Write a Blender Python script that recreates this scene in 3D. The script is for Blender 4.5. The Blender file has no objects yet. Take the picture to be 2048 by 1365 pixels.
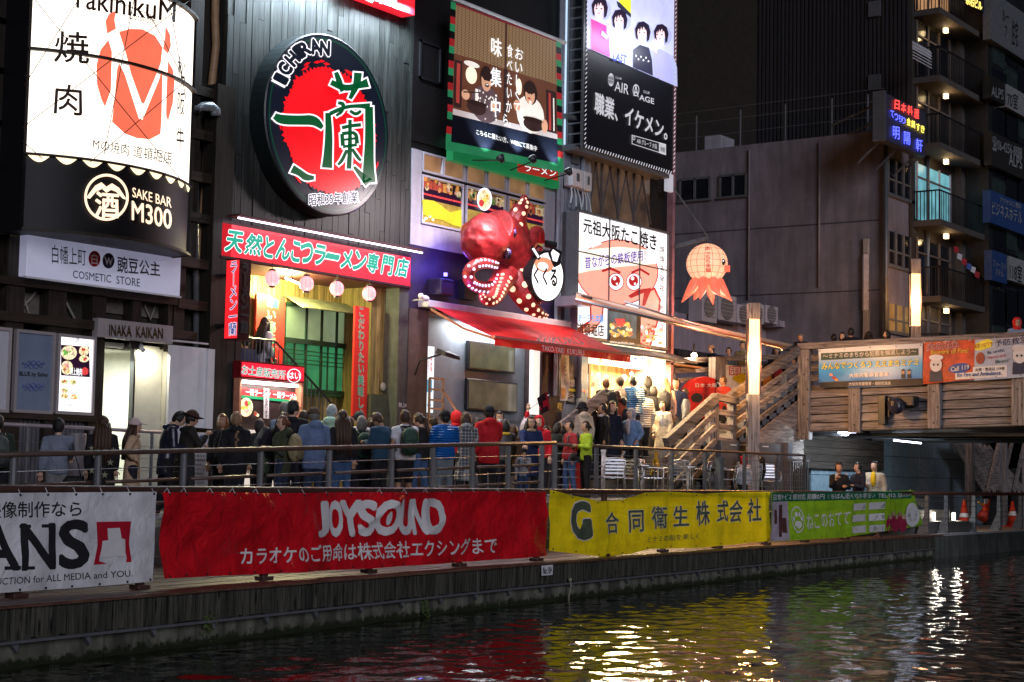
import bpy,bmesh,math,random
from mathutils import Vector,Matrix,noise
random.seed(11)
sc = bpy.context.scene
COL = sc.collection
# ---------------- camera ----------------
FP,YAW,PITCH,ROLL,EYE = 3382.35,0.62,0.0807,0.0188,1.31
_F = Vector((math.cos(YAW),math.sin(YAW),0)); _R = Vector((math.sin(YAW),-math.cos(YAW),0)); _U = Vector((0,0,1))
CF = _F*math.cos(PITCH)+_U*math.sin(PITCH); cu = _U*math.cos(PITCH)-_F*math.sin(PITCH)
CR = _R*math.cos(ROLL)+cu*math.sin(ROLL); CU = cu*math.cos(ROLL)-_R*math.sin(ROLL)
cam = bpy.data.cameras.new('camera'); camo = bpy.data.objects.new('camera',cam); COL.objects.link(camo)
cam.sensor_width = 36; cam.lens = 36*FP/2048; cam.clip_start = 0.1; cam.clip_end = 600
camo.matrix_world = Matrix(((CR.x,CU.x,-CF.x,0),(CR.y,CU.y,-CF.y,0),(CR.z,CU.z,-CF.z,EYE),(0,0,0,1)))
cam.dof.use_dof = False
sc.camera = camo
# ---------------- world, sun, exposure ----------------
SUN_EL,SUN_AZ = math.radians(15),math.radians(-122)      # city glow from the far bank, high and behind the viewer
w = bpy.data.worlds.new('World'); sc.world = w; w.use_nodes = True
wn = w.node_tree.nodes; wl = w.node_tree.links
sky = wn.new('ShaderNodeTexSky'); sky.sky_type = 'NISHITA'; sky.sun_disc = False
sky.sun_elevation = math.radians(-4.5); sky.sun_rotation = math.pi/2-SUN_AZ
bg = wn['Background']; wl.new(sky.outputs[0],bg.inputs[0]); bg.inputs[1].default_value = 0.15
sl = bpy.data.lights.new('city_glow','SUN'); sl.energy = 1.08; sl.angle = math.radians(25); sl.color = (0.86,0.87,1.0)
so = bpy.data.objects.new('city_glow',sl); COL.objects.link(so)
sd = Vector((math.cos(SUN_EL)*math.cos(SUN_AZ),math.cos(SUN_EL)*math.sin(SUN_AZ),math.sin(SUN_EL)))
so.rotation_euler = sd.to_track_quat('Z','Y').to_euler(); so.location = (0,-5,40)
sc.view_settings.view_transform = 'Standard'; sc.view_settings.look = 'None'
sc.view_settings.exposure = 0; sc.view_settings.gamma = 1; sc.view_settings.use_curve_mapping = False
sc.render.engine = 'CYCLES'
cy = sc.cycles; cy.use_denoising = True; cy.max_bounces = 5; cy.diffuse_bounces = 2; cy.glossy_bounces = 3
cy.transmission_bounces = 4; cy.transparent_max_bounces = 6; cy.sample_clamp_indirect = 4; cy.sample_clamp_direct = 0
cy.caustics_reflective = False; cy.caustics_refractive = False
# ---------------- projection onto real planes ----------------
EYEV = Vector((0,0,EYE))
def ray(x,y): return CF+CR*((x-1024)/FP)+CU*((682.5-y)/FP)
def hit(x,y,p,n):
    d = ray(x,y); return EYEV+d*((p-EYEV).dot(n)/d.dot(n))
def SY(Y): return lambda x,y,l=0: hit(x,y,Vector((0,Y-l,0)),Vector((0,1,0)))
def SX(X): return lambda x,y,l=0: hit(x,y,Vector((X-l,0,0)),Vector((1,0,0)))
def SZ(Z): return lambda x,y,l=0: hit(x,y,Vector((0,0,Z+l)),Vector((0,0,1)))
def SL(a,b):
    a = Vector((a[0],a[1],0)); b = Vector((b[0],b[1],0)); d = (b-a).normalized(); n = Vector((d.y,-d.x,0))
    f = lambda x,y,l=0: hit(x,y,a+n*l,n)
    f.n = n; return f
def SW(S,n,fn): return lambda x,y,l=0: (lambda p: p+n*(fn(p)))(S(x,y,l))
W = 21.8
# ---------------- materials ----------------
MATS = {}
def _m(name):
    m = bpy.data.materials.new(name); m.use_nodes = True; MATS[name] = m
    return m,m.node_tree.nodes,m.node_tree.links,m.node_tree.nodes['Principled BSDF']
def c4(c,k=1): return (c[0]*k,c[1]*k,c[2]*k,1)
def M(name,col=(.5,.5,.5),rough=.6,metal=0,var=.25,scale=6,bump=.15,stretch=(1,1,1),rnd=.12,spec=.4,dirt=0):
    """plain coloured surface with noise mottling, per-object tint and fine relief"""
    if name in MATS: return MATS[name]
    m,N,L,b = _m(name)
    tc = N.new('ShaderNodeTexCoord'); mp = N.new('ShaderNodeMapping'); mp.inputs['Scale'].default_value = stretch
    L.new(tc.outputs['Object'],mp.inputs[0])
    nz = N.new('ShaderNodeTexNoise'); nz.inputs['Scale'].default_value = scale; nz.inputs['Detail'].default_value = 6; nz.inputs['Roughness'].default_value = .65
    L.new(mp.outputs[0],nz.inputs['Vector'])
    rp = N.new('ShaderNodeValToRGB'); rp.color_ramp.elements[0].position = .3; rp.color_ramp.elements[1].position = .72
    rp.color_ramp.elements[0].color = c4(col,1-var); rp.color_ramp.elements[1].color = c4(col,1+var)
    L.new(nz.outputs['Fac'],rp.inputs[0])
    oi = N.new('ShaderNodeObjectInfo'); mr = N.new('ShaderNodeMapRange')
    mr.inputs['To Min'].default_value = 1-rnd; mr.inputs['To Max'].default_value = 1+rnd; L.new(oi.outputs['Random'],mr.inputs[0])
    hs = N.new('ShaderNodeHueSaturation'); L.new(rp.outputs[0],hs.inputs['Color']); L.new(mr.outputs[0],hs.inputs['Value'])
    out = hs.outputs[0]
    if dirt:
        n2 = N.new('ShaderNodeTexNoise'); n2.inputs['Scale'].default_value = 1.3; n2.inputs['Detail'].default_value = 8
        m2 = N.new('ShaderNodeMapping'); m2.inputs['Scale'].default_value = (3,3,.5); L.new(tc.outputs['Object'],m2.inputs[0]); L.new(m2.outputs[0],n2.inputs['Vector'])
        r2 = N.new('ShaderNodeValToRGB'); r2.color_ramp.elements[0].position = .42; r2.color_ramp.elements[1].position = .62
        mx = N.new('ShaderNodeMix'); mx.data_type = 'RGBA'; mx.inputs['B'].default_value = c4(col,.35)
        L.new(n2.outputs['Fac'],r2.inputs[0])
        mm = N.new('ShaderNodeMath'); mm.operation = 'MULTIPLY'; mm.inputs[1].default_value = dirt; L.new(r2.outputs[0],mm.inputs[0])
        L.new(mm.outputs[0],mx.inputs['Factor']); L.new(out,mx.inputs['A']); out = mx.outputs['Result']
    L.new(out,b.inputs['Base Color'])
    b.inputs['Roughness'].default_value = rough; b.inputs['Metallic'].default_value = metal; b.inputs['Specular IOR Level'].default_value = spec
    if bump:
        bp = N.new('ShaderNodeBump'); bp.inputs['Strength'].default_value = bump; bp.inputs['Distance'].default_value = .02
        L.new(nz.outputs['Fac'],bp.inputs['Height']); L.new(bp.outputs[0],b.inputs['Normal'])
    return m
def WOOD(name,c1,c2,axis='x',rough=.75,knots=.6,scale=1.0,spec=.3):
    """weathered timber: grain along one axis, knots, per-board tint"""
    if name in MATS: return MATS[name]
    m,N,L,b = _m(name)
    tc = N.new('ShaderNodeTexCoord'); oi = N.new('ShaderNodeObjectInfo'); ad = N.new('ShaderNodeVectorMath'); ad.operation = 'ADD'
    sclr = N.new('ShaderNodeVectorMath'); sclr.operation = 'SCALE'; sclr.inputs[3].default_value = 37.0
    cb = N.new('ShaderNodeCombineXYZ')
    for k in range(3): L.new(oi.outputs['Random'],cb.inputs[k])
    L.new(cb.outputs[0],sclr.inputs[0]); L.new(tc.outputs['Object'],ad.inputs[0]); L.new(sclr.outputs[0],ad.inputs[1])
    mp = N.new('ShaderNodeMapping'); s = {'x': (1.2,22,22),'y': (22,1.2,22),'z': (22,22,1.2)}[axis]
    mp.inputs['Scale'].default_value = [q*scale for q in s]; L.new(ad.outputs[0],mp.inputs[0])
    nz = N.new('ShaderNodeTexNoise'); nz.inputs['Scale'].default_value = 1; nz.inputs['Detail'].default_value = 7; nz.inputs['Roughness'].default_value = .7; nz.inputs['Distortion'].default_value = .2
    L.new(mp.outputs[0],nz.inputs['Vector'])
    rp = N.new('ShaderNodeValToRGB'); rp.color_ramp.elements[0].position = .36; rp.color_ramp.elements[1].position = .66
    rp.color_ramp.elements[0].color = c4(c1); rp.color_ramp.elements[1].color = c4(c2); L.new(nz.outputs['Fac'],rp.inputs[0])
    vo = N.new('ShaderNodeTexVoronoi'); vo.inputs['Scale'].default_value = 1
    m3 = N.new('ShaderNodeMapping'); s3 = {'x': (2.2,7,7),'y': (7,2.2,7),'z': (7,7,2.2)}[axis]; m3.inputs['Scale'].default_value = s3
    L.new(ad.outputs[0],m3.inputs[0]); L.new(m3.outputs[0],vo.inputs['Vector'])
    kr = N.new('ShaderNodeValToRGB'); kr.color_ramp.elements[0].position = .1; kr.color_ramp.elements[0].color = (1,1,1,1); kr.color_ramp.elements[1].position = .24; kr.color_ramp.elements[1].color = (0,0,0,1)
    L.new(vo.outputs['Distance'],kr.inputs[0])
    km = N.new('ShaderNodeMath'); km.operation = 'MULTIPLY'; km.inputs[1].default_value = knots; L.new(kr.outputs[0],km.inputs[0])
    mx = N.new('ShaderNodeMix'); mx.data_type = 'RGBA'; mx.inputs['B'].default_value = c4(c1,.35)
    L.new(km.outputs[0],mx.inputs['Factor']); L.new(rp.outputs[0],mx.inputs['A'])
    mr = N.new('ShaderNodeMapRange'); mr.inputs['To Min'].default_value = .7; mr.inputs['To Max'].default_value = 1.3; L.new(oi.outputs['Random'],mr.inputs[0])
    hs = N.new('ShaderNodeHueSaturation'); L.new(mx.outputs['Result'],hs.inputs['Color']); L.new(mr.outputs[0],hs.inputs['Value'])
    L.new(hs.outputs[0],b.inputs['Base Color']); b.inputs['Roughness'].default_value = rough; b.inputs['Specular IOR Level'].default_value = spec
    bp = N.new('ShaderNodeBump'); bp.inputs['Strength'].default_value = .35; bp.inputs['Distance'].default_value = .01
    L.new(nz.outputs['Fac'],bp.inputs['Height']); L.new(bp.outputs[0],b.inputs['Normal'])
    return m
def EM(name,col,s=1.0,var=.06,scale=2.5,samp=True,base=None,rough=.35):
    """back-lit panel / lamp / glowing print, slightly uneven"""
    if name in MATS: return MATS[name]
    m,N,L,b = _m(name)
    tc = N.new('ShaderNodeTexCoord'); nz = N.new('ShaderNodeTexNoise'); nz.inputs['Scale'].default_value = scale; nz.inputs['Detail'].default_value = 3
    L.new(tc.outputs['Object'],nz.inputs['Vector'])
    mr = N.new('ShaderNodeMapRange'); mr.inputs['From Min'].default_value = .3; mr.inputs['From Max'].default_value = .7
    mr.inputs['To Min'].default_value = s*(1-var); mr.inputs['To Max'].default_value = s*(1+var); L.new(nz.outputs['Fac'],mr.inputs[0])
    b.inputs['Base Color'].default_value = c4(base or [min(.8,q*.5) for q in col]); b.inputs['Roughness'].default_value = rough
    b.inputs['Emission Color'].default_value = c4(col); L.new(mr.outputs[0],b.inputs['Emission Strength'])
    m.cycles.emission_sampling = 'AUTO' if samp else 'NONE'
    return m
def GLASS(name,tint=(.6,.65,.7),rough=.05,alpha=.25):
    if name in MATS: return MATS[name]
    m,N,L,b = _m(name); N.remove(b)
    g = N.new('ShaderNodeBsdfGlossy'); g.inputs['Roughness'].default_value = rough; t = N.new('ShaderNodeBsdfTransparent'); t.inputs[0].default_value = c4(tint)
    x = N.new('ShaderNodeMixShader'); x.inputs[0].default_value = alpha; L.new(t.outputs[0],x.inputs[1]); L.new(g.outputs[0],x.inputs[2])
    L.new(x.outputs[0],N['Material Output'].inputs[0]); return m
# ---------------- object helpers ----------------
WLOC = {}
def tag(o,label=None,cat=None,group=None,kind=None):
    if label: o['label'] = label
    if cat: o['category'] = cat
    if group: o['group'] = group
    if kind: o['kind'] = kind
    return o
def thing(name,label,cat,loc=(0,0,0),group=None,rz=0):
    o = bpy.data.objects.new(name,None); COL.objects.link(o); o.location = loc; o.rotation_euler.z = rz; o.empty_display_size = .1
    WLOC[o.name] = Vector(loc); return tag(o,label,cat,group)
class G:
    def __init__(s): s.v = []; s.f = []; s.m = []
    def add(s,vs,fs,mi=0):
        n = len(s.v); s.v += [tuple(p) for p in vs]; s.f += [[n+i for i in f] for f in fs]; s.m += [mi]*len(fs); return s
    def box(s,x0,x1,y0,y1,z0,z1,mi=0):
        return s.add([(x0,y0,z0),(x1,y0,z0),(x1,y1,z0),(x0,y1,z0),(x0,y0,z1),(x1,y0,z1),(x1,y1,z1),(x0,y1,z1)],
                     [(0,3,2,1),(4,5,6,7),(0,1,5,4),(1,2,6,5),(2,3,7,6),(3,0,4,7)],mi)
    def hexa(s,b,t,mi=0):
        return s.add(list(b)+list(t),[(0,3,2,1),(4,5,6,7),(0,1,5,4),(1,2,6,5),(2,3,7,6),(3,0,4,7)],mi)
    def beam(s,a,b,wd,ht,up=Vector((0,0,1)),mi=0):
        a = Vector(a); b = Vector(b); d = (b-a).normalized(); sd_ = d.cross(up).normalized()*(wd/2); uu = sd_.cross(d).normalized()*(ht/2)
        return s.hexa([a-sd_-uu,a+sd_-uu,b+sd_-uu,b-sd_-uu],[a-sd_+uu,a+sd_+uu,b+sd_+uu,b-sd_+uu],mi)
    def poly(s,pts,mi=0): return s.add(pts,[list(range(len(pts)))],mi)
    def prism(s,pts,off,mi=0):
        n = len(pts); off = Vector(off)
        return s.add(list(pts)+[Vector(p)+off for p in pts],[list(range(n)),list(range(2*n-1,n-1,-1))]+[(i,i+n,(i+1) % n+n,(i+1) % n) for i in range(n)],mi)
    def tube(s,pts,r,n=8,mi=0,caps=True,flat=None):
        pts = [Vector(p) for p in pts]; rs = r if isinstance(r,(list,tuple)) else [r]*len(pts)
        vs = []; d0 = (pts[1]-pts[0]).normalized(); a = d0.orthogonal().normalized()
        for i,p in enumerate(pts):
            d = (pts[min(i+1,len(pts)-1)]-pts[max(i-1,0)]).normalized(); a = (a-d*a.dot(d)).normalized(); b = d.cross(a)
            for k in range(n):
                t = 2*math.pi*k/n; vs.append(p+(a*math.cos(t)+b*math.sin(t))*rs[i])
        fs = [(i*n+k,i*n+(k+1) % n,(i+1)*n+(k+1) % n,(i+1)*n+k) for i in range(len(pts)-1) for k in range(n)]
        if caps: fs += [list(range(n-1,-1,-1)),list(range((len(pts)-1)*n,len(pts)*n))]
        return s.add(vs,fs,mi)
    def sph(s,c,r,nu=12,nv=8,mi=0,fn=None,rot=None):
        c = Vector(c); r = Vector((r,r,r)) if not hasattr(r,'__len__') else Vector(r); vs = []
        for j in range(nv+1):
            th = math.pi*j/nv
            for i in range(nu):
                ph = 2*math.pi*i/nu; q = Vector((math.sin(th)*math.cos(ph),math.sin(th)*math.sin(ph),math.cos(th)))
                if fn: q = fn(q)
                q = Vector((q.x*r.x,q.y*r.y,q.z*r.z))
                if rot: q = rot @ q
                vs.append(c+q)
        fs = [(j*nu+i,(j+1)*nu+i,(j+1)*nu+(i+1) % nu,j*nu+(i+1) % nu) for j in range(nv) for i in range(nu)]
        return s.add(vs,fs,mi)
    def loft(s,rings,mi=0,caps=True):
        n = len(rings[0]); vs = [p for r in rings for p in r]
        fs = [(i*n+k,i*n+(k+1) % n,(i+1)*n+(k+1) % n,(i+1)*n+k) for i in range(len(rings)-1) for k in range(n)]
        if caps: fs += [list(range(n-1,-1,-1)),list(range((len(rings)-1)*n,len(rings)*n))]
        return s.add(vs,fs,mi)
    def grid(s,nx,ny,fn,mi=0):
        vs = [fn(i/nx,j/ny) for j in range(ny+1) for i in range(nx+1)]
        return s.add(vs,[(j*(nx+1)+i,j*(nx+1)+i+1,(j+1)*(nx+1)+i+1,(j+1)*(nx+1)+i) for j in range(ny) for i in range(nx)],mi)
    def make(s,name,mats,parent=None,smooth=False,local=False,bevel=0,kind=None,label=None,cat=None,group=None,remesh=0,fix=True):
        me = bpy.data.meshes.new(name); o = None
        off = Vector((0,0,0))
        if parent is not None and not local: off = WLOC.get(parent.name,Vector((0,0,0)))
        me.from_pydata([tuple(Vector(p)-off) for p in s.v],[],s.f)
        mats = mats if isinstance(mats,(list,tuple)) else [mats]
        for m in mats: me.materials.append(m)
        if any(s.m): me.polygons.foreach_set('material_index',s.m)
        if smooth: me.polygons.foreach_set('use_smooth',[True]*len(me.polygons))
        o = bpy.data.objects.new(name,me); COL.objects.link(o)
        if parent is not None: o.parent = parent; WLOC[o.name] = off
        else: WLOC[o.name] = Vector((0,0,0))
        if remesh:
            r = o.modifiers.new('remesh','REMESH'); r.mode = 'VOXEL'; r.voxel_size = remesh; r.use_smooth_shade = True
            q = o.modifiers.new('smooth','SMOOTH'); q.factor = .5; q.iterations = 3
        if bevel:
            bv = o.modifiers.new('bevel','BEVEL'); bv.width = bevel; bv.segments = 1; bv.limit_method = 'ANGLE'
        return tag(o,label,cat,group,kind)
def lerp(a,b,t): return a+(b-a)*t
def bil(q,u,v):   # q = bl, br, tr, tl in picture coordinates
    return tuple(lerp(lerp(q[0][k],q[1][k],u),lerp(q[3][k],q[2][k],u),v) for k in (0,1))
TJ = []
def T(s,q,S,layers,parent,name='lettering',fn=None,shear=0,space=1.0,lead=1.0,label=None,pad=None):
    """lettering: glyph outlines laid on a surface; layers = [(thickening, material, lift)]"""
    for off,mat,lift in layers:
        cu_ = bpy.data.curves.new(name,'FONT'); cu_.body = s; cu_.size = 1; cu_.resolution_u = 3; cu_.fill_mode = 'FRONT'; cu_.align_x = 'CENTER'
        cu_.offset = 0; cu_.shear = shear; cu_.space_character = space; cu_.space_line = lead
        t = bpy.data.objects.new('tmp_text',cu_); COL.objects.link(t)
        me = bpy.data.meshes.new(name); me.materials.append(mat); o = bpy.data.objects.new(name,me); COL.objects.link(o)
        if parent is not None: o.parent = parent
        if label: o['label'] = label
        WLOC[o.name] = WLOC.get(parent.name,Vector((0,0,0))) if parent is not None else Vector((0,0,0))
        TJ.append((t,o,s,q,S,lift,off,WLOC[o.name]))
def flush_text():
    bpy.context.view_layer.update(); dg = bpy.context.evaluated_depsgraph_get()
    for t,o,s,q,S,lift,off,wl_ in TJ:
        me = t.evaluated_get(dg).to_mesh(); n = len(me.vertices)
        if n:
            co = [0.0]*(3*n); me.vertices.foreach_get('co',co)
            xs = co[0::3]; ys = co[1::3]; fb = [list(p.vertices) for p in me.polygons]
            if getattr(S,'dr',0):   # cut long edges so that print follows the folds of the cloth
                b_ = bmesh.new(); b_.from_mesh(me)
                for lim in (.35,.2,.12): bmesh.ops.subdivide_edges(b_,edges=[e for e in b_.edges if e.calc_length() > lim*(3 if n > 900 else 1)],cuts=1); bmesh.ops.triangulate(b_,faces=[f for f in b_.faces if len(f.verts) > 4])
                b_.verts.index_update(); xs = [v.co.x for v in b_.verts]; ys = [v.co.y for v in b_.verts]; n = len(xs); fb = [[v.index for v in f.verts] for f in b_.faces]; b_.free()
            k0 = 0; x0,x1,y0,y1 = min(xs)+k0,max(xs)-k0,min(ys)+k0,max(ys)-k0
            vs = []; fs = []; rr_ = abs(off)*.8
            sh_ = [(0,0)] if rr_ < .004 else [(rr_*math.cos(a),rr_*math.sin(a)) for a in [math.pi*2*j/(4 if rr_ < .02 else 8)+.4 for j in range(4 if rr_ < .02 else 8)]]
            for j,(sx_,sy_) in enumerate(sh_):
                fs += [[j*n+i for i in f] for f in fb]
                for i in range(n):
                    u = (xs[i]+sx_-x0)/max(1e-6,x1-x0); v = (ys[i]+sy_-y0)/max(1e-6,y1-y0)
                    p = bil(q,u,v); vs.append(tuple(S(p[0],p[1],lift+j*.0005)-wl_))
            nm = o.data; nm.from_pydata(vs,[],fs); nm.update()
        t.evaluated_get(dg).to_mesh_clear()
    for j in TJ:
        c = j[0].data; bpy.data.objects.remove(j[0]); bpy.data.curves.remove(c)
    TJ.clear()
def shape(pts,S,lift,mat,parent,name='emblem',label=None,thick=0):
    g = G(); P = [S(x,y,lift) for x,y in pts]
    if thick:
        d = S(pts[0][0],pts[0][1],lift)-S(pts[0][0],pts[0][1],lift-thick)
        g.prism(P,-d.normalized()*thick) if False else g.poly(P)
    else: g.poly(P)
    o = g.make(name,mat,parent)
    if label: o['label'] = label
    return o
def ell(cx,cy,rx,ry,n=32,rot=0,a0=0,a1=2*math.pi):
    return [(cx+rx*math.cos(a)*math.cos(rot)-ry*math.sin(a)*math.sin(rot),cy+rx*math.cos(a)*math.sin(rot)+ry*math.sin(a)*math.cos(rot))
            for a in [a0+(a1-a0)*i/(n if abs(a1-a0) > 6.2 else n-1) for i in range(n)]]
def ring(cx,cy,rx,ry,w_,S,lift,mat,parent,name='emblem',n=40):
    g = G(); o_ = ell(cx,cy,rx,ry,n); i_ = ell(cx,cy,rx-w_,ry-w_*ry/rx,n)
    vs = [S(x,y,lift) for x,y in o_+i_]; g.add(vs,[(k,(k+1) % n,(k+1) % n+n,k+n) for k in range(n)]); return g.make(name,mat,parent)
def rect(x0,y0,x1,y1): return [(x0,y0),(x1,y0),(x1,y1),(x0,y1)]
def FR(p0,p1,Y):
    S = SY(Y); a = S(*p0); b = S(*p1); return a.x,b.x,b.z,a.z
def FB(name,p0,p1,Y,dep,mat,parent=None,**k):
    """box on the frontage, front at Y, given by its top-left and bottom-right corners"""
    x0,x1,z0,z1 = FR(p0,p1,Y); return G().box(x0,x1,Y,Y+dep,z0,z1).make(name,mat,parent,**k)
def lamp(name,kind,loc,e,col,parent=None,size=.1,size_y=None,rot=None,spot=None):
    l = bpy.data.lights.new(name,kind); l.energy = e; l.color = col
    if kind == 'AREA':
        l.size = size
        if size_y: l.shape = 'RECTANGLE'; l.size_y = size_y
    elif kind == 'SPOT': l.spot_size = spot or 1.5; l.spot_blend = .6; l.shadow_soft_size = size
    else: l.shadow_soft_size = size
    o = bpy.data.objects.new(name,l); COL.objects.link(o)
    if parent is not None: o.parent = parent; o.location = Vector(loc)-WLOC.get(parent.name,Vector((0,0,0)))
    else: o.location = loc
    if rot is not None: o.rotation_euler = Vector(rot).to_track_quat('-Z','Y').to_euler()
    return o
# ---------------- shared materials ----------------
m_white_p = M('white_paint',(.72,.72,.75),.45,var=.06,dirt=.15)
m_black = M('black_paint',(.015,.015,.018),.4,var=.2)
m_darkwood = WOOD('dark_stained_wood',(.012,.009,.007),(.035,.026,.02),'z',.6)
m_darkbeam = WOOD('dark_beam_wood',(.014,.01,.007),(.045,.03,.02),'x',.6)
m_steel = M('brushed_steel',(.50,.46,.47),.4,metal=.35,var=.12,stretch=(1,1,14))
m_alu = M('aluminium',(.62,.63,.68),.36,metal=.95,var=.05)
m_galv = M('grey_painted_metal',(.16,.165,.18),.45,metal=.3,var=.15)
m_brown_rail = M('brown_rail_paint',(.10,.065,.05),.4,var=.2)
m_redbrown = M('maroon_rail_paint',(.075,.035,.03),.45,var=.2)
m_conc = M('stained_concrete',(.15,.15,.12),.9,var=.45,scale=3,bump=.5,dirt=1)
n_ = m_conc.node_tree; tc = n_.nodes.new('ShaderNodeTexCoord'); sp = n_.nodes.new('ShaderNodeSeparateXYZ'); nz = n_.nodes.new('ShaderNodeTexNoise'); nz.inputs['Scale'].default_value = 7; nz.inputs['Detail'].default_value = 9; nz.inputs['Roughness'].default_value = .75
n_.links.new(tc.outputs['Object'],sp.inputs[0]); n_.links.new(tc.outputs['Object'],nz.inputs['Vector']); ma = n_.nodes.new('ShaderNodeMath'); ma.operation = 'MULTIPLY_ADD'; ma.inputs[1].default_value = 2.6; ma.inputs[2].default_value = -.1; n_.links.new(sp.outputs[2],ma.inputs[0])
mb = n_.nodes.new('ShaderNodeMath'); mb.operation = 'SUBTRACT'; n_.links.new(nz.outputs[0],mb.inputs[0]); n_.links.new(ma.outputs[0],mb.inputs[1]); cr = n_.nodes.new('ShaderNodeValToRGB'); cr.color_ramp.elements[0].position = .38; cr.color_ramp.elements[1].position = .5; n_.links.new(mb.outputs[0],cr.inputs[0])
mx = n_.nodes.new('ShaderNodeMix'); mx.data_type = 'RGBA'; mx.inputs['B'].default_value = (.012,.018,.004,1); pb = n_.nodes['Principled BSDF']; n_.links.new(pb.inputs['Base Color'].links[0].from_socket,mx.inputs['A']); n_.links.new(cr.outputs[0],mx.inputs['Factor']); n_.links.new(mx.outputs['Result'],pb.inputs['Base Color'])
m_algae = M('wet_algae_concrete',(.02,.028,.008),.6,var=.6,scale=9,bump=.8)
m_dark = M('dark_void',(.01,.01,.012),.8)
m_pave = M('paving',(.10,.095,.09),.6,var=.25,scale=2.5,bump=.2)
m_deckw = WOOD('reddish_deck_boards',(.06,.028,.02),(.17,.09,.06),'x',.45,spec=.5)
m_fascia = WOOD('mossy_fascia_boards',(.006,.006,.005),(.105,.10,.08),'z',.85,scale=1.3,knots=.9)
m_timber = WOOD('weathered_timber',(.075,.066,.066),(.33,.305,.315),'y',.7)
m_timber_x = WOOD('weathered_timber_long',(.085,.066,.058),(.37,.315,.29),'x',.7)
m_timber_z = WOOD('weathered_timber_post',(.085,.072,.068),(.35,.32,.32),'z',.7)
m_wire = M('steel_wire',(.3,.3,.32),.35,metal=.8)
m_white_e = EM('white_print_glow',(1,1,1),1.1,samp=False)
# ---------------- the river ----------------
import numpy as np
def poly_y(tbl,x):
    for (a,b),(c,d) in zip(tbl,tbl[1:]):
        if x <= c or (c,d) == tbl[-1]: return b+(d-b)*(x-a)/(c-a)
EDGE = [(4,12.45),(10.47,13.42),(20.61,14.85),(34.88,16.33),(42.4,17.02),(75,19.2)]
RAIL = [(4,13.36),(34.88,16.73),(42.4,17.3),(75,19.4)]
ye = lambda x: poly_y(EDGE,x)
yr = lambda x: poly_y(RAIL,x)
WATER = -.62
xs = np.concatenate([[-60,-20,0,5],np.arange(9,26,.048),np.arange(26,38,.075),np.arange(38,60,.13),[62,66,75,100,160]])
ys = np.concatenate([[-80,-40,-20,-10,-4],np.arange(0,8,.11),np.arange(8,19.6,.05),[21,26]])
X,Y = np.meshgrid(xs,ys)
rs = np.random.RandomState(4); Z = np.zeros_like(X)
for i in range(64):
    th = rs.normal(1.9,.75); wlh = .17+.75*rs.uniform(0,1)**1.8; k = 2*math.pi/wlh
    Z += .00165*wlh*np.sin(k*(X*math.cos(th)+Y*math.sin(th))+rs.uniform(0,6.28)+1.3*np.sin(X*.31+i)+1.1*np.sin(Y*.4+i*2))
fade = np.clip((X-6)/3,0,1)*np.clip((61-X)/4,0,1)*np.clip((Y+2)/3,0,1)
Z = Z*fade+WATER
ny,nx = X.shape
verts = np.stack([X,Y,Z],-1).reshape(-1,3)
ii = (np.arange(ny-1)[:,None]*nx+np.arange(nx-1)[None]).reshape(-1)
faces = np.stack([ii,ii+1,ii+nx+1,ii+nx],-1)
me = bpy.data.meshes.new('water'); me.vertices.add(len(verts)); me.vertices.foreach_set('co',verts.reshape(-1))
me.loops.add(faces.size); me.loops.foreach_set('vertex_index',faces.reshape(-1)); me.polygons.add(len(faces))
me.polygons.foreach_set('loop_start',np.arange(0,faces.size,4)); me.polygons.foreach_set('use_smooth',[True]*len(faces)); me.update(); me.validate()
m,N,L,b = _m('dark_river_water')
b.inputs['Base Color'].default_value = (.006,.011,.007,1); b.inputs['Roughness'].default_value = .03; b.inputs['IOR'].default_value = 1.33; b.inputs['Specular IOR Level'].default_value = .6
tc = N.new('ShaderNodeTexCoord'); mp = N.new('ShaderNodeMapping'); mp.inputs['Scale'].default_value = (5,8,5); mp.inputs['Rotation'].default_value = (0,0,.5)
L.new(tc.outputs['Object'],mp.inputs[0]); nz = N.new('ShaderNodeTexNoise'); nz.inputs['Scale'].default_value = 1.6; nz.inputs['Detail'].default_value = 3; L.new(mp.outputs[0],nz.inputs['Vector'])
bp = N.new('ShaderNodeBump'); bp.inputs['Strength'].default_value = .35; bp.inputs['Distance'].default_value = .008; L.new(nz.outputs['Fac'],bp.inputs['Height']); L.new(bp.outputs[0],b.inputs['Normal'])
me.materials.append(m); wo = bpy.data.objects.new('water',me); COL.objects.link(wo); tag(wo,kind='structure')
# riverbed so the scene is closed below
G().box(-60,160,-80,60,-3,-2.6).make('riverbed',m_dark,kind='structure')
# ---------------- lower deck with boards, fascia and quay wall ----------------
XS = [6+1.5*i for i in range(46)]
g = G()
for i in range(len(XS)-1):
    a,c = XS[i],XS[i+1]; g.hexa([(a,ye(a)+.06,-.3),(c,ye(c)+.06,-.3),(c,21,-.3),(a,21,-.3)],[(a,ye(a)+.06,-.045),(c,ye(c)+.06,-.045),(c,21,-.045),(a,21,-.045)])
deck = g.make('lower_deck',m_dark,kind='structure')
g = G(); nb = 0; off = 0.0
while off < 4.6:
    w_ = .135
    for i in range(len(XS)-1):
        a,c = XS[i],XS[i+1]
        if a > 43.5: break
        j = .003*math.sin(i*7.3+off*31)
        y0a,y0c = ye(a)+off,ye(c)+off
        if max(y0a,y0c) < 19.1: g.hexa([(a+.004,y0a,-.045),(c-.004,y0c,-.045),(c-.004,y0c+w_,-.045),(a+.004,y0a+w_,-.045)],[(a+.004,y0a,j),(c-.004,y0c,j),(c-.004,y0c+w_,j),(a+.004,y0a+w_,j)])
    off += w_+.008
g.make('deck_board',m_deckw,deck,kind='stuff')
g = G()
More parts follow.
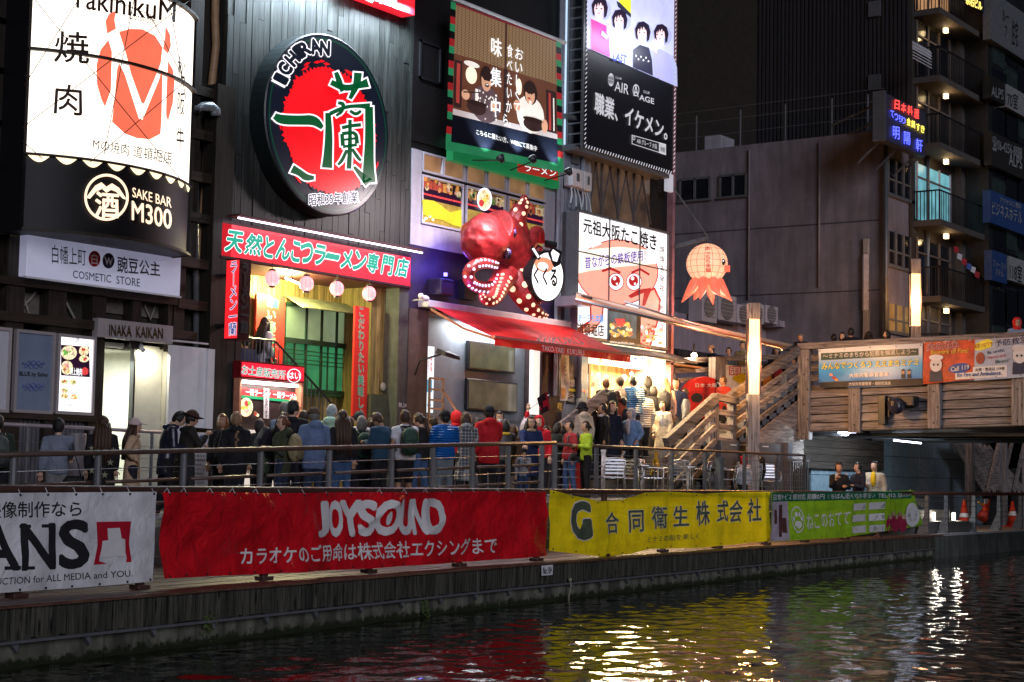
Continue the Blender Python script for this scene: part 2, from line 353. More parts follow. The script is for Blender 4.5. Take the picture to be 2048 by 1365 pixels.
for i in range(25,len(XS)-1):
    a,c = XS[i],XS[i+1]; g.hexa([(a,ye(a),-.045),(c,ye(c),-.045),(c,21,-.045),(a,21,-.045)],[(a,ye(a),.0),(c,ye(c),.0),(c,21,.0),(a,21,.0)])
g.make('stone_paving',M('pale_paving',(.34,.34,.36),.5,var=.15),deck)
# fascia: short vertical boards hung from the deck edge
fas = thing('quay_fascia','mossy vertical boards hung along the edge of the river deck, above the water','fascia',(9,13.2,-.35))
x = 8.6; k = 0; rest = G()
while x < 43.4:
    wd = random.uniform(.085,.12); a,c = x,x+wd; tp = random.uniform(-.02,.0); dz = random.uniform(-.012,.012); dy = random.uniform(0,.014)
    g = G() if k < 285 else rest
    g.hexa([(a,ye(a)-.012-dy,-.335+dz),(c,ye(c)-.012-dy,-.335+dz),(c,ye(c)+.02,-.335+dz),(a,ye(a)+.02,-.335+dz)],
           [(a,ye(a)-.012-dy,-.022),(c,ye(c)-.012-dy,-.022),(c,ye(c)+.02,-.022),(a,ye(a)+.02,-.022)])
    if k < 285: g.make('plank',m_fascia,fas)
    x = c+.006; k += 1
rest.make('plank_row',m_fascia,fas,kind='stuff')
g = G(); pts = [(x_,ye(x_)-.035,-.012) for x_ in XS if x_ < 44]
for p,q in zip(pts,pts[1:]): g.beam(p,q,.06,.03)
g.make('edge_board',m_deckw,fas)
g = G(); pts = [(x_,ye(x_)-.02,-.355) for x_ in XS if x_ < 44]
for p,q in zip(pts,pts[1:]): g.beam(p,q,.09,.028)
g.make('steel_ledge',m_galv,fas)
quay = thing('quay_wall','pale stained concrete quay wall with green algae at the waterline','wall',(9,13.4,-.6))
g = G(); g2 = G()
for i in range(len(XS)-1):
    a,c = XS[i],XS[i+1]
    if a > 43.2: break
    g.hexa([(a+.01,ye(a)+.05,-.64),(c-.01,ye(c)+.05,-.64),(c-.01,ye(c)+.3,-.64),(a+.01,ye(a)+.3,-.64)],[(a+.01,ye(a)+.05,-.37),(c-.01,ye(c)+.05,-.37),(c-.01,ye(c)+.3,-.37),(a+.01,ye(a)+.3,-.37)])
g.make('concrete_panel',m_conc,quay)
g = G()
for i in range(len(XS)-1):
    a,c = XS[i],XS[i+1]
    if a > 43.2: break
    g.hexa([(a,ye(a)+.1,-2),(c,ye(c)+.1,-2),(c,ye(c)+.6,-2),(a,ye(a)+.6,-2)],[(a,ye(a)+.1,-.64),(c,ye(c)+.1,-.64),(c,ye(c)+.6,-.64),(a,ye(a)+.6,-.64)])
g.make('footing',m_dark,quay)
x = 9.6; g0 = G()
while x < 42:   # triangular steel brackets under the ledge
    y = ye(x)+.045; G().prism([(x,y,-.37),(x+.09,y,-.37),(x+.075,y,-.46)],(0,-.06,0)).make('bracket',m_galv,quay); x += 1.02
g = G()   # concrete quay beyond the boards, under the bridge
for i in range(24,len(XS)-1):
    a,c = XS[i],XS[i+1]; a = max(a,43.5)
    if c <= a: continue
    g.hexa([(a,ye(a)-.02,-2),(c,ye(c)-.02,-2),(c,ye(c)+.6,-2),(a,ye(a)+.6,-2)],[(a,ye(a)-.02,-.05),(c,ye(c)-.02,-.05),(c,ye(c)+.6,-.05),(a,ye(a)+.6,-.05)])
g.make('concrete_quay',M('dark_damp_concrete',(.09,.1,.09),.8,var=.4,scale=2,dirt=.6),kind='structure')
# number plate and mooring rope on the fascia
np_ = thing('number_plate','small white number plate screwed to the quay boards','sign',(24,15.2,-.2))
SF = SL((20.61,14.85-.06),(34.88,16.33-.06))
shape([(1083,1132),(1106,1130),(1105,1150),(1083,1152)],SF,.0,m_white_p,np_,'plate')
T('No.104',[(1086,1149),(1103,1147.5),(1103.5,1133),(1086.5,1134.5)],SF,[(.01,m_black,.006)],np_)
g = G(); P0 = SF(1140,1160,.02); pts = [P0+Vector((.03*math.sin(k*.8),0,-.05*k)) for k in range(9)]
g.tube(pts,.012,5); g.sph(P0,.035,8,6); g.make('mooring_rope',M('rope',(.3,.28,.2),.9),label='short frayed rope hanging from the quay boards above the water',cat='rope')
for (px_,py_,s_) in ((850/2.048,1100+300/2.048,1.),(1740/2.048,1100+235/2.048,1.1)):
    S_ = SL((10.47,13.42),(20.61,14.85)); g = G(); c_ = S_(px_,py_,.02)
    for k in range(70):
        q = c_+Vector((random.gauss(0,.05),-abs(random.gauss(0,.02)),random.gauss(0,.07)))*s_; a_ = random.uniform(0,6.28); u_ = Vector((math.cos(a_),-.3,math.sin(a_)))*.022; v_ = Vector((-math.sin(a_),-.3,math.cos(a_)))*.012
        g.poly([q-u_,q-v_,q+u_,q+v_])
    g.make('weed_tuft',M('weed_leaves',(.06,.09,.02),.7),label='green weeds growing from the quay wall, '+('below the red banner centre' if s_ == 1. else 'nearest to the number plate'),cat='weeds')
# ---------------- upper promenade (a ramp on the left), terrace and street ----------------
UY = 17.8; UY2 = 19.2
ramp = [(6,.33),(12,.38),(27.5,.9),(29.5,.93)]
zr = lambda x: poly_y(ramp,min(x,29.5))
def floor_at(x,y):
    if y < UY: return 0
    if x < 30.2: return zr(x)
    if y < UY2: return .62 if y > 18.4 else .31
    if y < 20.4: return .93
    if x < 38: return 1.3 if y < 20.9 else (1.65 if y < 21.3 else 2.0)
    return .93
g = G()
for i in range(16):
    a,c = 5+1.575*i,5+1.575*(i+1); g.hexa([(a,UY,-.2),(c,UY,-.2),(c,24.5,-.2),(a,24.5,-.2)],[(a,UY,zr(a)),(c,UY,zr(c)),(c,24.5,zr(c)),(a,24.5,zr(a))])
g.make('upper_promenade',m_pave,kind='structure')
g = G(); g.box(30.2,48,UY,18.4,-.2,.31); g.box(30.2,48,18.4,UY2,-.2,.62); g.box(30.2,48,UY2,24.5,-.2,.93)
g.make('terrace',m_pave,kind='structure')
g = G(); g.box(30.6,38.6,20.4,20.9,.93,1.3); g.box(30.6,38.6,20.9,21.3,.93,1.65); g.box(30.6,38.6,21.3,24,.93,2.0)
g.make('shop_steps',M('grey_steps',(.14,.13,.12),.7),kind='structure')
G().box(38.6,160,23,60,-.2,3.8).make('street',m_pave,kind='structure')
# ---------------- railings ----------------
rail = thing('river_railing','low brown railing with steel wires along the river deck, carrying four banners','railing',(13,14.4,0))
SR = SL(RAIL[0],RAIL[1]); SR2 = SL(RAIL[1],RAIL[2]); SR3 = SL(RAIL[2],RAIL[3])
RH = 1.1
pp = [(x_,yr(x_),RH) for x_ in [6,12,18,24,30,34.88,42.4]]
g = G(); g.tube(pp,.045,8); g.make('top_rail',m_redbrown,rail,smooth=True)
for kz in range(5):
    g = G(); g.tube([(a,b_+.01,.18+.17*kz) for a,b_,c in pp],.006,4); g.make('wire',m_wire,rail)
for px_ in (40,285,532,741,921,1075,1209,1327,1436,1533,1610,1691,1757):
    S_ = SR if px_ < 1590 else SR2
    p = S_(px_,1060); x_,y_ = p.x,p.y
    G().box(x_-.045,x_+.045,y_-.02,y_+.055,.002,RH-.03).box(x_-.09,x_+.09,y_-.07,y_+.09,.0,.05).make('post',m_redbrown,rail,bevel=.006)
rail3 = thing('quay_railing','grey slatted railing of heavy brackets on the quay under the bridge','railing',(44,17.5,0))
for px_ in (1858,1897,1952,2002,2045,2090):
    p = SR3(px_,1040); x_,y_ = p.x,p.y
    G().prism([(x_-.05,y_,0),(x_-.05,y_+.35,0),(x_-.05,y_+.12,.5),(x_-.05,y_+.1,RH),(x_-.05,y_,RH)],(.1,0,0)).make('post',m_galv,rail3)
    G().box(x_-.3,x_-.2,y_-.03,y_+.2,0,.07).make('foot_bolt',m_galv,rail3)
g = G(); g.tube([(42.4,17.3,RH),(75,19.4,RH)],.05,8); g.make('top_rail',m_redbrown,rail3,smooth=True)
for kz in range(5):
    G().tube([(42.4,17.32,.25+.16*kz),(75,19.42,.25+.16*kz)],.008,4).make('wire',m_wire,rail3)
# upper railing beside the ramp, three tubes and wires between grey posts
r2 = thing('promenade_railing','grey-posted railing with brown tube rails in front of the queue on the ramp','railing',(12,UY,.4))
SU = SY(UY)
ya = SU(0,910); yb = SU(1090,886.5)
ht = lambda x_: lerp(ya.z,yb.z,(x_-ya.x)/(yb.x-ya.x))
def along(x0,x1,dz,r_,nm,mat,par,hf,Y_,n=5):
    G().tube([(lerp(x0,x1,k/n),Y_,hf(lerp(x0,x1,k/n))+dz) for k in range(n+1)],r_,8).make(nm,mat,par,smooth=True)
posts = [SU(p,920).x for p in (-130,29,198,369,523,660,785,867,946,1018,1085,1111)]
along(posts[0],posts[-1],0,.036,'handrail',m_brown_rail,r2,ht,UY)
for a,c in zip(posts,posts[1:]):
    if c-a < 1: continue
    for dz in (-.4,-.72): along(a+.12,c-.12,dz,.026,'rail_tube',m_brown_rail,r2,ht,UY-.01,1)
for dz in (-.22,-.53,-.88): along(posts[0],posts[-1],dz,.006,'wire',m_wire,r2,ht,UY+.02,1)
for x_ in posts:
    G().tube([(x_,UY+.02,zr(x_)),(x_,UY+.02,ht(x_)-.05)],.052,10).box(x_-.03,x_+.03,UY-.01,UY+.05,ht(x_)-.07,ht(x_)-.02).make('post',m_galv,r2,smooth=False)
r4 = thing('terrace_railing','thin brown handrail with many wires in front of the metal cafe chairs','railing',(33,UY2,.93))
S_ = SY(UY2); pxs = (1194,1273,1345,1411,1490,1555,1610); za = S_(1111,889); zb = S_(1610,911)
ht2 = lambda x_: lerp(za.z,zb.z,(x_-za.x)/(zb.x-za.x))
px3 = [S_(p,910).x for p in pxs]
along(za.x,zb.x,0,.03,'handrail',m_brown_rail,r4,ht2,UY2)
for dz in (-.18,-.34,-.5,-.66,-.82): along(za.x,zb.x,dz,.005,'wire',m_wire,r4,ht2,UY2,1)
for x_ in px3: G().box(x_-.035,x_+.035,UY2-.02,UY2+.05,.5,ht2(x_)-.03).make('post',m_galv,r4)
G().box(S_(1425,950).x-.08,S_(1425,950).x+.1,UY2-.25,UY2-.1,.6,ht2(36)-.15).make('bollard',m_galv,label='thick square grey post in front of the cafe chairs',cat='bollard')
# street handrail close to the left shop fronts
r5 = thing('shop_handrail','pale tube handrail close to the left shop fronts behind the queue','railing',(15,21.2,1))
S_ = SY(21.1); a = S_(-20,847); b_ = S_(425,870)
G().tube([a,b_],.03,8).make('handrail',M('mauve_paint',(.3,.24,.26),.4),r5,smooth=True)
for t in (.15,.42,.7,.97):
    p = a.lerp(b_,t); G().tube([(p.x,p.y,zr(p.x)),(p.x,p.y,p.z)],.03,8).make('post',m_galv,r5)
for dz in (-.25,-.45,-.65): G().tube([a+Vector((0,0,dz)),b_+Vector((0,0,dz))],.006,4).make('wire',m_wire,r5)
S_ = SY(20.6); p = S_(152,867); G().tube([(p.x,p.y,zr(p.x)),(p.x,p.y,p.z-.03),p],[.16,.16,.15],16).make('bollard',M('bollard_grey',(.2,.18,.2),.5),label='round grey bollard between the tote-bag man and the long-haired woman',cat='bollard')
p = SY(20.6)(150,900)
# ---------------- banners tied to the river railing ----------------
def BANNER_M(name,col,rough=.3,tr=.0,gloss=.5,cols=None):
    m,N,L,b = _m(name)
    tc = N.new('ShaderNodeTexCoord'); nz = N.new('ShaderNodeTexNoise'); nz.inputs['Scale'].default_value = 2.2; nz.inputs['Detail'].default_value = 5
    L.new(tc.outputs['Object'],nz.inputs['Vector']); rp = N.new('ShaderNodeValToRGB'); rp.color_ramp.elements[0].color = c4(col,.72); rp.color_ramp.elements[1].color = c4(col,1.05)
    rp.color_ramp.elements[0].position = .35; rp.color_ramp.elements[1].position = .6; L.new(nz.outputs['Fac'],rp.inputs[0]); L.new(rp.outputs[0],b.inputs['Base Color'])
    b.inputs['Roughness'].default_value = rough; b.inputs['Specular IOR Level'].default_value = gloss
    n2 = N.new('ShaderNodeTexNoise'); n2.inputs['Scale'].default_value = 5; n2.inputs['Detail'].default_value = 4; n2.inputs['Distortion'].default_value = 1.2; L.new(tc.outputs['Object'],n2.inputs['Vector'])
    bp = N.new('ShaderNodeBump'); bp.inputs['Strength'].default_value = .5; bp.inputs['Distance'].default_value = .10 if gloss > .6 else .05; L.new(n2.outputs['Fac'],bp.inputs['Height']); L.new(bp.outputs[0],b.inputs['Normal'])
    if tr:
        t = N.new('ShaderNodeBsdfTranslucent'); t.inputs[0].default_value = c4(col); x_ = N.new('ShaderNodeMixShader'); x_.inputs[0].default_value = tr
        L.new(b.outputs[0],x_.inputs[1]); L.new(t.outputs[0],x_.inputs[2]); L.new(x_.outputs[0],N['Material Output'].inputs[0])
    return m
def drape(seed,amp):
    def fn(p):
        q = Vector((p.x*.9,p.y*.9,p.z*1.6))
        d = noise.noise(q+Vector((seed,0,0)))*amp
        d += abs(noise.noise(Vector((p.x*1.5+p.z*1.1,seed*3.1,p.z*.6))))*amp*.7
        d += noise.noise(Vector((p.x*4,seed,p.z*3)))*amp*.22
        d += (1-abs(noise.noise(Vector((p.x*.7-p.z*1.4,seed*1.7,p.z*.3))))*5)*amp*.28*(1 if abs(noise.noise(Vector((p.x*.7-p.z*1.4,seed*1.7,p.z*.3)))) < .2 else 0)
        return d
    return fn
def banner(name,label,top,bot,S,mat,seed,amp=.05,nx=60,ny=14,group=None,lift=.07,par=None,eye=True,ground=None):
    """cloth between a top and a bottom edge line (picture polylines), hung on its own plane with folds"""
    t0 = S(top[len(top)//2][0],top[len(top)//2][1])
    th = par or thing(name,label,'banner',(t0.x,t0.y,t0.z),group)
    n = S.n if hasattr(S,'n') else Vector((-1,0,0))
    fn = drape(seed,amp); SS = lambda x,y,l=0: (lambda p: p+n*(fn(p)+l))(S(x,y,lift))
    SS.dr = 1
    def pl(line,u):
        x = lerp(line[0][0],line[-1][0],u)
        for (a,b1),(c,d1) in zip(line,line[1:]):
            if x <= c+1e-6: return (x,lerp(b1,d1,(x-a)/(c-a)))
        return line[-1]
    g = G(); g.grid(nx,ny,lambda u,v: SS(*[lerp(pl(top,u)[k],pl(bot,u)[k],v) for k in (0,1)]))
    g.make('cloth',mat,th,smooth=True)
    if eye:
        g = G(); k = 0
        for u in [i/max(4,int((top[-1][0]-top[0][0])/48)) for i in range(1+max(4,int((top[-1][0]-top[0][0])/48)))]:
            u = min(.985,max(.015,u)); a,b1 = pl(top,u),pl(bot,u); 
            p = SS(a[0],a[1]+4,.01); G().sph(p,(.014,.012,.014),8,4).make('eyelet',m_black,th)
            G().tube([p,p+Vector((0,.05,.07)),p+Vector((0,.1,.02))],.005,4).make('tie',m_white_p,th)
            p = SS(b1[0],b1[1]-4,.01); G().sph(p,(.014,.012,.014),8,4).make('eyelet',m_black,th)
    return th,SS,pl
GRP = None
mb_w = BANNER_M('white_vinyl',(.82,.82,.86),.4); mb_r = BANNER_M('red_vinyl',(.70,.010,.020),.27,gloss=.7)
mb_y = BANNER_M('yellow_cloth',(.92,.74,.01),.5,tr=.25); mb_g = BANNER_M('lime_cloth',(.26,.52,.02),.55,tr=.15)
mp_k = M('printed_black',(.02,.02,.025),.5,var=.1); mp_w = M('printed_white',(.75,.73,.74),.45,var=.06); mp_r = M('printed_red',(.45,.012,.03),.4,var=.1)
mp_g = M('printed_grey',(.10,.12,.08),.5); mp_dg = M('printed_dark_green',(.01,.13,.06),.5); mp_mag = M('printed_magenta',(.3,.02,.06),.5); mp_tan = M('printed_tan',(.45,.3,.2),.5)
b1,S1,_ = banner('advertising_banner','white vinyl banner with big black slab letters and a red square emblem',[(-70,987),(0,986.5),(160,985),(313,984)],[(-70,1192),(0,1186),(160,1176),(304,1163)],SR,mb_w,1,.035)
T('映像制作なら',[(-28,1037),(160,1033),(160,1003),(-28,1004)],S1,[(.012,mp_k,.006)],b1)
T('N',[(40,1139),(107,1136),(108,1049),(42,1050)],S1,[(.03,mp_k,.006)],b1)
for x0,x1,y_,d in ((38,66,1133,6),(38,60,1050,6),(82,110,1049,6)): shape([(x0,y_),(x1,y_-.4),(x1,y_+d),(x0,y_+d+.4)],S1,.009,mp_k,b1,'serif')
T('A',[(-45,1140),(32,1138),(28,1052),(-38,1052)],S1,[(.03,mp_k,.006)],b1); shape([(4,1133),(36,1132),(36,1139),(4,1140)],S1,.009,mp_k,b1,'serif')
T('S',[(119,1136),(173,1133),(172,1042),(121,1044)],S1,[(.04,mp_k,.006)],b1)
shape([(190,1044),(260,1043),(256,1086),(259,1124),(186,1130),(192,1090)],S1,.006,mp_r,b1,'red_square')
shape([(211,1057),(236,1056),(239,1077),(247,1079),(246,1112),(197,1116),(201,1082),(212,1081)],S1,.011,mp_w,b1,'white_emblem')
T('PRODUCTION for ALL MEDIA and YOU.',[(-62,1174),(261,1153),(260,1140),(-62,1160)],S1,[(.0,mp_k,.006)],b1)
b2,S2,_ = banner('advertising_banner','long glossy red vinyl banner with two lines of white lettering',[(316,985),(420,984),(560,987),(690,985),(830,985),(960,983),(1092,984)],[(318,1157),(500,1150),(700,1139),(900,1126),(1092,1112)],SR,mb_r,5,.11,nx=110,ny=24)
xq = [(632,676),(662,690),(690,722),(718,753),(750,792),(792,822),(824,850),(852,886)]
def letter_strip(s,xs_,yb0,yb1,yt0,yt1,S,mat,par,off=.06,hx=(632,886)):
    for ch,(a,c) in zip(s,xs_):
        u0 = (a-hx[0])/(hx[1]-hx[0]); u1 = (c-hx[0])/(hx[1]-hx[0])
        T(ch,[(a,lerp(yb0,yb1,u0)),(c,lerp(yb0,yb1,u1)),(c,lerp(yt0,yt1,u1)),(a,lerp(yt0,yt1,u0))],S,[(off,mat,.008)],par,name='letter')
letter_strip('JOYSOUND',[(634,655),(660,686),(684,720),(717,744),(746,790),(791,820),(822,850),(854,885)],1072,1064,1006,1001,S2,mp_w,b2)
shape(ell(768,1037,4,14,16),S2,.013,mp_w,b2,'inner_bar')
T('カラオケのご用命は株式会社エクシングまで',[(490,1131),(989,1107),(988,1074),(490,1096)],S2,[(.018,mp_w,.008)],b2)
b3,S3,_ = banner('advertising_banner','yellow cloth banner with grey outlined characters and a G emblem',[(1097,980),(1140,990),(1200,1003),(1240,1001),(1290,986),(1340,984),(1410,988),(1470,984),(1538,984)],[(1098,1102),(1150,1108),(1205,1114),(1260,1108),(1300,1098),(1400,1096),(1538,1082)],SR,mb_y,9,.05,nx=80,ny=20)
T('G',[(1138,1078),(1176,1076),(1176,1006),(1140,1007)],S3,[(.075,mp_w,.006),(.05,mp_g,.011)],b3)
shape([(1160,1046),(1177,1040),(1175,1078),(1166,1066),(1152,1060)],S3,.015,mp_g,b3,'arrow_tip')
hz = [(1209,1238,1026,1068),(1256,1285,1022,1065),(1303,1334,1014,1058),(1347,1373,1013,1053),(1389,1418,1003,1051),(1434,1456,1002,1045),(1460,1484,1002,1046),(1494,1518,998,1044)]
for ch,(a,c,t_,b_) in zip('合同衛生株式会社',hz): T(ch,[(a,b_),(c,b_-2),(c,t_-1),(a,t_)],S3,[(.04,mp_w,.006),(.018,mp_g,.011)],b3,name='character')
T('ミナミの街を美しく',[(1292,1086),(1396,1078),(1396,1066),(1292,1074)],S3,[(.005,mp_g,.006)],b3)
b4,S4,_ = banner('advertising_banner','lime green banner with dark green top strip, paw emblem and white lettering',[(1540,985),(1640,989),(1740,984),(1828,981)],[(1541,1084),(1620,1079),(1690,1075),(1772,1062),(1844,1052)],SR,mb_g,13,.05,nx=60,ny=14,lift=.24)
def px_strip(pts,S,l,mat,par,nm): return shape(pts,S,l,mat,par,nm)
def gridstrip(x0,x1,yt0,yt1,yb0,yb1,S,l,mat,par,nm,n=14,ny=3):
    g = G(); g.grid(n,ny,lambda u,v: S(lerp(x0,x1,u),lerp(lerp(yt0,yt1,u),lerp(yb0,yb1,u),v),l)); return g.make(nm,mat,par)
gridstrip(1541,1822,986,983,1004,997,S4,.008,mp_dg,b4,'top_strip',30)
gridstrip(1541,1575,1004,1003,1083,1081,S4,.008,M('printed_mauve',(.5,.42,.5),.5),b4,'photo_panel',4,6)
for x0,y0,x1,y1 in ((1546,1020,1552,1048),(1556,1010,1562,1074),(1562,1036,1570,1066)): shape(rect(x0,y0,x1,y1),S4,.013,M('printed_brown',(.1,.04,.04),.5),b4,'utensil_print')
ring(1592,1040,12,27,1.6,S4,.012,mp_w,b4,'paw_ring')
for cx_,cy_,rx_,ry_ in ((1592,1050,6,8),(1585.5,1038,2.3,5),(1590,1029,2.3,5),(1595.5,1029,2.3,5),(1599,1038,2.3,5)): shape(ell(cx_,cy_,rx_,ry_,14),S4,.013,mp_w,b4,'paw')
T('ねこのおてて',[(1609,1060),(1697,1048),(1697,1022),(1609,1028)],S4,[(.012,mp_w,.012)],b4)
T('日常ｻｰﾋﾞｽ 即対応 見積0円  いちばん近くのお手伝い  TEL 0120-53-750',[(1543,1001),(1818,995),(1818,985.5),(1543,989)],S4,[(.02,mp_w,.014)],b4)
for r_ in range(3):
    for c_ in range(2):
        x0 = 1702+35*c_; y0 = 1007+22.5*r_-c_*2; shape([(x0,y0+1),(x0+29,y0-1),(x0+29,y0+13),(x0,y0+15)],S4,.012,mp_w,b4,'service_plate')
        T(('清掃代行','生前整理','おかたづけ','特殊清掃','不用品回収','引っ越し')[r_*2+c_],[(x0+8,y0+13),(x0+28,y0+11),(x0+28,y0+2),(x0+8,y0+3.5)],S4,[(.0,mp_dg,.018)],b4)
for k in range(5):
    x0 = 1776+7*k; y0 = 1026-6*(k % 2)
    shape(ell(x0,y0+24,7,15,14),S4,.011+.003*k,mp_mag,b4,'person_print'); shape(ell(x0,y0+8,3.4,5,12),S4,.02+.002*k,mp_tan,b4,'face_print')
shape(ell(1821,1030,15,24,20),S4,.03,mp_w,b4,'speech_disc')
T('こまった\n時にお呼び\n下さい!',[(1811,1044),(1831,1042),(1831,1017),(1811,1019)],S4,[(.0,mp_dg,.036)],b4)
# ================= left building: dark frame, curved sign, shop fronts =================
lb = thing('dark_frame_building','dark timber-framed building with exposed pipes left of the oval sign building','building',(18,W,1))
zt = 16
XL = SY(W)(-260,500).x; XI0 = SY(W)(446,300).x; XI1 = SY(W)(822,300).x; XK1 = SY(W)(1128,300).x; XA1 = SY(W)(1347,400).x
m_lw = M('grimy_render_wall',(.035,.028,.022),.8,var=.5,scale=3,dirt=.5); m_room = M('cream_wall',(.6,.58,.5),.6,var=.08)
dX0 = SY(W)(196,750).x; dX1 = SY(W)(341,750).x; dZ = SY(W)(200,690).z
# wall with the doorway left open
g = G(); g.box(XL,dX0,W+.35,W+.6,.3,zt); g.box(dX1,XI0,W+.35,W+.6,.3,zt); g.box(dX0,dX1,W+.35,W+.6,dZ,zt); g.make('wall',m_lw,lb)
g = G(); g.box(XL-4,XI0,W+.6,W+6,dZ+.6,zt); g.make('rear_block',m_lw,lb)
def vbeam(px0,px1,py0,py1,Y=W,d=.2,mat=None,par=lb,nm='post'):
    return FB(nm,(px0,py0),(px1,py1),Y,d,mat or m_darkwood,par)
for a,c,t_,b_ in ((20,34,440,960),(103,119,480,960),(187,198,570,1000),(270,280,500,700),(340,345,520,700),(352,361,430,860),(419,437,440,1000),(384,392,-40,520)): vbeam(a,c,t_,b_,W+.02,.22)
vbeam(436,446,167,1000,W-.12,.3)
for a,c,y0,y1,y2 in ((375,445,165,181,0),(376,438,254,267,0),(373,432,339,353,0),(371,428,421,436,0),(357,421,512,526,0),(357,421,597,609,0)):
    S_ = SY(W-.02); z1 = S_(a,y0).z; z0 = z1-.17; G().box(S_(a,y0).x,S_(c,y0+14).x,W-.04,W+.2,z0,z1).make('beam',m_darkbeam,lb)
S_ = SY(W)
for za_,zb_ in ((S_(50,646).z,S_(50,632).z),(S_(50,573).z,S_(50,562).z),(S_(50,838).z,S_(50,828).z)): G().box(XL,dX0 if za_ < 3 else XI0-.5,W-.03,W+.25,za_,zb_+.04).make('beam',m_darkbeam,lb)
for y_ in (40,140,245,330): z_ = S_(20,y_).z; G().box(XL,S_(70,y_).x,W+.0,W+.2,z_-.1,z_).make('beam',m_darkbeam,lb)
vbeam(-40,-28,-60,980); vbeam(10,18,-60,470,W+.05)
# corrugated plinth
g = G(); x = XL
while x < dX0-.1: g.box(x,x+.05,W+.12,W+.16,.35,S_(50,836).z); x += .085
g.box(XL,dX0,W+.16,W+.3,.3,S_(50,836).z); g.make('corrugated_plinth',M('grey_corrugated',(.16,.15,.17),.5),lb,kind='stuff')
# pipes
m_tan = M('tan_pipe',(.33,.2,.11),.5); m_cond = M('conduit',(.3,.33,.36),.35,metal=.4)
Sp = SY(W+.22)
G().tube([Sp(x_,y_) for x_,y_ in ((431,-20),(430,40),(432,90),(423,170),(416,260),(412,340),(405,445),(400,700))],[.075]*8,8).make('pipe',m_tan,lb,smooth=True)
G().tube([Sp(443,-20),Sp(437,165)],.05,8).make('pipe',m_tan,lb,smooth=True)
G().tube([Sp(x_,y_) for x_,y_ in ((408,-20),(388,90),(384,140))],.04,8).make('pipe',m_tan,lb,smooth=True)
g = G(); Sq = SY(W-.1); g.tube([Sp(392,700),Sp(391,232),Sq(394,218),Sq(405,213),Sq(422,214),Sq(430,222),Sq(431,232)],[.06,.06,.07,.08,.09,.1,.1],10); g.make('vent_pipe',m_cond,lb,smooth=True)
for k in range(14): p = Sp(391,260+k*18); G().tube([p,p+Vector((0,0,.02))],.07,10).make('clamp',m_galv,lb)
for (pts) in (((40,620),(60,600),(82,570),(90,560)),((50,600),(60,640),(100,625)),((215,585),(240,600),(262,590)),((285,600),(300,640),(315,600),(312,590)),((125,590),(150,640),(170,650)),((2,612),(14,606),(20,640))):
    G().tube([SY(W+.25)(*p) for p in pts],.022,6).make('pipe',M('pale_pipe',(.25,.22,.19),.5),lb,smooth=True)
for a,c,y0,y1 in ((200,268,590,632),(282,338,598,640),(38,100,585,646)): FB('inner_panel',(a,y0),(c,y1),W+.3,.04,M('dim_cream_panel',(.14,.12,.1),.6,var=.4),lb)
# curved illuminated sign
YA = 21.25; A_ = SY(YA)(50,300); B_ = SY(YA)(379,330); Cx = (A_.x+B_.x)/2; hw = (B_.x-A_.x)/2; bul = .62; RR = (hw*hw+bul*bul)/(2*bul); Cy = YA-bul+RR
def SC(x,y,l=0):
    d = ray(x,y); a = d.x*d.x+d.y*d.y; b_ = -2*(Cx*d.x+Cy*d.y); c_ = Cx*Cx+Cy*Cy-(RR+l)**2; q = b_*b_-4*a*c_
    if q < 0: q = 0
    return EYEV+d*((-b_-math.sqrt(q))/(2*a))
def arc(t,l=0):
    th = lerp(-1,1,t)*math.asin(hw/RR); return Cx+(RR+l)*math.sin(th),Cy-(RR+l)*math.cos(th)
cs = thing('curved_sign','tall convex lit restaurant sign with red bull emblem above a black bar sign','sign',(Cx,YA,5))
zA = SC(50,-60).z; zB = SC(46,305).z-.02; zC = SC(40,455).z
def curved(z0,z1,l,nm,mat,n=28,t0=0,t1=1):
    g = G(); g.grid(n,1,lambda u,v: Vector((*arc(lerp(t0,t1,u),l),lerp(z0,z1,v)))); return g.make(nm,mat,cs,smooth=True)
e_lb = EM('lit_cream_panel',(1.0,.90,.76),2.0,var=.12,scale=1.2); curved(zB,zA,0,'lit_panel',e_lb)
m_gb = M('glossy_black_panel',(.008,.007,.009),.5,var=.1,bump=.03,spec=.25); curved(zC,zB,0,'black_panel',m_gb)
n = 24
for z_ in (zC-.05,SC(50,98).z-.02,zA):
    R_ = [[Vector((*arc(i/n,l_),z_+h_)) for l_,h_ in ((.08,0),(.08,.045),(-.05,.045),(-.05,0))] for i in range(n+1)]; G().loft(R_).make('rim',m_darkbeam,cs)
for t in (0,1):
    a = arc(t,.02); b0 = arc(t,-.02); G().hexa([(a[0]-.03,a[1],zC-.05),(a[0]+.03,a[1],zC-.05),(a[0]+.03,W,zC-.05),(a[0]-.03,W,zC-.05)],[(a[0]-.03,a[1],zA),(a[0]+.03,a[1],zA),(a[0]+.03,W,zA),(a[0]-.03,W,zA)]).make('side_cheek',m_gb,cs)
g = G(); ts = [i/24 for i in range(25)]; g.poly([Vector((*arc(t,.02),zC-.04)) for t in ts]+[Vector((A_.x+2*hw,W,zC-.04)),Vector((A_.x,W,zC-.04))]); g.make('underside',m_gb,cs)
for k in range(9):   # scalloped lights
    t0 = k/9+.012; t1 = (k+1)/9-.012; g = G(); P = []
    for q in range(9):
        a = math.pi*q/8; P.append(Vector((*arc(lerp(t0,t1,q/8),.025),zB-.02-.1*math.sin(a))))
    g.poly(P); g.make('scallop_light',EM('scallop_glow',(1,.8,.5),1.6),cs)
g = G(); g.tube([Vector((*arc(t,.04),zB+.0)) for t in ts],.022,6); g.make('light_rail',m_darkbeam,cs)
e_red = EM('lit_coral',(1.0,.18,.10),.95,var=.08,samp=False); m_ink = M('dark_brown_print',(.03,.008,.005),.6)
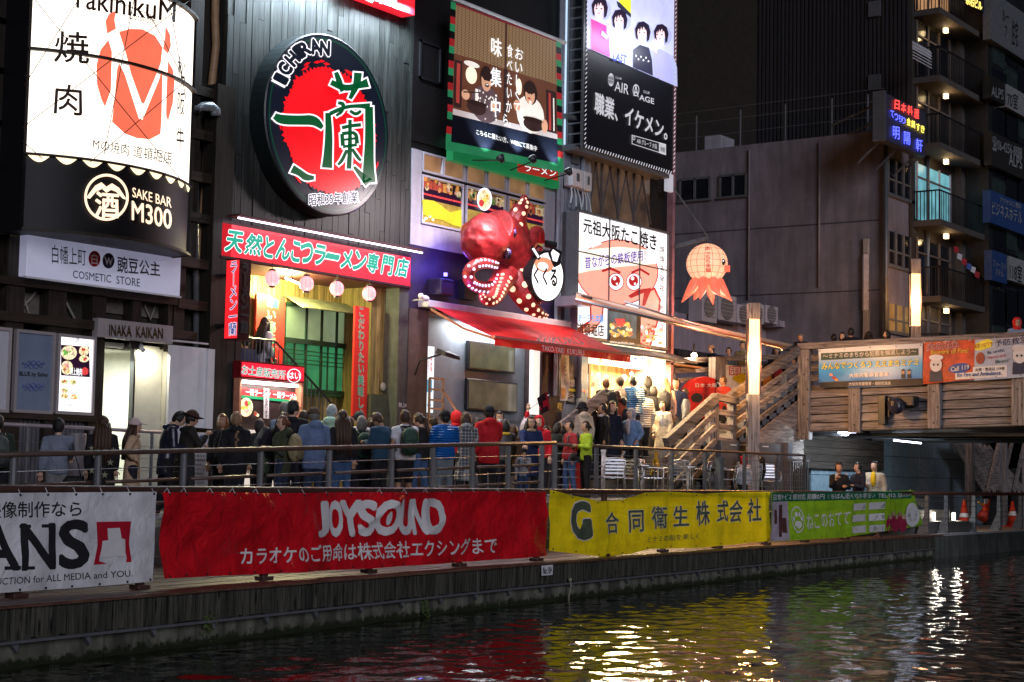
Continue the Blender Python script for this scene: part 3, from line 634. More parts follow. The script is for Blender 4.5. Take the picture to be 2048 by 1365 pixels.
def bez(*p,n=8): return list(p)
for pts in ([(232,22),(218,28),(211,42),(214,68),(232,58),(229,40)],
            [(331,52),(340,70),(342,92),(336,108),(326,98),(330,76)],
            [(217,80),(201,100),(193,130),(194,170),(203,200),(210,214),(222,180),(223,140),(224,104)],
            [(238,64),(260,58),(285,59),(310,72),(325,95),(322,125),(316,142),(288,208),(283,206),(262,148),(252,108)],
            [(234,140),(238,126),(250,150),(278,238),(285,240),(318,160),(324,138),(325,160),(323,240),(321,268),(300,279),(275,277),(250,268),(224,244),(229,200)],
            [(336,122),(346,140),(349,166),(346,205),(336,244),(332,230),(333,180)]): shape(pts,SC,.05,e_red,cs,'bull_emblem')
T('焼',[(108,124),(178,128),(177,66),(112,62)],SC,[(.015,m_ink,.05)],cs)
T('肉',[(108,227),(164,232),(163,172),(112,168)],SC,[(.015,m_ink,.05)],cs)
T('YakinikuM',[(140,14),(350,45),(352,4),(142,-30)],SC,[(.015,m_ink,.05)],cs)
T('Dotonbori',[(258,38),(313,50),(314,36),(260,24)],SC,[(0,m_ink,.05)],cs)
T('松\n阪\n牛',[(352,300),(368,302),(371,116),(356,112)],SC,[(.01,m_ink,.03)],cs,lead=1.4)
T('Mの焼肉 道頓堀店',[(185,298),(344,330),(346,304),(187,276)],SC,[(.005,m_ink,.05)],cs)
e_pch = EM('lit_peach',(1,.72,.5),1.5,samp=False)
ring(213,395,44.5,47,5,SC,.05,e_pch,cs,'emblem_ring')
T('酒',[(190,434),(238,436),(237,388),(192,384)],SC,[(.03,e_pch,.06)],cs)
shape([(172,396),(190,372),(203,365),(213,374),(224,367),(238,376),(254,400),(246,398),(232,384),(222,380),(213,386),(204,378),(192,384),(180,398)],SC,.05,e_pch,cs,'roof_mark')
T('SAKE BAR',[(265,394),(343,416),(343,396),(265,375)],SC,[(.01,e_pch,.02)],cs)
T('M300',[(264,440),(343,459),(343,421),(264,402)],SC,[(.02,e_pch,.02)],cs)
m_line = M('dark_cable',(.05,.012,.005),.5)
for ln in (((70,0),(370,370)),((160,-5),(48,172)),((380,0),(45,256)),((268,0),(208,310)),((368,165),(180,325)),((150,-30),(300,30)),((300,30),(374,170)),((45,282),(85,318)),((335,-20),(372,200))):
    (x0,y0),(x1,y1) = ln; G().tube([SC(lerp(x0,x1,k/10),lerp(y0,y1,k/10),.065) for k in range(11)],.0065,4).make('brace_cable',m_line,cs)
# cosmetic store box sign
YC = W-.2; Sc = SY(YC)
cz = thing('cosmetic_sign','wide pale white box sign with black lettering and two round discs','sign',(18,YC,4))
a = Sc(56,468); b_ = Sc(360,593); G().box(a.x,b_.x,YC,W,b_.z,Sc(56,468).z).make('box',EM('cool_white_panel',(.62,.64,.92),.26,var=.12,base=(.7,.7,.8)),cz,bevel=.01)  # faint bluish glow added to the sign face, which lies in shade
G().box(a.x-.02,b_.x+.02,YC-.015,YC+.03,b_.z-.03,b_.z).box(a.x-.02,b_.x+.02,YC-.015,YC+.03,a.z,a.z+.03).make('frame',m_white_p,cz)
T('白幡上町',[(104,527),(172,532),(172,499),(104,489)],Sc,[(-.004,mp_k,.008)],cz)
shape(ell(189,518,12,16,24),Sc,.006,mp_r,cz,'red_disc'); shape(ell(217,522,12,15.5,24),Sc,.006,M('printed_navy',(.02,.02,.06),.5),cz,'navy_disc')
T('白',[(183,529),(195,530),(195,508),(183,506)],Sc,[(-.005,mp_w,.01)],cz); T('w',[(209,529),(226,531),(226,516),(209,514)],Sc,[(.01,mp_w,.01)],cz)
T('豌豆公主',[(235,545),(320,553),(320,525),(235,512)],Sc,[(.02,mp_k,.008)],cz)
T('COSMETIC  STORE',[(146,556),(280,574),(280,558),(146,541)],Sc,[(.004,mp_k,.008)],cz)
lamp('street_spill','AREA',Sc(150,600)+Vector((0,-.2,-.1)),0,(1,1,1)) if False else None
# steel lintel sign
Sk = SY(W-.12); ik = thing('lintel_sign','brushed steel lintel plate with raised brass letters over the doorway','sign',(19,W,3))
a = Sk(197,636); b_ = Sk(345,691); G().box(a.x,b_.x,W-.12,W+.05,b_.z+.02,a.z).make('plate',m_steel,ik)
T('INAKA  KAIKAN',[(219,671),(326,678),(326,657),(219,649)],Sk,[(.015,M('dark_brass',(.16,.11,.03),.3,metal=.7),.03)],ik)
# doorway with a lit white stair hall
dr = thing('doorway','open doorway to a bright white stair hall below the steel lintel','doorway',(dX0,W,1))
g = G(); g.box(dX0-.05,dX0,W+.1,W+2,.9,dZ); g.box(dX1,dX1+.05,W+.1,W+2,.9,dZ); g.box(dX0,dX1,W+2,W+2.1,.9,dZ); g.box(dX0,dX1,W+.2,W+2.1,dZ,dZ+.08)
g.make('hall_wall',m_room,dr); G().box(dX0,dX1,W+.1,W+2,.86,.9).make('hall_floor',m_pave,dr)
xm = SY(W)(277,800).x
G().hexa([(xm,W+.15,.9),(dX1-.02,W+.2,.9),(dX1-.02,W+.25,.9),(xm,W+.2,.9)],[(xm,W+.15,dZ),(dX1-.02,W+.2,dZ),(dX1-.02,W+.25,dZ),(xm,W+.2,dZ)]).make('door',m_room,dr)
G().box(xm-.04,xm,W+.1,W+.2,.9,dZ).make('door_post',m_black,dr)
Sh = SY(W+1.98); a,b_ = Sh(207,712),Sh(236,772); g = G(); t_ = .05
g.box(a.x,b_.x,W+1.95,W+1.99,a.z-t_,a.z).box(a.x,b_.x,W+1.95,W+1.99,b_.z,b_.z+t_).box(a.x,a.x+t_,W+1.95,W+1.99,b_.z,a.z).box(b_.x-t_,b_.x,W+1.95,W+1.99,b_.z,a.z).make('notice_frame',m_galv,dr)
G().tube([SY(W+.1)(281,690),SY(W-.1)(283,698),SY(W-.15)(287,702)],.04,8).make('door_camera',m_white_p,ik)
lamp('hall_lamp','AREA',((dX0+xm)/2,W+.9,dZ-.12),110,(.92,1,.9),dr,.5,.8,(0,.1,-1)); lamp('porch_lamp','AREA',((dX0+dX1)/2+.3,W-.1,dZ-.05),14,(1,.93,.7),dr,.5,.1,(0,.5,-1))
G().box((dX0+xm)/2-.2,(dX0+xm)/2+.2,W+.7,W+1.3,dZ-.06,dZ).make('ceiling_lamp',EM('hall_light',(.95,1,.92),4),dr)
# poster cases left of the doorway
def case(p0,p1,name,label,mat,par=None):
    S_ = SY(W-.05); a = S_(*p0); b_ = S_(*p1); t = thing(name,label,'poster case',(a.x,W,b_.z)); f = .05
    G().box(a.x,b_.x,W-.05,W+.1,a.z-f,a.z).box(a.x,b_.x,W-.05,W+.1,b_.z,b_.z+f).box(a.x,a.x+f,W-.05,W+.1,b_.z+f,a.z-f).box(b_.x-f,b_.x,W-.05,W+.1,b_.z+f,a.z-f).make('frame',m_steel,t)
    G().box(a.x+f,b_.x-f,W-.02,W+.05,b_.z+f,a.z-f).make('panel',mat,t); return t,SY(W-.03)
case((-60,648),(18,826),'poster_case','blank white poster case cut by the left edge',M('blank_poster',(.6,.6,.66),.3,var=.04))
t,S_ = case((34,658),(106,829),'poster_case','steel-framed blue poster case with two blue scroll ornaments',M('blue_grey_poster',(.20,.25,.36),.25,var=.12,scale=1.5))
T('BLUE by Soho',[(39,754),(95,756),(95,746),(39,743)],S_,[(.02,mp_k,.006)],t)
mbl = M('printed_blue',(.08,.13,.4),.5)
for yy in (727,772):
    for q in range(9):
        xx = 47+q*5; r_ = 3.5+2*math.cos((q-4)*.5); ring(xx,yy+(q % 2)*5,r_,r_*1.1,1.1,S_,.006,mbl,t,'ornament',10)
t,S_ = case((118,667),(188,832),'menu_case','brightly lit steel menu case with food pictures beside the doorway',EM('lit_menu',(1,.96,1),1.25,var=.1))
T('1･2F',[(146,683),(159,684),(159,677),(146,676)],S_,[(.01,mp_k,.03)],t)
fc = [M('food_%s' % n_,c_,.5,var=.5,scale=30) for n_,c_ in (('red',(.5,.04,.05)),('brown',(.3,.12,.06)),('pink',(.7,.3,.25)),('orange',(.75,.3,.06)),('cream',(.7,.55,.35)),('green',(.12,.3,.05)),('gold',(.6,.42,.08)))]
ef = [EM('lit_food_%s' % n_,c_,1.0,var=.7,scale=22,samp=False) for n_,c_ in (('red',(.7,.06,.06)),('brown',(.4,.16,.08)),('pink',(1,.45,.4)),('orange',(1,.42,.1)),('cream',(1,.8,.5)),('green',(.2,.5,.1)),('gold',(.9,.6,.12)))]
e_kk = EM('lit_black_print',(.02,.005,.02),1,samp=False)
def dish(cx_,cy_,rx_,ry_,S_,l,par,mats,bowl=True,seed=0):
    r_ = random.Random(int(cx_*7+cy_)+seed)
    if bowl: shape(ell(cx_,cy_,rx_,ry_,18),S_,l,mats[4],par,'dish_print')
    for k in range(6): shape(ell(cx_+r_.uniform(-.5,.5)*rx_,cy_+r_.uniform(-.5,.5)*ry_,rx_*r_.uniform(.2,.42),ry_*r_.uniform(.2,.42),9),S_,l+.004+.002*k,r_.choice(mats),par,'dish_print')
shape([(122,690),(178,694),(180,755),(122,751)],S_,.008,e_kk,t,'dark_band')
dish(138,706,16,14,S_,.014,t,ef); dish(168,702,10,10,S_,.014,t,ef,seed=3); dish(168,718,10,7,S_,.014,t,ef); dish(134,736,12,14,S_,.014,t,ef,seed=5); dish(170,743,7,8,S_,.014,t,[ef[0]]*7)
T('特上焼肉',[(140,750),(164,752),(164,737),(140,736)],S_,[(.03,m_white_e,.03)],t)
for x0,y0 in ((121,757),(138,758),(121,775),(121,786),(140,787)): dish(x0+8,y0+7,8,6,S_,.01,t,ef)
T('コース 7,400円～',[(123,812),(150,814),(150,809),(123,807)],S_,[(.0,e_kk,.01)],t)
# white hoarding panel right of the door
wp = thing('white_hoarding','plain white hoarding panel between the doorway and the ramen shop','panel',(20,W,1))
FB('panel',(341,690),(416,857),W-.16,.06,m_white_p,wp); FB('edge_strip',(417,698),(425,858),W-.22,.08,m_white_p,wp); FB('top_strip',(351,680),(417,690),W-.2,.08,m_white_p,wp); FB('seam',(415.5,696),(417,850),W-.17,.02,m_black,wp)
bd = thing('poster_stand','tall white printed notice board standing behind the man with the brown hat','notice board',SY(21)(398,950))
FB('board',(384,865),(415,985),21.0,.05,M('white_poster',(.65,.65,.72),.5),bd); S_ = SY(21.0)
shape(ell(404,880,8,9,20),S_,.006,mbl,bd,'blue_print')
for k in range(9): T(random.choice(['営業時間','駐輪禁止','火気厳禁','お知らせ']),[(388,905+k*9),(410,906+k*9),(410,901+k*9),(388,900+k*9)],S_,[(0,mp_k,.006)],bd)
# ================= ramen building with the oval sign =================
ib = thing('ramen_building','tall building clad in dark vertical boards carrying the large oval ramen sign','building',(24,W,1))
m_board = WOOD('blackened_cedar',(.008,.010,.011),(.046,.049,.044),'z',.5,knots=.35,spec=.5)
m_board_lit = WOOD('lit_brown_cedar',(.10,.075,.025),(.34,.27,.09),'z',.55,knots=.25)  # lit copy of the boards, yellow lamp light mixed into the colour
zs = SY(W)(600,545).z; zbot = .3
G().box(XI0,XI1,W+.08,W+6,zs+.1,17).make('core_wall',m_dark,ib)
nbd = 0; x = XI0; col_w = (XI1-XI0)/34
for c_ in range(34):
    zc = zs+.0; k = 0; off_ = random.uniform(0,2.4)
    cuts = [zs]+[zs+off_+i*2.45 for i in range(5)]+[16.5]
    for z0,z1 in zip(cuts,cuts[1:]):
        if z1-z0 < .15: continue
        d = random.uniform(0,.018)
        G().box(x+.005,x+col_w-.005,W-d,W+.08,z0+.004,z1-.004).make('board',m_board,ib); nbd += 1
    x += col_w
for c_ in (0,1,2,3):   # boarded pier left of the recess
    x = XI0+c_*.155; G().box(x+.004,x+.15,W-.01*(c_ % 2),W+.1,zbot,zs).make('board',m_board,ib)
G().box(XI0,SY(W)(478,700).x,W+.1,W+1.4,zbot,zs).make('pier',m_dark,ib)
# recess behind the lanterns
RX0,RX1,RY = SY(W)(478,700).x,XI1-.05,W+1.15
x = RX0; k = 0
while x < RX1:
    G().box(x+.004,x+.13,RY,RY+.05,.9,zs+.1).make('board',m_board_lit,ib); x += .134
G().box(RX0,XI1,RY+.05,RY+.2,.9,zs+.2).make('rear_wall',m_dark,ib)
m_soff = M('maroon_soffit',(.06,.012,.012),.5); G().box(RX0-.05,XI1,W-.1,RY+.1,zs,zs+.12).make('soffit',m_soff,ib)
x = W-.02; xr = SY(W)(772,700).x
# right-hand boarded bay, nearer to the street, warmly lit
xw0 = SY(W+.35)(741,700).x; xw = xw0
while xw < XI1-.32:
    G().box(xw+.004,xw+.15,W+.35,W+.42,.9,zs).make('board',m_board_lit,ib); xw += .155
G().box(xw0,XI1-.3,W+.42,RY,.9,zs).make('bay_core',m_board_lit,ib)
G().box(XI1-.3,XI1,W-.03,RY,.3,zs).make('corner_post',M('grey_green_panel',(.075,.085,.08),.4,var=.3,dirt=.4),ib)
FB('utility_panel',(742,788),(799,860),W+.2,.12,M('green_grey_cover',(.07,.085,.05),.45,var=.3),ib)
T('無.24',[(797,815),(813,816),(813,806),(797,805)],SY(W-.03),[(.01,mp_w,.01)],ib)
G().sph(SY(W+.3)(766,774),(.09,.04,.09),14,8).make('round_lamp_cover',M('pale_knob',(.4,.4,.3),.4),ib,smooth=True)
# green shuttered window
gw = thing('green_window','wide window with green-lit dark lattice frames under a corrugated awning','window',SY(RY-.05)(640,790))
Sg = SY(RY-.08); a = Sg(568,604); b_ = Sg(708,795); m_gf = M('dark_green_frame',(.01,.03,.015),.4); m_gg = EM('green_glass',(.05,.32,.13),.5,var=.55,scale=1.1,base=(.02,.1,.05),rough=.15)
G().box(a.x,b_.x,RY-.06,RY-.02,b_.z,a.z).make('glass',m_gg,gw)
m_gt = EM('pale_green_glass',(.30,.42,.22),.42,var=.5,scale=1.5,base=(.1,.15,.1))
zm = Sg(640,683).z; G().box(a.x+.05,b_.x-.05,RY-.075,RY-.062,zm,a.z-.05).make('upper_glass',m_gt,gw)
def bar(x0,x1,z0,z1,d=.03): G().box(x0,x1,RY-.08-d,RY-.078,z0,z1).make('frame_bar',m_gf,gw)
ww = b_.x-a.x
for u in (0,.29,.5,.71,.97): bar(a.x+ww*u,a.x+ww*u+.05,b_.z,a.z)
for u in (.145,.6,.85): bar(a.x+ww*u,a.x+ww*u+.022,b_.z,zm)
bar(a.x,b_.x,b_.z,b_.z+.1,.06); bar(a.x,b_.x,a.z-.06,a.z,.06); bar(a.x,b_.x,zm-.1,zm,.07)
for dz in (.22,.3,.4,.48): bar(a.x,b_.x,zm-dz-.016,zm-dz,.02)
S_ = SY(RY-.1); p0 = S_(572,592); p1 = S_(716,612); g = G(); nn = 60; sag = .42
g.grid(nn,1,lambda u,v: Vector((lerp(p0.x,p1.x,u)-.1*v,RY-.1-.55*v,lerp(p0.z,p1.z,0)-sag*v*.6+.018*(1 if int(u*nn) % 2 else -1))))
g.make('corrugated_awning',M('corrugated_tin',(.16,.17,.1),.5,metal=.3),gw)
# upright red banners
m_rb = M('red_board',(.55,.03,.02),.5,var=.08); mg_t = M('green_letter',(.02,.35,.12),.5); 
v1 = thing('upright_red_sign','upright red board with green and white vertical lettering left of the green window','sign',SY(RY-.2)(540,720))
FB('board',(514,586),(565,790),RY-.22,.05,m_rb,v1); S_ = SY(RY-.22)
T('赤\nい\n秘\n伝\nの\nた\nれ',[(532,760),(550,762),(552,596),(534,594)],S_,[(.05,mp_w,.006),(.015,mg_t,.012)],v1,lead=1.1); shape([(548,598),(558,600),(556,618),(546,615)],S_,.02,mg_t,v1,'green_tag')
v2 = thing('upright_red_sign','narrow upright red board with hiragana lettering right of the green window','sign',SY(W+.3)(722,850))
FB('board',(711,612),(733,842),W+.3,.05,m_rb,v2); S_ = SY(W+.3)
T('こ\nだ\nわ\nり\nた\nい\n美\n味\nし\nさ',[(715,838),(727,839),(729,618),(717,616)],S_,[(.05,mp_w,.006),(.015,mg_t,.012)],v2,lead=1.0)
# pink fabric shade by the balcony
# main red sign over the entrance with its light bar
YR = W-.12; Sr = SY(YR); rs_ = thing('shop_sign','long red lit sign with green and white characters over the lanterns','sign',(24,YR,5.2))
e_r = EM('lit_red',(1,.025,.045),.88,var=.14,scale=1.5)
a = Sr(445,446); b_ = Sr(820,573); z0 = Sr(443,511).z; g = G(); g.box(a.x,b_.x,YR,W,z0,a.z); g.make('box',e_r,rs_)
G().box(a.x-.02,b_.x+.02,YR-.012,YR+.02,a.z,a.z+.05).box(a.x-.02,b_.x+.02,YR-.012,YR+.02,z0-.04,z0).make('frame',m_soff,rs_)
e_gn = EM('lit_teal',(.0,.33,.22),.95,samp=False); e_wh = EM('lit_white_letter',(1,.95,1),1.35,samp=False)
def gap(s,xs_,top,bot,S,layers,par,**k):
    for ch,(x0,x1) in zip(s,xs_): T(ch,[(x0,bot(x0)),(x1,bot(x1)),(x1,top(x1)),(x0,top(x0))],S,layers,par,name='character',**k)
s_ = '天然とんこつラーメン専門店'; x0s = [450,489,527,551,582,600,628,651,681,706,733,762,790]; wd_ = [34,34,19,27,17,24,22,26,22,25,23,24,26]
for ch,x0,w_ in zip(s_,x0s,wd_):
    top = 461+.158*(x0-450); hh = 40-.012*(x0-450)
    if ch == 'ー': top += hh*.4; hh *= .18
    T(ch,[(x0,top+hh),(x0+w_,top+hh+5),(x0+w_+2,top+5),(x0+3,top)],Sr,[(.085,e_wh,.012),(.045,e_gn,.02)],rs_,name='character',shear=.15)
e_tube = EM('tube_white',(.82,.75,1),5); g = G(); a2 = Sr(452,441); b2_ = Sr(822,503)
g.tube([(a2.x,YR-.3,a.z+.08),(b_.x,YR-.3,a.z+.08)],.017,6); g.make('tube',e_tube,rs_)
G().box(a2.x,b_.x,YR-.33,YR-.02,a.z+.12,a.z+.15).make('lamp_hood',m_soff,rs_)
lamp('tube_light','AREA',((a.x+b_.x)/2,YR-.3,a.z+.06),14,(.95,.9,1),rs_,b_.x-a.x,.05,(0,.25,-1))
# square hanging lantern sign
YQ = W-.75; Sq = SY(YQ); cx_ = Sq(478,600).x; x1_ = Sq(500,600).x; zt_,zb_ = Sq(478,516).z,Sq(477,680).z; w_ = x1_-cx_
dep = .34
hl = thing('box_lantern_sign','square vertical box lantern sign with one bright red face and one dark face','sign',(cx_,YQ,zb_))
G().box(cx_,x1_,YQ,YQ+dep,zb_,zt_).make('box',M('dark_red_box',(.05,.008,.008),.4),hl)
SXq = SX(cx_); G().box(cx_-.012,cx_,YQ+.02,YQ+dep-.02,zb_+.03,zt_-.03).make('lit_face',EM('lit_red_face',(1,.02,.03),.95),hl)
T('ラ\n｜\nメ\nン\n一\n蘭',[(457,672),(473,670),(475,522),(460,525)],SX(cx_-.012),[(.05,e_wh,.008),(.02,EM('lit_blue_letter',(.03,.06,.3),.8,samp=False),.014)],hl,lead=.9)
T('ラ\n｜\nメ\nン\n一\n蘭',[(481,666),(496,668),(498,530),(483,526)],Sq,[(.04,M('dim_grey_print',(.25,.22,.22),.5),.006),(.015,mp_k,.012)],hl,lead=.9)
G().box(cx_+.05,x1_-.05,YQ+dep,W,zt_-.3,zt_-.25).box(cx_+.05,x1_-.05,YQ+dep,W,zb_+.25,zb_+.3).make('bracket',m_black,hl)
# round paper lanterns
e_lan = EM('lantern_paper',(1,.30,.32),1.9,var=.06); lan0 = None
YN = W-.25
for k,(x_,y_,lab) in enumerate(((544.6,557.5,'first'),(613,568,'second'),(673.6,577.7,'third'),(738,587.6,'fourth'))):
    p = SY(YN)(x_,y_)
    if lan0 is None:
        lan0 = thing('paper_lantern','','lantern',p,'round red paper lanterns under the long red sign')
        g = G(); n = 20; g.sph(p,(.135,.135,.15),20,16,fn=lambda q: q*(1+.02*math.cos(q.z*34))); g.make('paper_shade',e_lan,lan0,smooth=True)
        for q in range(10):
            a = q*math.pi/5; G().tube([p+Vector((.138*math.sin(t)*math.cos(a),.138*math.sin(t)*math.sin(a),.152*math.cos(t))) for t in [math.pi*i/8 for i in range(9)]],.0025,4).make('rib',M('lantern_rib',(.3,.01,.02),.5),lan0)
        G().tube([p+Vector((0,0,.14)),p+Vector((0,0,.17))],.06,12).make('cap',m_black,lan0); G().tube([p+Vector((0,0,-.17)),p+Vector((0,0,-.14))],.06,12).make('base_ring',m_black,lan0)
        G().tube([p+Vector((0,0,.17)),p+Vector((0,0,.3))],.006,4).make('hanger',m_black,lan0)
        lamp('lantern_glow','POINT',p+Vector((0,-.05,-.3)),14,(1,.38,.3),lan0,.12).hide_render = False
        t = lan0
    else:
        t = lan0.copy(); COL.objects.link(t); t.location = p; WLOC[t.name] = p
        for ch in list(lan0.children):
            c_ = ch.copy(); COL.objects.link(c_); c_.parent = t
    t['label'] = '%s round red paper lantern from the left under the long red sign' % lab
# fluorescent sticks under the soffit
for (x0,y0,x1,y1,lab) in ((571,556,599,568,'left of the second paper lantern'),(754,602,783,613,'right of the last paper lantern')):
    S_ = SY(W+.4); a = S_(x0,y0); b_ = S_(x1,y1); t = thing('tube_lamp','small bright tube lamp under the soffit, '+lab,'lamp',a)
    G().tube([a,b_],.02,6).make('tube',EM('warm_tube',(1,.98,.8),12),t); G().tube([a.lerp(b_,.5)+Vector((0,0,.02)),a.lerp(b_,.5)+Vector((0,.1,.3))],.012,6).make('arm',m_black,t)
    lamp('tube_light','POINT',a.lerp(b_,.5)+Vector((0,.1,-.12)),400,(1,.95,.42),t,.15)
# balcony with stair rail
YB = W+.05; Sb = SY(YB); bl = thing('balcony_stair','black-railed balcony and steep stair down behind the souvenir kiosk','staircase',Sb(660,805))
a,b_,c_ = Sb(490,676),Sb(550,682),Sb(662,806); zf = Sb(520,815).z
G().tube([a,Vector((b_.x,YB,b_.z)),c_],.022,6).make('handrail',m_black,bl)
for k in range(9): x_ = lerp(a.x,b_.x,k/8); G().tube([(x_,YB,zf),(x_,YB,lerp(a.z,b_.z,k/8))],.012,5).make('baluster',m_black,bl)
for k in range(1,14): t = k/14; p = b_.lerp(c_,t); G().tube([(p.x,YB,p.z-.85),p],.012,5).make('baluster',m_black,bl)
G().box(a.x-.3,b_.x,YB-.02,RY,zf-.08,zf).make('balcony_floor',m_galv,bl)
for k in range(12): t = (k+.5)/12; p = b_.lerp(c_,t); z_ = p.z-.86; G().box(p.x-.08,p.x+.12,YB+.2,YB+.95,max(.9,z_-.03),z_).make('step',m_galv,bl)
# kiosk
YKk = W-.22; Sk2 = SY(YKk); kk = thing('souvenir_kiosk','small lit kiosk with red sign and ramen posters in front of the stair','kiosk',Sk2(540,900))
a = Sk2(482,721); b_ = Sk2(607.6,767); c_ = Sk2(480,756)
G().box(a.x,b_.x,YKk,YKk+.2,c_.z,a.z).make('sign_box',M('kiosk_red',(.22,.01,.015),.4),kk)
G().box(a.x+.02,b_.x-.02,YKk-.015,YKk-.002,c_.z+.03,a.z-.03).make('lit_sign',EM('lit_crimson',(1,.02,.05),.95),kk)
S_ = SY(YKk-.017); T('お土産販売所',[(483,749),(570,759),(571,742),(485,730)],S_,[(.05,e_wh,.006),(.02,e_gn,.012)],kk)
ring(588,752,14,14,1.5,S_,.008,e_wh,kk,'speech_ring'); T('はい',[(577,757),(600,760),(600,746),(577,744)],S_,[(.02,e_wh,.01)],kk)
zk = c_.z; xk0,xk1 = a.x,b_.x
G().box(xk0,xk1,YKk+.16,YKk+.2,.9,zk).make('back_panel',M('kiosk_black',(.03,.02,.02),.4),kk)
for q in (xk0,xk1-.05): G().box(q,q+.05,YKk+.01,YKk+.16,.9,zk).make('side_wall',M('salmon_panel',(.6,.25,.15),.5),kk)
G().box(xk0,xk1,YKk+.0,YKk+.15,.95,Sk2(540,862).z).make('counter',EM('lit_counter',(1,.88,.78),.7),kk)
G().tube([(xk0+.1,YKk+.06,zk-.06),(xk1-.1,YKk+.06,zk-.06)],.035,6).make('strip_lamp',EM('pink_strip',(1,.78,.74),5),kk)
lamp('kiosk_light','AREA',((xk0+xk1)/2,YKk-.05,zk-.08),16,(1,.8,.72),kk,xk1-xk0-.2,.1,(0,.6,-1))
S_ = SY(YKk+.15); 
ek = [(1,0),]
shape([(480,775),(602,787),(602,806),(480,796)],S_,.01,EM('kiosk_red_print',(.8,.04,.05),.5,samp=False),kk,'poster_band'); shape([(480,790),(602,802),(602,807),(480,796)],S_,.014,EM('kiosk_green_print',(.02,.35,.15),.5,samp=False),kk,'poster_band')
T('一蘭ラーメン  一蘭ラーメン',[(492,790),(595,800),(595,788),(492,778)],S_,[(.03,e_wh,.02)],kk)
dish(492,815,14,19,S_,.03,kk,ef); dish(590,808,13,15,S_,.03,kk,ef); dish(514,828,9,9,S_,.03,kk,[ef[0],ef[1],ef[4],ef[0],ef[4],ef[2],ef[0]],bowl=False)
shape([(528,777),(538,778),(538,838),(527,837)],S_,.04,mp_w,kk,'price_strip'); T('替\nば\n玉\nあ\nり\nま\nす',[(529,836),(536,837),(537,780),(530,779)],S_,[(.02,mp_k,.05)],kk)
# ---------------- the big oval sign ----------------
YO = W-.38; So = SY(YO); cL,cR_ = So(527,250),So(777,260); cT,cB = So(640,64),So(668,434)
ox,oz = (cL.x+cR_.x)/2,(cT.z+cB.z)/2; orx,orz = (cR_.x-cL.x)/2,(cT.z-cB.z)/2
ov = thing('oval_sign','huge oval lit ramen sign with red brushed disc and green characters','sign',(ox,YO,oz))
def epts(k,Y,n=72,dx=0): return [Vector((ox+dx+orx*k*math.cos(2*math.pi*i/n),Y,oz+orz*k*math.sin(2*math.pi*i/n))) for i in range(n)]
g = G(); g.loft([epts(.985,YO-.02),epts(1.0,YO),epts(1.0,W)],caps=True); g.make('housing',M('sign_housing',(.008,.014,.016),.35,spec=.35),ov)
e_blk = EM('lit_black',(.004,.006,.015),1,samp=False,base=(.004,.005,.01)); e_bgr = EM('lit_dark_green',(.0,.05,.018),1,samp=False,base=(.004,.03,.012)); e_rd = EM('lit_deep_red',(.92,.006,.012),.95,var=.16,scale=2)
g = G(); g.poly(epts(.97,YO-.026)); g.make('black_face',e_blk,ov)
g = G(); A1 = epts(.945,YO-.032); A2 = epts(.93,YO-.032); n = 72; g.add(A1+A2,[(k,(k+1) % n,(k+1) % n+n,k+n) for k in range(n)]); g.make('green_ring',e_bgr,ov)
g = G(); rr = random.Random(3); n = 150; P = []
for i in range(n):
    a = 2*math.pi*i/n; k = .74+.035*noise.noise(Vector((math.cos(a)*4,math.sin(a)*4,1)))+(.045 if i % 2 else -.01)*rr.random()
    P.append(Vector((ox+.02+orx*k*math.cos(a),YO-.036,oz-.12+orz*k*math.sin(a)*.93)))
cpt = Vector((ox+.02,YO-.036,oz-.12)); g.add(P+[cpt],[(i,(i+1) % n,n) for i in range(n)]); g.make('red_disc',e_rd,ov)
for k in range(26):   # dry-brush flecks round the disc
    a = rr.uniform(0,6.28); r_ = rr.uniform(.77,.83); p = Vector((ox+.02+orx*r_*math.cos(a),YO-.04,oz-.12+orz*r_*math.sin(a)*.93)); t_ = Vector((-math.sin(a),0,math.cos(a))); n_ = Vector((math.cos(a),0,math.sin(a)))
    G().poly([p-t_*.12,p+n_*.03,p+t_*rr.uniform(.05,.16),p-n_*.03]).make('brush_fleck',e_rd if k % 2 else e_blk,ov)
So2 = SY(YO-.03); ow = EM('lit_outline',(1,.94,1),1.15,samp=False); og = EM('lit_green_char',(.0,.075,.02),1,samp=False,base=(.004,.05,.015))
def stroke(pts,wds,S,par,nm='brush_stroke'):
    """tapered brush stroke with a pale outline, flat print on the sign"""
    def smooth(P_):
        for _ in range(2): P_ = [P_[0]]+[q for a_,b__ in zip(P_,P_[1:]) for q in (tuple(lerp(a_[k],b__[k],.25) for k in range(len(a_))),tuple(lerp(a_[k],b__[k],.75) for k in range(len(a_))))]+[P_[-1]]
        return P_
    Q = smooth([(x,y,w_*1.22) for (x,y),w_ in zip(pts,wds)])
    for ex,l,mat in ((3.0,.012,ow),(0,.02,og)):
        Lh,Rh = [],[]
        for i,(x,y,w_) in enumerate(Q):
            a_ = Q[max(0,i-1)]; b__ = Q[min(len(Q)-1,i+1)]; dx,dy = b__[0]-a_[0],b__[1]-a_[1]; d_ = math.hypot(dx,dy) or 1; dx /= d_; dy /= d_
            e_ = -ex if i == 0 else (ex if i == len(Q)-1 else 0); hw_ = w_/2+ex
            Lh.append(S(x-dy*hw_+dx*e_,y+dx*hw_+dy*e_,l)); Rh.append(S(x+dy*hw_+dx*e_,y-dx*hw_+dy*e_,l))
        n_ = len(Q); G().add(Lh+Rh,[(i,i+1,i+1+n_,i+n_) for i in range(n_-1)]).make(nm,mat,par)
P_ = So2
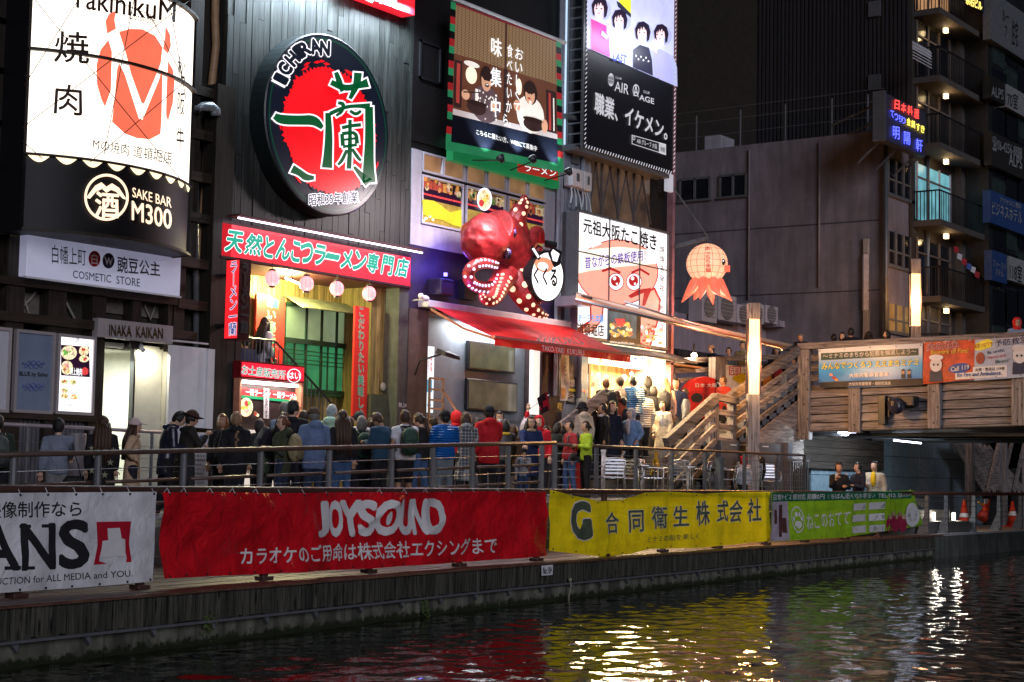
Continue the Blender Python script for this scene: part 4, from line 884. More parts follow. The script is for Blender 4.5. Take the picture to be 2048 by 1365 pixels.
for pts,wds in (([(549,232),(562,240),(600,241),(628,240),(645,256)],[10,16,15,17,7]),
                 ([(662,165),(690,178),(716,172),(736,166)],[9,11,9,15]),([(672,145),(680,168),(684,184)],[7,11,5]),([(716,146),(714,170),(700,198)],[13,12,6]),
                 ([(656,226),(658,270),(656,310),(654,336)],[9,12,14,17]),([(660,228),(690,214),(720,212),(740,214)],[7,6,6,12]),([(738,214),(739,280),(737,330),(738,366)],[13,14,17,22]),([(738,366),(722,350),(708,334)],[16,9,4]),
                 ([(676,206),(688,208),(684,224),(672,232)],[5,7,6,4]),([(700,222),(712,230),(722,222)],[5,6,5]),
                 ([(684,256),(702,252),(722,250)],[6,6,6]),([(684,268),(686,292)],[6,7]),([(684,268),(712,264),(714,288)],[6,6,7]),([(688,280),(712,277)],[4,4]),([(686,294),(714,290)],[5,5]),
                 ([(700,240),(700,290),(698,338)],[6,7,8]),([(694,300),(684,322),(676,330)],[5,6,4]),([(704,298),(716,316),(722,322)],[5,6,4]),
                 ([(584,338),(600,346),(612,356),(628,356)],[14,10,12,6])): stroke(pts,wds,P_,ov)
letters = 'ICHIRAN'
for ch,(x0,y0,an) in zip(letters,((562,158,-62),(570,138,-55),(585,118,-46),(598,104,-40),(609,98,-30),(630,93,-14),(650,97,2))):
    an = math.radians(an); wd = 8 if ch == 'I' else 18; hg = 27; ux,uy = math.cos(an),math.sin(an)*1.0; vx,vy = math.sin(an),-math.cos(an)
    q = [(x0-ux*wd/2-vx*hg/2,y0-uy*wd/2-vy*hg/2),(x0+ux*wd/2-vx*hg/2,y0+uy*wd/2-vy*hg/2),(x0+ux*wd/2+vx*hg/2,y0+uy*wd/2+vy*hg/2),(x0-ux*wd/2+vx*hg/2,y0-uy*wd/2+vy*hg/2)]
    T(ch,q,P_,[(.15,ow,.014),(.07,e_blk,.022)],ov,name='letter')
T('昭和35年創業',[(618,412),(717,405),(716,383),(618,388)],P_,[(.10,ow,.014),(.015,M('ink_blue',(.01,.02,.08),.5),.022)],ov)
# red sign corner at the top and wash lights
ts = thing('upper_red_sign','corner of another red lit sign at the top edge of the picture','sign',SY(W-.3)(780,0))
a = SY(W-.35)(690,-60); b_ = SY(W-.35)(829,30); G().box(a.x,b_.x,W-.35,W-.02,SY(W-.35)(750,2).z,b_.z+1.2).make('box',e_r,ts)
T('本場の味',[(700,-5),(795,16),(795,-18),(700,-42)],SY(W-.36),[(.055,e_wh,.012),(.028,e_gn,.02)],ts)
lamp('sign_wash','AREA',((a.x+b_.x)/2-1.2,W-.5,b_.z+.1),520,(.72,.88,1),ts,4.4,.12,(0,.3,-1))
# ================= octopus restaurant building =================
kb = thing('octopus_restaurant','narrow restaurant building with purple wall, upper windows and red awning','building',(29,W,1))
m_pale = M('pale_lavender_wall',(.50,.49,.56),.6,var=.1,dirt=.25); m_purp = M('dark_purple_wall',(.035,.022,.07),.55,var=.3); m_blackpanel = M('black_wood_panel',(.01,.008,.009),.5,var=.3,stretch=(8,8,1))
S_ = SY(W); zwt = S_(843,302).z; zwb = S_(843,448).z; zpb = S_(823,489).z; zop = S_(852,622).z
G().box(XI1,XK1,W+.1,W+6,zwt,17).make('upper_wall',m_dark,kb)
FB('black_panel',(830,-80),(897,300),W,.1,m_blackpanel,kb)
g = G(); a = S_(839,79); b_ = S_(881,171)
for x0,x1,z0,z1 in ((a.x,b_.x,a.z-.05,a.z),(a.x,b_.x,b_.z,b_.z+.05),(a.x,a.x+.06,b_.z,a.z),(b_.x-.06,b_.x,b_.z,a.z)): G().box(x0,x1,W-.03,W-.001,z0,z1).make('panel_moulding',m_black,kb)
G().box(XI1+.02,S_(843,300).x,W-.02,W+.3,zwb-.02,zwt).make('corner_pillar',m_pale,kb)
G().box(XI1+.02,XK1,W-.02,W+.3,zpb,zwb-.02).make('sill_band',m_pale,kb)
G().box(S_(1091,400).x,XK1,W-.02,W+.3,zwb,zwt).make('right_pillar',m_pale,kb)
G().box(XI1+.02,XK1,W,W+.3,zop,zpb).make('purple_wall',m_purp,kb)
G().box(XI1,S_(852,700).x,W-.05,W+.6,.3,zop).make('pier',M('brown_grey_pier',(.10,.075,.065),.6,var=.3,dirt=.5),kb)
G().box(S_(1080,750).x,XK1,W-.05,W+.6,.3,zop).make('pier',M('dark_plum_pier',(.05,.03,.035),.6,var=.3),kb)
# windows
zt1 = S_(843,334).z; zt2 = S_(843,345).z
wcols = [(843,868),(872,925),]
m_wfr = M('white_window_frame',(.55,.54,.62),.4,var=.05); e_ceil = EM('dim_warm_ceiling',(.55,.30,.14),.32,var=.5,scale=2)
efd = [EM('dim_food_%d' % i,c_,.35,var=.8,scale=25,samp=False) for i,c_ in enumerate(((.6,.1,.06),(.4,.2,.08),(.8,.4,.3),(.9,.4,.1),(.9,.7,.4),(.2,.4,.1),(.02,.02,.02)))]
e_wall = EM('yellow_wall_glow',(.8,.72,.04),.8,var=.35,scale=2.2); e_brick = EM('gold_tile_glow',(.55,.38,.08),.55,var=.5,scale=6)
g = G()
def win(x0,x1,z0,z1,mat,nm='window_glass',sub=None):
    w_ = thing('window','','',(0,0,0)) if False else None
    o = G().box(x0,x1,W+.02,W+.05,z0,z1).make('window',mat,kb)
    G().box(x0-.04,x0,W-.03,W+.02,z0-.04,z1+.04).box(x1,x1+.04,W-.03,W+.02,z0-.04,z1+.04).box(x0,x1,W-.03,W+.02,z0-.04,z0).box(x0,x1,W-.03,W+.02,z1,z1+.04).make('window_frame',m_wfr,o)
    return o
G().box(S_(843,300).x,S_(1091,400).x,W+.06,W+.3,zwb,zwt).make('window_backing',m_dark,kb)
xsx = lambda p: S_(p,380).x
for a,c in ((845,882),(887,926),(933,969),(975,1010),(1017,1052),(1057,1089)): win(xsx(a),xsx(c),zt2+.06,zwt-.05,e_ceil)
for a,c in ((845,924),(934,1009),(1018,1088)):
    o = win(xsx(a),xsx(c),zwb+.05,zt2-.08,e_brick)
    zmid = lerp(zwb,zt2,.5); x0,x1 = xsx(a),xsx(c)
    G().box(x0+.03,x1-.03,W-.0,W+.015,zmid,zt2-.1).make('menu_band',e_kk,o)
    for q in range(4):
        xx = lerp(x0,x1,(q+.5)/4); rr = random.Random(a+q)
        G().box(xx-.16,xx+.16,W-.008,W-.001,lerp(zmid,zt2,.42),lerp(zmid,zt2,.76)).make('food_picture',efd[rr.randrange(7)],o)
        for k in range(7):
            c_ = Vector((xx+rr.uniform(-.1,.1),W-.012-.001*k,lerp(zmid,zt2,.61)+rr.uniform(-.1,.1))); r_ = rr.uniform(.03,.07)
            G().poly([c_+Vector((r_*math.cos(t*.785),0,r_*math.sin(t*.785))) for t in range(8)]).make('food_picture',efd[rr.randrange(7)],o)
        G().box(xx-.16,xx+.16,W-.008,W-.001,lerp(zmid,zt2,.15),lerp(zmid,zt2,.22)).make('price_strip',ef[0],o)
o = G().poly([S_(843+.5,400,.03),S_(868,402,.03),S_(900,425,.03),S_(923,420,.03),S_(923,455,.03),S_(905,450,.03),S_(885,440,.03),S_(860,436,.03),S_(846,428,.03)]).make('yellow_swirl',e_wall,kb)
for x_,y_,r_ in ((852,437,3),(860,434,2.5),(866,440,2.5),(848,441,2)): shape(ell(x_,y_,r_,r_,10),S_,.04,EM('bulb_glow',(1,.75,.4),3),kb,'bulb')
shape(ell(969,399,15,23,28),S_,.05,e_wh,kb,'round_poster'); dish(969,399,12.5,20,S_,.06,kb,ef)
# ramen advertising cloth with its scene
YBn = W-.55; SB = SY(YBn); QB = [(889,300),(1124,346),(1120,84),(900,3)]
nB = Vector((0,-1,0)); fB = drape(21,.05)
def SBn(x,y,l=0): p = SB(x,y); return p+nB*(fB(p)*max(0,(9.6-p.z))*.5+l+.02)
rb = thing('ramen_advertising_cloth','large hanging cloth picturing two diners eating noodles behind a bamboo blind','banner',SB(1000,150))
def patch(q,u0,v0,u1,v1,l,mat,nm,n=12,m_=8,S=SBn,par=None):
    g = G(); g.grid(n,m_,lambda u,v: S(*bil(q,lerp(u0,u1,u),lerp(v0,v1,v)),l)); return g.make(nm,mat,par or rb,smooth=True)
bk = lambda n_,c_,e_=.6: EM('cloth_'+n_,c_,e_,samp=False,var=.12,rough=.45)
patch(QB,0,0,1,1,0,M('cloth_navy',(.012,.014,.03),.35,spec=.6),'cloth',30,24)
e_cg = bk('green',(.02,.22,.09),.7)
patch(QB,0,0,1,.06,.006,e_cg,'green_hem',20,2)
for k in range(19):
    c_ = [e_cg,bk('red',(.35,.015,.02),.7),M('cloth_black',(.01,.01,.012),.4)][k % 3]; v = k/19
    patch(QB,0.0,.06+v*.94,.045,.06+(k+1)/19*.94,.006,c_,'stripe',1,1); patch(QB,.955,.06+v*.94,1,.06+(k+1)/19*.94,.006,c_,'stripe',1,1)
# bamboo blind
def BLINDM():
    m,N,L,b = _m('bamboo_blind'); tc = N.new('ShaderNodeTexCoord'); wv = N.new('ShaderNodeTexWave'); wv.bands_direction = 'Z'; wv.inputs['Scale'].default_value = 9; wv.inputs['Distortion'].default_value = .4; L.new(tc.outputs['Object'],wv.inputs[0])
    w2 = N.new('ShaderNodeTexWave'); w2.bands_direction = 'X'; w2.inputs['Scale'].default_value = 2.4; L.new(tc.outputs['Object'],w2.inputs[0])
    r = N.new('ShaderNodeValToRGB'); r.color_ramp.elements[0].color = (.10,.05,.025,1); r.color_ramp.elements[1].color = (.42,.26,.13,1); L.new(wv.outputs[1],r.inputs[0])
    r2 = N.new('ShaderNodeValToRGB'); r2.color_ramp.elements[0].color = (.45,.4,.35,1); r2.color_ramp.elements[1].color = (1,1,1,1); r2.color_ramp.elements[1].position = .12; L.new(w2.outputs[1],r2.inputs[0])
    x = N.new('ShaderNodeMix'); x.data_type = 'RGBA'; x.blend_type = 'MULTIPLY'; x.inputs['Factor'].default_value = 1; L.new(r.outputs[0],x.inputs['A']); L.new(r2.outputs[0],x.inputs['B'])
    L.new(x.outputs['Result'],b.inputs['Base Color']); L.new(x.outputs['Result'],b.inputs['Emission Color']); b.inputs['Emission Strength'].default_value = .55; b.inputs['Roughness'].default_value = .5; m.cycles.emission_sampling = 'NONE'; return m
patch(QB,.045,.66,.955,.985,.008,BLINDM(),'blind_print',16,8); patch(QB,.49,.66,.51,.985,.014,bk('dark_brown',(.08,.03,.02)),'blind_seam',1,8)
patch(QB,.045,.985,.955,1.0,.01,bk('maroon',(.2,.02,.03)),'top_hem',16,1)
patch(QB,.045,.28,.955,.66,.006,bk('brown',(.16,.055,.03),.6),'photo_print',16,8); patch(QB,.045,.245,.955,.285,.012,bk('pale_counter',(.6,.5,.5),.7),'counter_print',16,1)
def blob(u,v,ru,rv,l,mat,nm='photo_print',n=16,rot=0): g = G(); g.poly([SBn(*bil(QB,u+ru*math.cos(a)*math.cos(rot)-rv*math.sin(a)*math.sin(rot)*.8,v+ru*math.cos(a)*math.sin(rot)+rv*math.sin(a)*math.cos(rot)),l) for a in [2*math.pi*i/n for i in range(n)]]); return g.make(nm,mat,rb)
skn = bk('skin',(.75,.38,.24),.8); hr = bk('hair',(.03,.012,.01),.6); cream = bk('cream',(.9,.82,.75),.85); dkb = bk('deep',(.05,.02,.02),.5); chk = bk('check',(.12,.07,.08),.7); warm = bk('lamp',(1,.8,.6),1.1); red_ = bk('poster',(.5,.06,.05),.6)
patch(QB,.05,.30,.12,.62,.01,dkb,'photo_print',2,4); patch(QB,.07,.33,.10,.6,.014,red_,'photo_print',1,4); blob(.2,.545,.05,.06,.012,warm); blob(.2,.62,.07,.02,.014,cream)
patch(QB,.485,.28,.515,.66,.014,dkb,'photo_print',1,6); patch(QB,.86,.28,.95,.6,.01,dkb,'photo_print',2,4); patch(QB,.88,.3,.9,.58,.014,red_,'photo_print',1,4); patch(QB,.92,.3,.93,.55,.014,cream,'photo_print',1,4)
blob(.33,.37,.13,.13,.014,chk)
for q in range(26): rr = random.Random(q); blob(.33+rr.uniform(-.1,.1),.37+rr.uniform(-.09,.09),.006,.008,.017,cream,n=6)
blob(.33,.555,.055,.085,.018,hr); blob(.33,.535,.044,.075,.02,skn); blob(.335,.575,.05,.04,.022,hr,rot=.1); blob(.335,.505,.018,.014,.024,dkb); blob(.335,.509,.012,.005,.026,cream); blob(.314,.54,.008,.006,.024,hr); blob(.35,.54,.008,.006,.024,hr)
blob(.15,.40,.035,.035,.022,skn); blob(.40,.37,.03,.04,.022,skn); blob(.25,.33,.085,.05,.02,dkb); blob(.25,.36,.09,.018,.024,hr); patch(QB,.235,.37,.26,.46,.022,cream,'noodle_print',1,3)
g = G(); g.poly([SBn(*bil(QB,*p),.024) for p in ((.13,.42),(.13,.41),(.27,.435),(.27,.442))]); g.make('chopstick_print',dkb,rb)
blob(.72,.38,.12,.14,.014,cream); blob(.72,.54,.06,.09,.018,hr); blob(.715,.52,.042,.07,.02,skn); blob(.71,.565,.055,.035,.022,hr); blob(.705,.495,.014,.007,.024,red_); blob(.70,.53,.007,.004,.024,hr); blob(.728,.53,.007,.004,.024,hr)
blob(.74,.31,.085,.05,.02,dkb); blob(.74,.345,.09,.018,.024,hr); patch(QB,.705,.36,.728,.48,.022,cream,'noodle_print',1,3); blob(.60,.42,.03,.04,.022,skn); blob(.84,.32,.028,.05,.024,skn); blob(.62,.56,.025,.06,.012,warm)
ewl = bk('white_letter',(1,1,1),1.0)
T('味\n集\n中',[(977,233),(998,236),(1000,80),(978,74)],SBn,[(.02,ewl,.03)],rb,lead=1.5)
T('食\nべ\nた\nい\nか\nら。',[(1003,252),(1019,256),(1022,92),(1007,86)],SBn,[(.012,ewl,.03)],rb); T('お\nい\nし\nく\nて',[(1024,226),(1038,229),(1043,100),(1027,95)],SBn,[(.012,ewl,.03)],rb)
T('こちらに覗たい方、WEBにて募集中',[(950,270),(1070,304),(1070,293),(950,259)],SBn,[(.012,ewl,.02)],rb)
a,b_ = SB(900,0),SB(1130,86); G().tube([Vector((a.x,YBn,a.z+.05)),Vector((b_.x,YBn,a.z+.05))],.05,8).make('top_bar',m_white_p,rb)
# lower green fascia board behind the cloth
FBx = thing('green_fascia_sign','green and red fascia sign behind the foot of the hanging cloth','sign',SY(W-.2)(1000,330)); S2_ = SY(W-.2)
a,b_ = S2_(889,296),S2_(1118,374); zg = S2_(889,316).z; G().box(a.x+.3,b_.x,W-.2,W-.02,zg,a.z+.3).make('board',bk('fascia_green',(.01,.22,.07),.55),FBx)
shape([(1035,322),(1116,338),(1116,362),(1035,344)],S2_,.006,bk('fascia_red',(.5,.03,.02),.6),FBx,'red_panel'); T('ラーメン',[(1050,342),(1112,355),(1112,341),(1050,328)],S2_,[(.04,mp_k,.012),(.015,ewl,.02)],FBx)
# three long-armed spot lamps
for k,(x0,y0,x1,y1,on,lab) in enumerate(((938,321,1004,321,0,'first long-armed spot lamp from the left, black head'),(1015,343,1068,322,1,'middle long-armed spot lamp shining up at the ramen cloth'),(1083,363,1140,347,1,'right long-armed spot lamp beside the white pillar'))):
    a = SY(W-.1)(x0,y0); b_ = SY(W-1.0)(x1,y1); t = thing('spot_lamp',lab,'lamp',a,'long-armed spot lamps over the windows'); G().tube([a,b_],.014,6).make('arm',m_black,t); G().tube([a+Vector((0,0,-.04)),a+Vector((0,.08,.0))],.05,8).make('bracket',m_black,t)
    d = Vector((-.1,.5,.85)).normalized(); G().tube([b_-d*.04,b_+d*.10],[.05,.10],12).make('head',m_black,t,smooth=True); G().tube([b_+d*.102,b_+d*.106],[.09,.09],12).make('lens',EM('cool_lens',(.8,.95,1),6) if on else m_galv,t)
    if on or k == 0: lamp('spot_beam','SPOT',b_+d*.14,95,(.75,.95,1),t,.05,rot=d,spot=1.5)
# security camera and speaker boxes
g = G(); p = SY(W-.2)(880,572); a,b_ = SY(W-.35)(882,556),SY(W-.35)(908,592)
sb = thing('speaker_box','dark speaker box on the purple wall lit by a small blue lamp','speaker',a); G().box(a.x,b_.x,W-.35,W,b_.z,a.z).make('box',M('purple_black_box',(.04,.03,.08),.4),sb,bevel=.02)
G().box(a.x+.1,b_.x-.08,W-.36,W-.352,b_.z+.3,a.z-.05).make('grille',m_black,sb); G().tube([a+Vector((.15,0,.05)),a+Vector((.15,0,.12))],.04,8).make('blue_lamp',EM('blue_led',(.12,.1,1),8),sb)
lamp('blue_glow','POINT',a+Vector((.2,-.12,.25)),26,(.16,.12,1),sb,.08); lamp('blue_glow','POINT',SY(W-1.5)(935,600),14,(.3,.15,1),sb,.1)
FB('vent_box',(930,560),(952,602),W-.2,.18,m_blackpanel,sb)
sc_ = thing('security_camera','white security camera on the left end of the awning housing','camera',SY(W-.4)(852,596)); p = SY(W-.45)(850,597); G().sph(p,(.12,.07,.06),10,8).make('body',m_white_p,sc_,smooth=True); G().sph(p+Vector((-.16,-.02,.03)),(.06,.06,.06),10,8).make('dome',m_white_p,sc_,smooth=True); G().tube([p,p+Vector((.1,.4,-.02))],.015,6).make('arm',m_white_p,sc_)
# ---------------- red awning ----------------
aw = thing('red_awning','red fabric awning with white lettering on its valance','awning',SY(W)(980,640))
AX0 = SY(W-.25)(860,612).x; AX1 = XK1-.05; z0 = SY(W-.25)(860,613).z; YA2 = 19.9; zf0 = SY(YA2)(1001,677).z; zv = SY(YA2)(1001,690).z
G().box(AX0-.12,AX1+.1,W-.32,W-.02,z0-.02,z0+.12).make('housing',m_white_p,aw,bevel=.01)
m_can = BANNER_M('red_canvas',(.85,.03,.03),.5,tr=.35)
g = G(); g.grid(24,10,lambda u,v: Vector((lerp(AX0,AX1,u),lerp(W-.3,YA2,v),lerp(z0,zf0,v)-.012*math.sin(math.pi*v)+.004*math.sin(u*60)))); g.make('canvas',m_can,aw,smooth=True)
g = G(); g.grid(40,3,lambda u,v: Vector((lerp(AX0,AX1,u),YA2-.02-.025*math.sin(u*34)*v,lerp(zf0,zv-.03,v)))); g.make('valance',m_can,aw,smooth=True)
G().box(AX0,AX1,YA2-.03,YA2+.04,zf0-.01,zf0+.04).make('front_bar',M('silver_red_bar',(.4,.1,.1),.4),aw)
T('TAKO-YAKI  KUKURU',[(1084,702),(1168,712),(1168,701),(1084,691)],SY(YA2-.05),[(0,mp_w,.01)],aw)
for fx in (.02,.98): x_ = lerp(AX0,AX1,fx); G().tube([(x_,W-.2,z0-.05),(x_+.15*(1 if fx < .5 else -1),lerp(W,YA2,.5),lerp(z0,zf0,.5)-.12),(x_,YA2+.05,zf0-.02)],.03,6).make('folding_arm',M('pinkish_arm',(.6,.35,.3),.4),aw)
T('KUKURU',[(1070,686),(1172,690),(1150,676),(1078,674)],lambda x,y,l=0: hit(x,y,Vector((AX0,W-.3,z0+.02)),(Vector((0,YA2-W+.3,zf0-z0)).cross(Vector((1,0,0))))),[(.0,mp_w,0)],aw)
lamp('awning_spill','AREA',(lerp(AX0,AX1,.62),20.7,z0+1.15),70,(1,.8,.78),aw,2.6,.3,(0,0,-1))  # area light added above the awning to brighten its canvas
# interior with two dark screens
ki = W+.42; x0 = S_(852,700).x; x1 = S_(1080,700).x; m_slate = M('slate_interior',(.16,.18,.21),.5,var=.15)
G().box(x0,x1,ki,ki+.1,.9,zop).make('interior_wall',m_slate,kb); G().box(x0,x1,W-.05,ki,zop-.06,zop).make('interior_ceiling',M('pale_ceiling',(.4,.38,.36),.6),kb)
G().box(x0,x1,ki-.01,ki,2.55,2.6).make('dado_rail',m_galv,kb)
Si = SY(ki-.12)
for (p0,p1,lab,col) in (((938,681),(1030,748),'upper dark wall screen with green-gold reflections',(.30,.28,.12)),((936,757),(1034,827),'lower and wider wall screen with brown blurred picture',(.30,.22,.12))):  # reflections on the upper screen are painted as an uneven glow
    a,b_ = Si(*p0),Si(*p1); t = thing('wall_screen',lab,'screen',a); G().box(a.x,b_.x,ki-.12,ki-.03,b_.z,a.z).make('case',m_black,t,bevel=.01)
    G().box(a.x+.04,b_.x-.04,ki-.13,ki-.121,b_.z+.04,a.z-.04).make('panel',EM('screen_'+p0.__str__(),col,.26,var=.9,scale=1.1,base=(.02,.02,.02),rough=.12),t); G().box(a.x+.5,b_.x-.5,ki-.03,ki,lerp(a.z,b_.z,.6),lerp(a.z,b_.z,.4)).make('mount',m_black,t)
ps = thing('lit_poster','narrow white lit poster strip at the left of the open restaurant front','poster',SY(W+.2)(858,820)); FB('panel',(851,692),(866,826),W+.2,.05,EM('cool_poster',(.85,.97,1),1.0),ps)
Sp2 = SY(W+.2); T('くくる',[(852,742),(864,744),(864,716),(852,713)],Sp2,[(.03,bk('red2',(.7,.02,.02),.8),.006)],ps); shape(rect(853,760,864,785),Sp2,.006,bk('blue2',(.1,.4,.6),.8),ps,'picture'); shape([(854,812),(858,800),(863,813)],Sp2,.006,bk('blue3',(.05,.2,.5),.8),ps,'picture')
wr = thing('wooden_rack','small pale wooden ladder rack inside the open restaurant front','rack',SY(W+.1)(875,830)); Sr2 = SY(W+.1); m_pine = M('pine',(.5,.3,.15),.5)
for x_ in (861,888): a,b_ = Sr2(x_,757),Sr2(x_,860); G().box(a.x-.02,a.x+.02,W+.1,W+.14,.95,a.z).make('upright',m_pine,wr)
for y_ in (757,779,800,817): a,b_ = Sr2(861,y_),Sr2(888,y_+2); G().box(a.x,b_.x,W+.1,W+.14,b_.z-.02,b_.z+.02).make('rung',m_pine,wr)
G().beam(Sr2(889,786),Sr2(914,822),.03,.04).make('brace',m_pine,wr)
wk = thing('work_lamp','black flat work lamp on a bent arm in front of the restaurant opening','lamp',SY(W-.8)(835,728)); a,b_,c_ = SY(W-.2)(830,750),SY(W-.5)(840,722),SY(W-.9)(884,708); G().tube([a,b_,c_],.02,6).make('arm',m_black,wk); p = SY(W-.9)(898,708)
G().hexa([p+Vector((-.25,-.1,-.06)),p+Vector((.25,-.1,-.12)),p+Vector((.2,.15,-.06)),p+Vector((-.25,.15,.0))],[p+Vector((-.25,-.1,.02)),p+Vector((.22,-.1,-.04)),p+Vector((.18,.15,.08)),p+Vector((-.2,.15,.1))]).make('head',m_black,wk)
FB('lit_strip',(1067,700),(1078,830),W-.05,.1,EM('white_strip',(1,.96,.9),.9),kb)
p = SY(W+.6)(867,640); G().tube([Vector((p.x,p.y,zop-.07)),Vector((p.x,p.y,zop-.09))],.09,12).make('downlight',EM('down_light',(1,1,.98),6),kb); lamp('downlight','AREA',(p.x+1.5,W+.12,zop-.12),90,(.92,.96,1),kb,2.4,.2,(0,.35,-1)); lamp('downlight','AREA',(p.x+.2,W+.3,2.2),10,(1,.5,.4),kb,.4,.3,(-.2,-1,.2))
# ---------------- the octopus ----------------
YT = 20.75; So_ = lambda x,y,d=0: SY(YT+d)(x,y)
oc = thing('giant_octopus','giant glossy red octopus sculpture with glowing suckers clinging above the awning','sculpture',So_(1000,520))
m_oct = M('octopus_red_skin',(.36,.022,.026),.42,var=.55,scale=4,bump=1.0,spec=.5,dirt=.35); e_suck = EM('sucker_glow',(1,.62,.42),1.3); e_suckb = EM('sucker_blue_glow',(.75,.72,1),1.5)
px = .0104
c_ = So_(968,478,-.1); g = G()
def hd(q): return q*(1+.10*noise.noise(q*1.6)+.05*noise.noise(q*3.6)+.02*noise.noise(q*8))*(1.06 if q.z < 0 else 1)
g.sph(c_,(.55,.45,.52),28,20,fn=hd)
g.tube([So_(985,462),So_(1005,480),So_(1022,505),So_(1034,540),So_(1040,566)],[.52,.50,.46,.42,.36],16)
def arm(pts,rs_,n=10): 
    P = [So_(*p) for p in pts]
    for _ in range(2):
        P2 = [P[0]]; R2 = [rs_[0]]
        for i in range(len(P)-1): P2 += [P[i].lerp(P[i+1],.25),P[i].lerp(P[i+1],.75)]; R2 += [lerp(rs_[i],rs_[i+1],.25),lerp(rs_[i],rs_[i+1],.75)]
        P = P2+[P[-1]]; rs_ = R2+[rs_[-1]]
    return P,rs_
ARMS = [([(1010,548,-.1),(985,578,-.2),(955,576,-.3),(935,559,-.42),(939,536,-.48),(966,525,-.5),(993,531,-.45)],[.2,.12,.10,.10,.10,.095,.07],'b'),
        ([(1014,550,-.2),(1004,575,-.4),(990,600,-.5),(970,602,-.55),(962,588,-.55)],[.2,.12,.11,.09,.05],'o'),
        ([(1028,470,.0),(1030,445,-.1),(1038,425,-.2),(1050,405,-.2),(1047,392,-.25)],[.28,.2,.15,.10,.05],'o'),
        ([(1030,540,0),(1040,580,-.2),(1058,612,-.3),(1080,628,-.35),(1094,632,-.4)],[.3,.22,.15,.09,.04],'o'),
        ([(1030,500,.2),(1050,492,.1),(1066,476,0),(1074,462,0),(1080,470,-.1),(1076,482,-.1)],[.25,.18,.13,.12,.09,.06],''),
        ([(1035,520,.2),(1052,528,.1),(1066,545,0),(1078,560,0),(1084,580,0)],[.25,.17,.14,.12,.08],''),
        ([(1035,545,.3),(1050,575,.2),(1065,600,.1),(1078,612,0)],[.24,.16,.11,.06],''),
        ([(1035,505,.3),(1056,510,.2),(1072,505,.1),(1080,492,0)],[.22,.15,.11,.07],'')]
SK = []
for pts,rs_,k in ARMS:
    P,R_ = arm(pts,rs_); g.tube(P,[q*1.3 for q in R_],12)
    if k: SK.append((P,R_,k))
g.make('body',m_oct,oc,smooth=True,remesh=.026)
sides = {0: (0,0,1),1: (0,0,-1)}
for ai,(P,R_,k) in enumerate(SK):
    tot = 0
    ctr = {0: So_(965,552,-.5),1: So_(982,575,-.5)}.get(ai)
    step = 0; last = None
    for i in range(2 if ai in (2,3) else 4,len(P)-1):
        if last is not None and (P[i]-last).length < R_[i]*.95: continue
        last = P[i]; d = (P[i+1]-P[i-1]).normalized(); v = (EYEV-P[i]).normalized(); v = (v-d*v.dot(d)).normalized(); s_ = d.cross(v)
        for sg in (-1,1):
            nrm = (v+s_*sg*.55+(Vector((0,0,-.25)) if ai == 3 else Vector((0,0,.0)))).normalized(); c_ = P[i]+nrm*R_[i]*1.2; a1 = nrm.orthogonal().normalized()
            G().tube([c_-nrm*.01,c_+nrm*.02,c_+nrm*.028],[R_[i]*.30,R_[i]*.30,R_[i]*.2],10).make('sucker',e_suckb if (k == 'b') else e_suck,oc)
for (x_,y_,r_) in ((1024,466,.13),(1014,507,.13)):
    c_ = So_(x_,y_,-.42); G().sph(c_,(r_*.7,r_*.8,r_*1.15),16,12).make('eye',M('eye_black',(.02,.01,.02),.1,spec=.8),oc,smooth=True); G().sph(c_+Vector((-.01,-.05,.02)),(r_*.35,r_*.5,r_*.6),10,8).make('pupil',M('eye_violet',(.12,.08,.25),.15),oc,smooth=True)
lamp('octopus_uplight','POINT',So_(930,625,-.9),22,(1,.35,.3),oc,.1); lamp('octopus_wash','AREA',So_(1040,380,-1.3),140,(1,.85,.88),oc,.6,.4,(-.3,.5,-.9))
# round kukuru sign held by the octopus
Yd = YT-.55; Sd = SY(Yd); dk = thing('round_sign','round white lit sign with black rim and brush lettering held by the octopus','sign',Sd(1093,552))
dcx,dcy,drx,dry = 1094,553,34,52
g = G(); g.loft([[Sd(x,y) for x,y in ell(dcx,dcy,drx,dry,40)],[Sd(x,y)+Vector((0,.25,0)) for x,y in ell(dcx,dcy,drx,dry,40)]]); g.make('rim',m_black,dk)
shape(ell(dcx+1,dcy+1,drx-3,dry-4,40),Sd,.01,EM('lit_round_white',(1,.96,.94),1.7),dk,'lit_face')
shape(ell(1088,530,19,15,20,.3),Sd,.02,EM('coral_swirl',(1,.35,.2),.9,samp=False),dk,'octopus_print'); shape(ell(1086,533,11,8,16,.3),Sd,.026,e_wh,dk,'octopus_print')
T('くくる',[(1068,566),(1114,574),(1114,538),(1068,536)],Sd,[(.045,mp_k,.03)],dk)
shape([(1060,498),(1066,491),(1082,516),(1077,521)],Sd,.03,m_black,dk,'toothpick'); shape([(1064,498),(1068,496),(1079,514),(1076,517)],Sd,.035,EM('lit_pick',(1,.95,.95),1.5,samp=False),dk,'toothpick_light')
shape([(1096,508),(1104,492),(1124,504),(1120,530),(1108,536),(1102,522)],Sd,.03,m_black,dk,'mouth_shape'); shape([(1102,506),(1106,499),(1119,508),(1114,524),(1106,522)],Sd,.036,e_wh,dk,'mouth_light')
lamp('round_glow','AREA',Sd(1094,553)+Vector((0,-.15,0)),10,(1,.9,.88),dk,.6,.6,(0,-1,-.3))
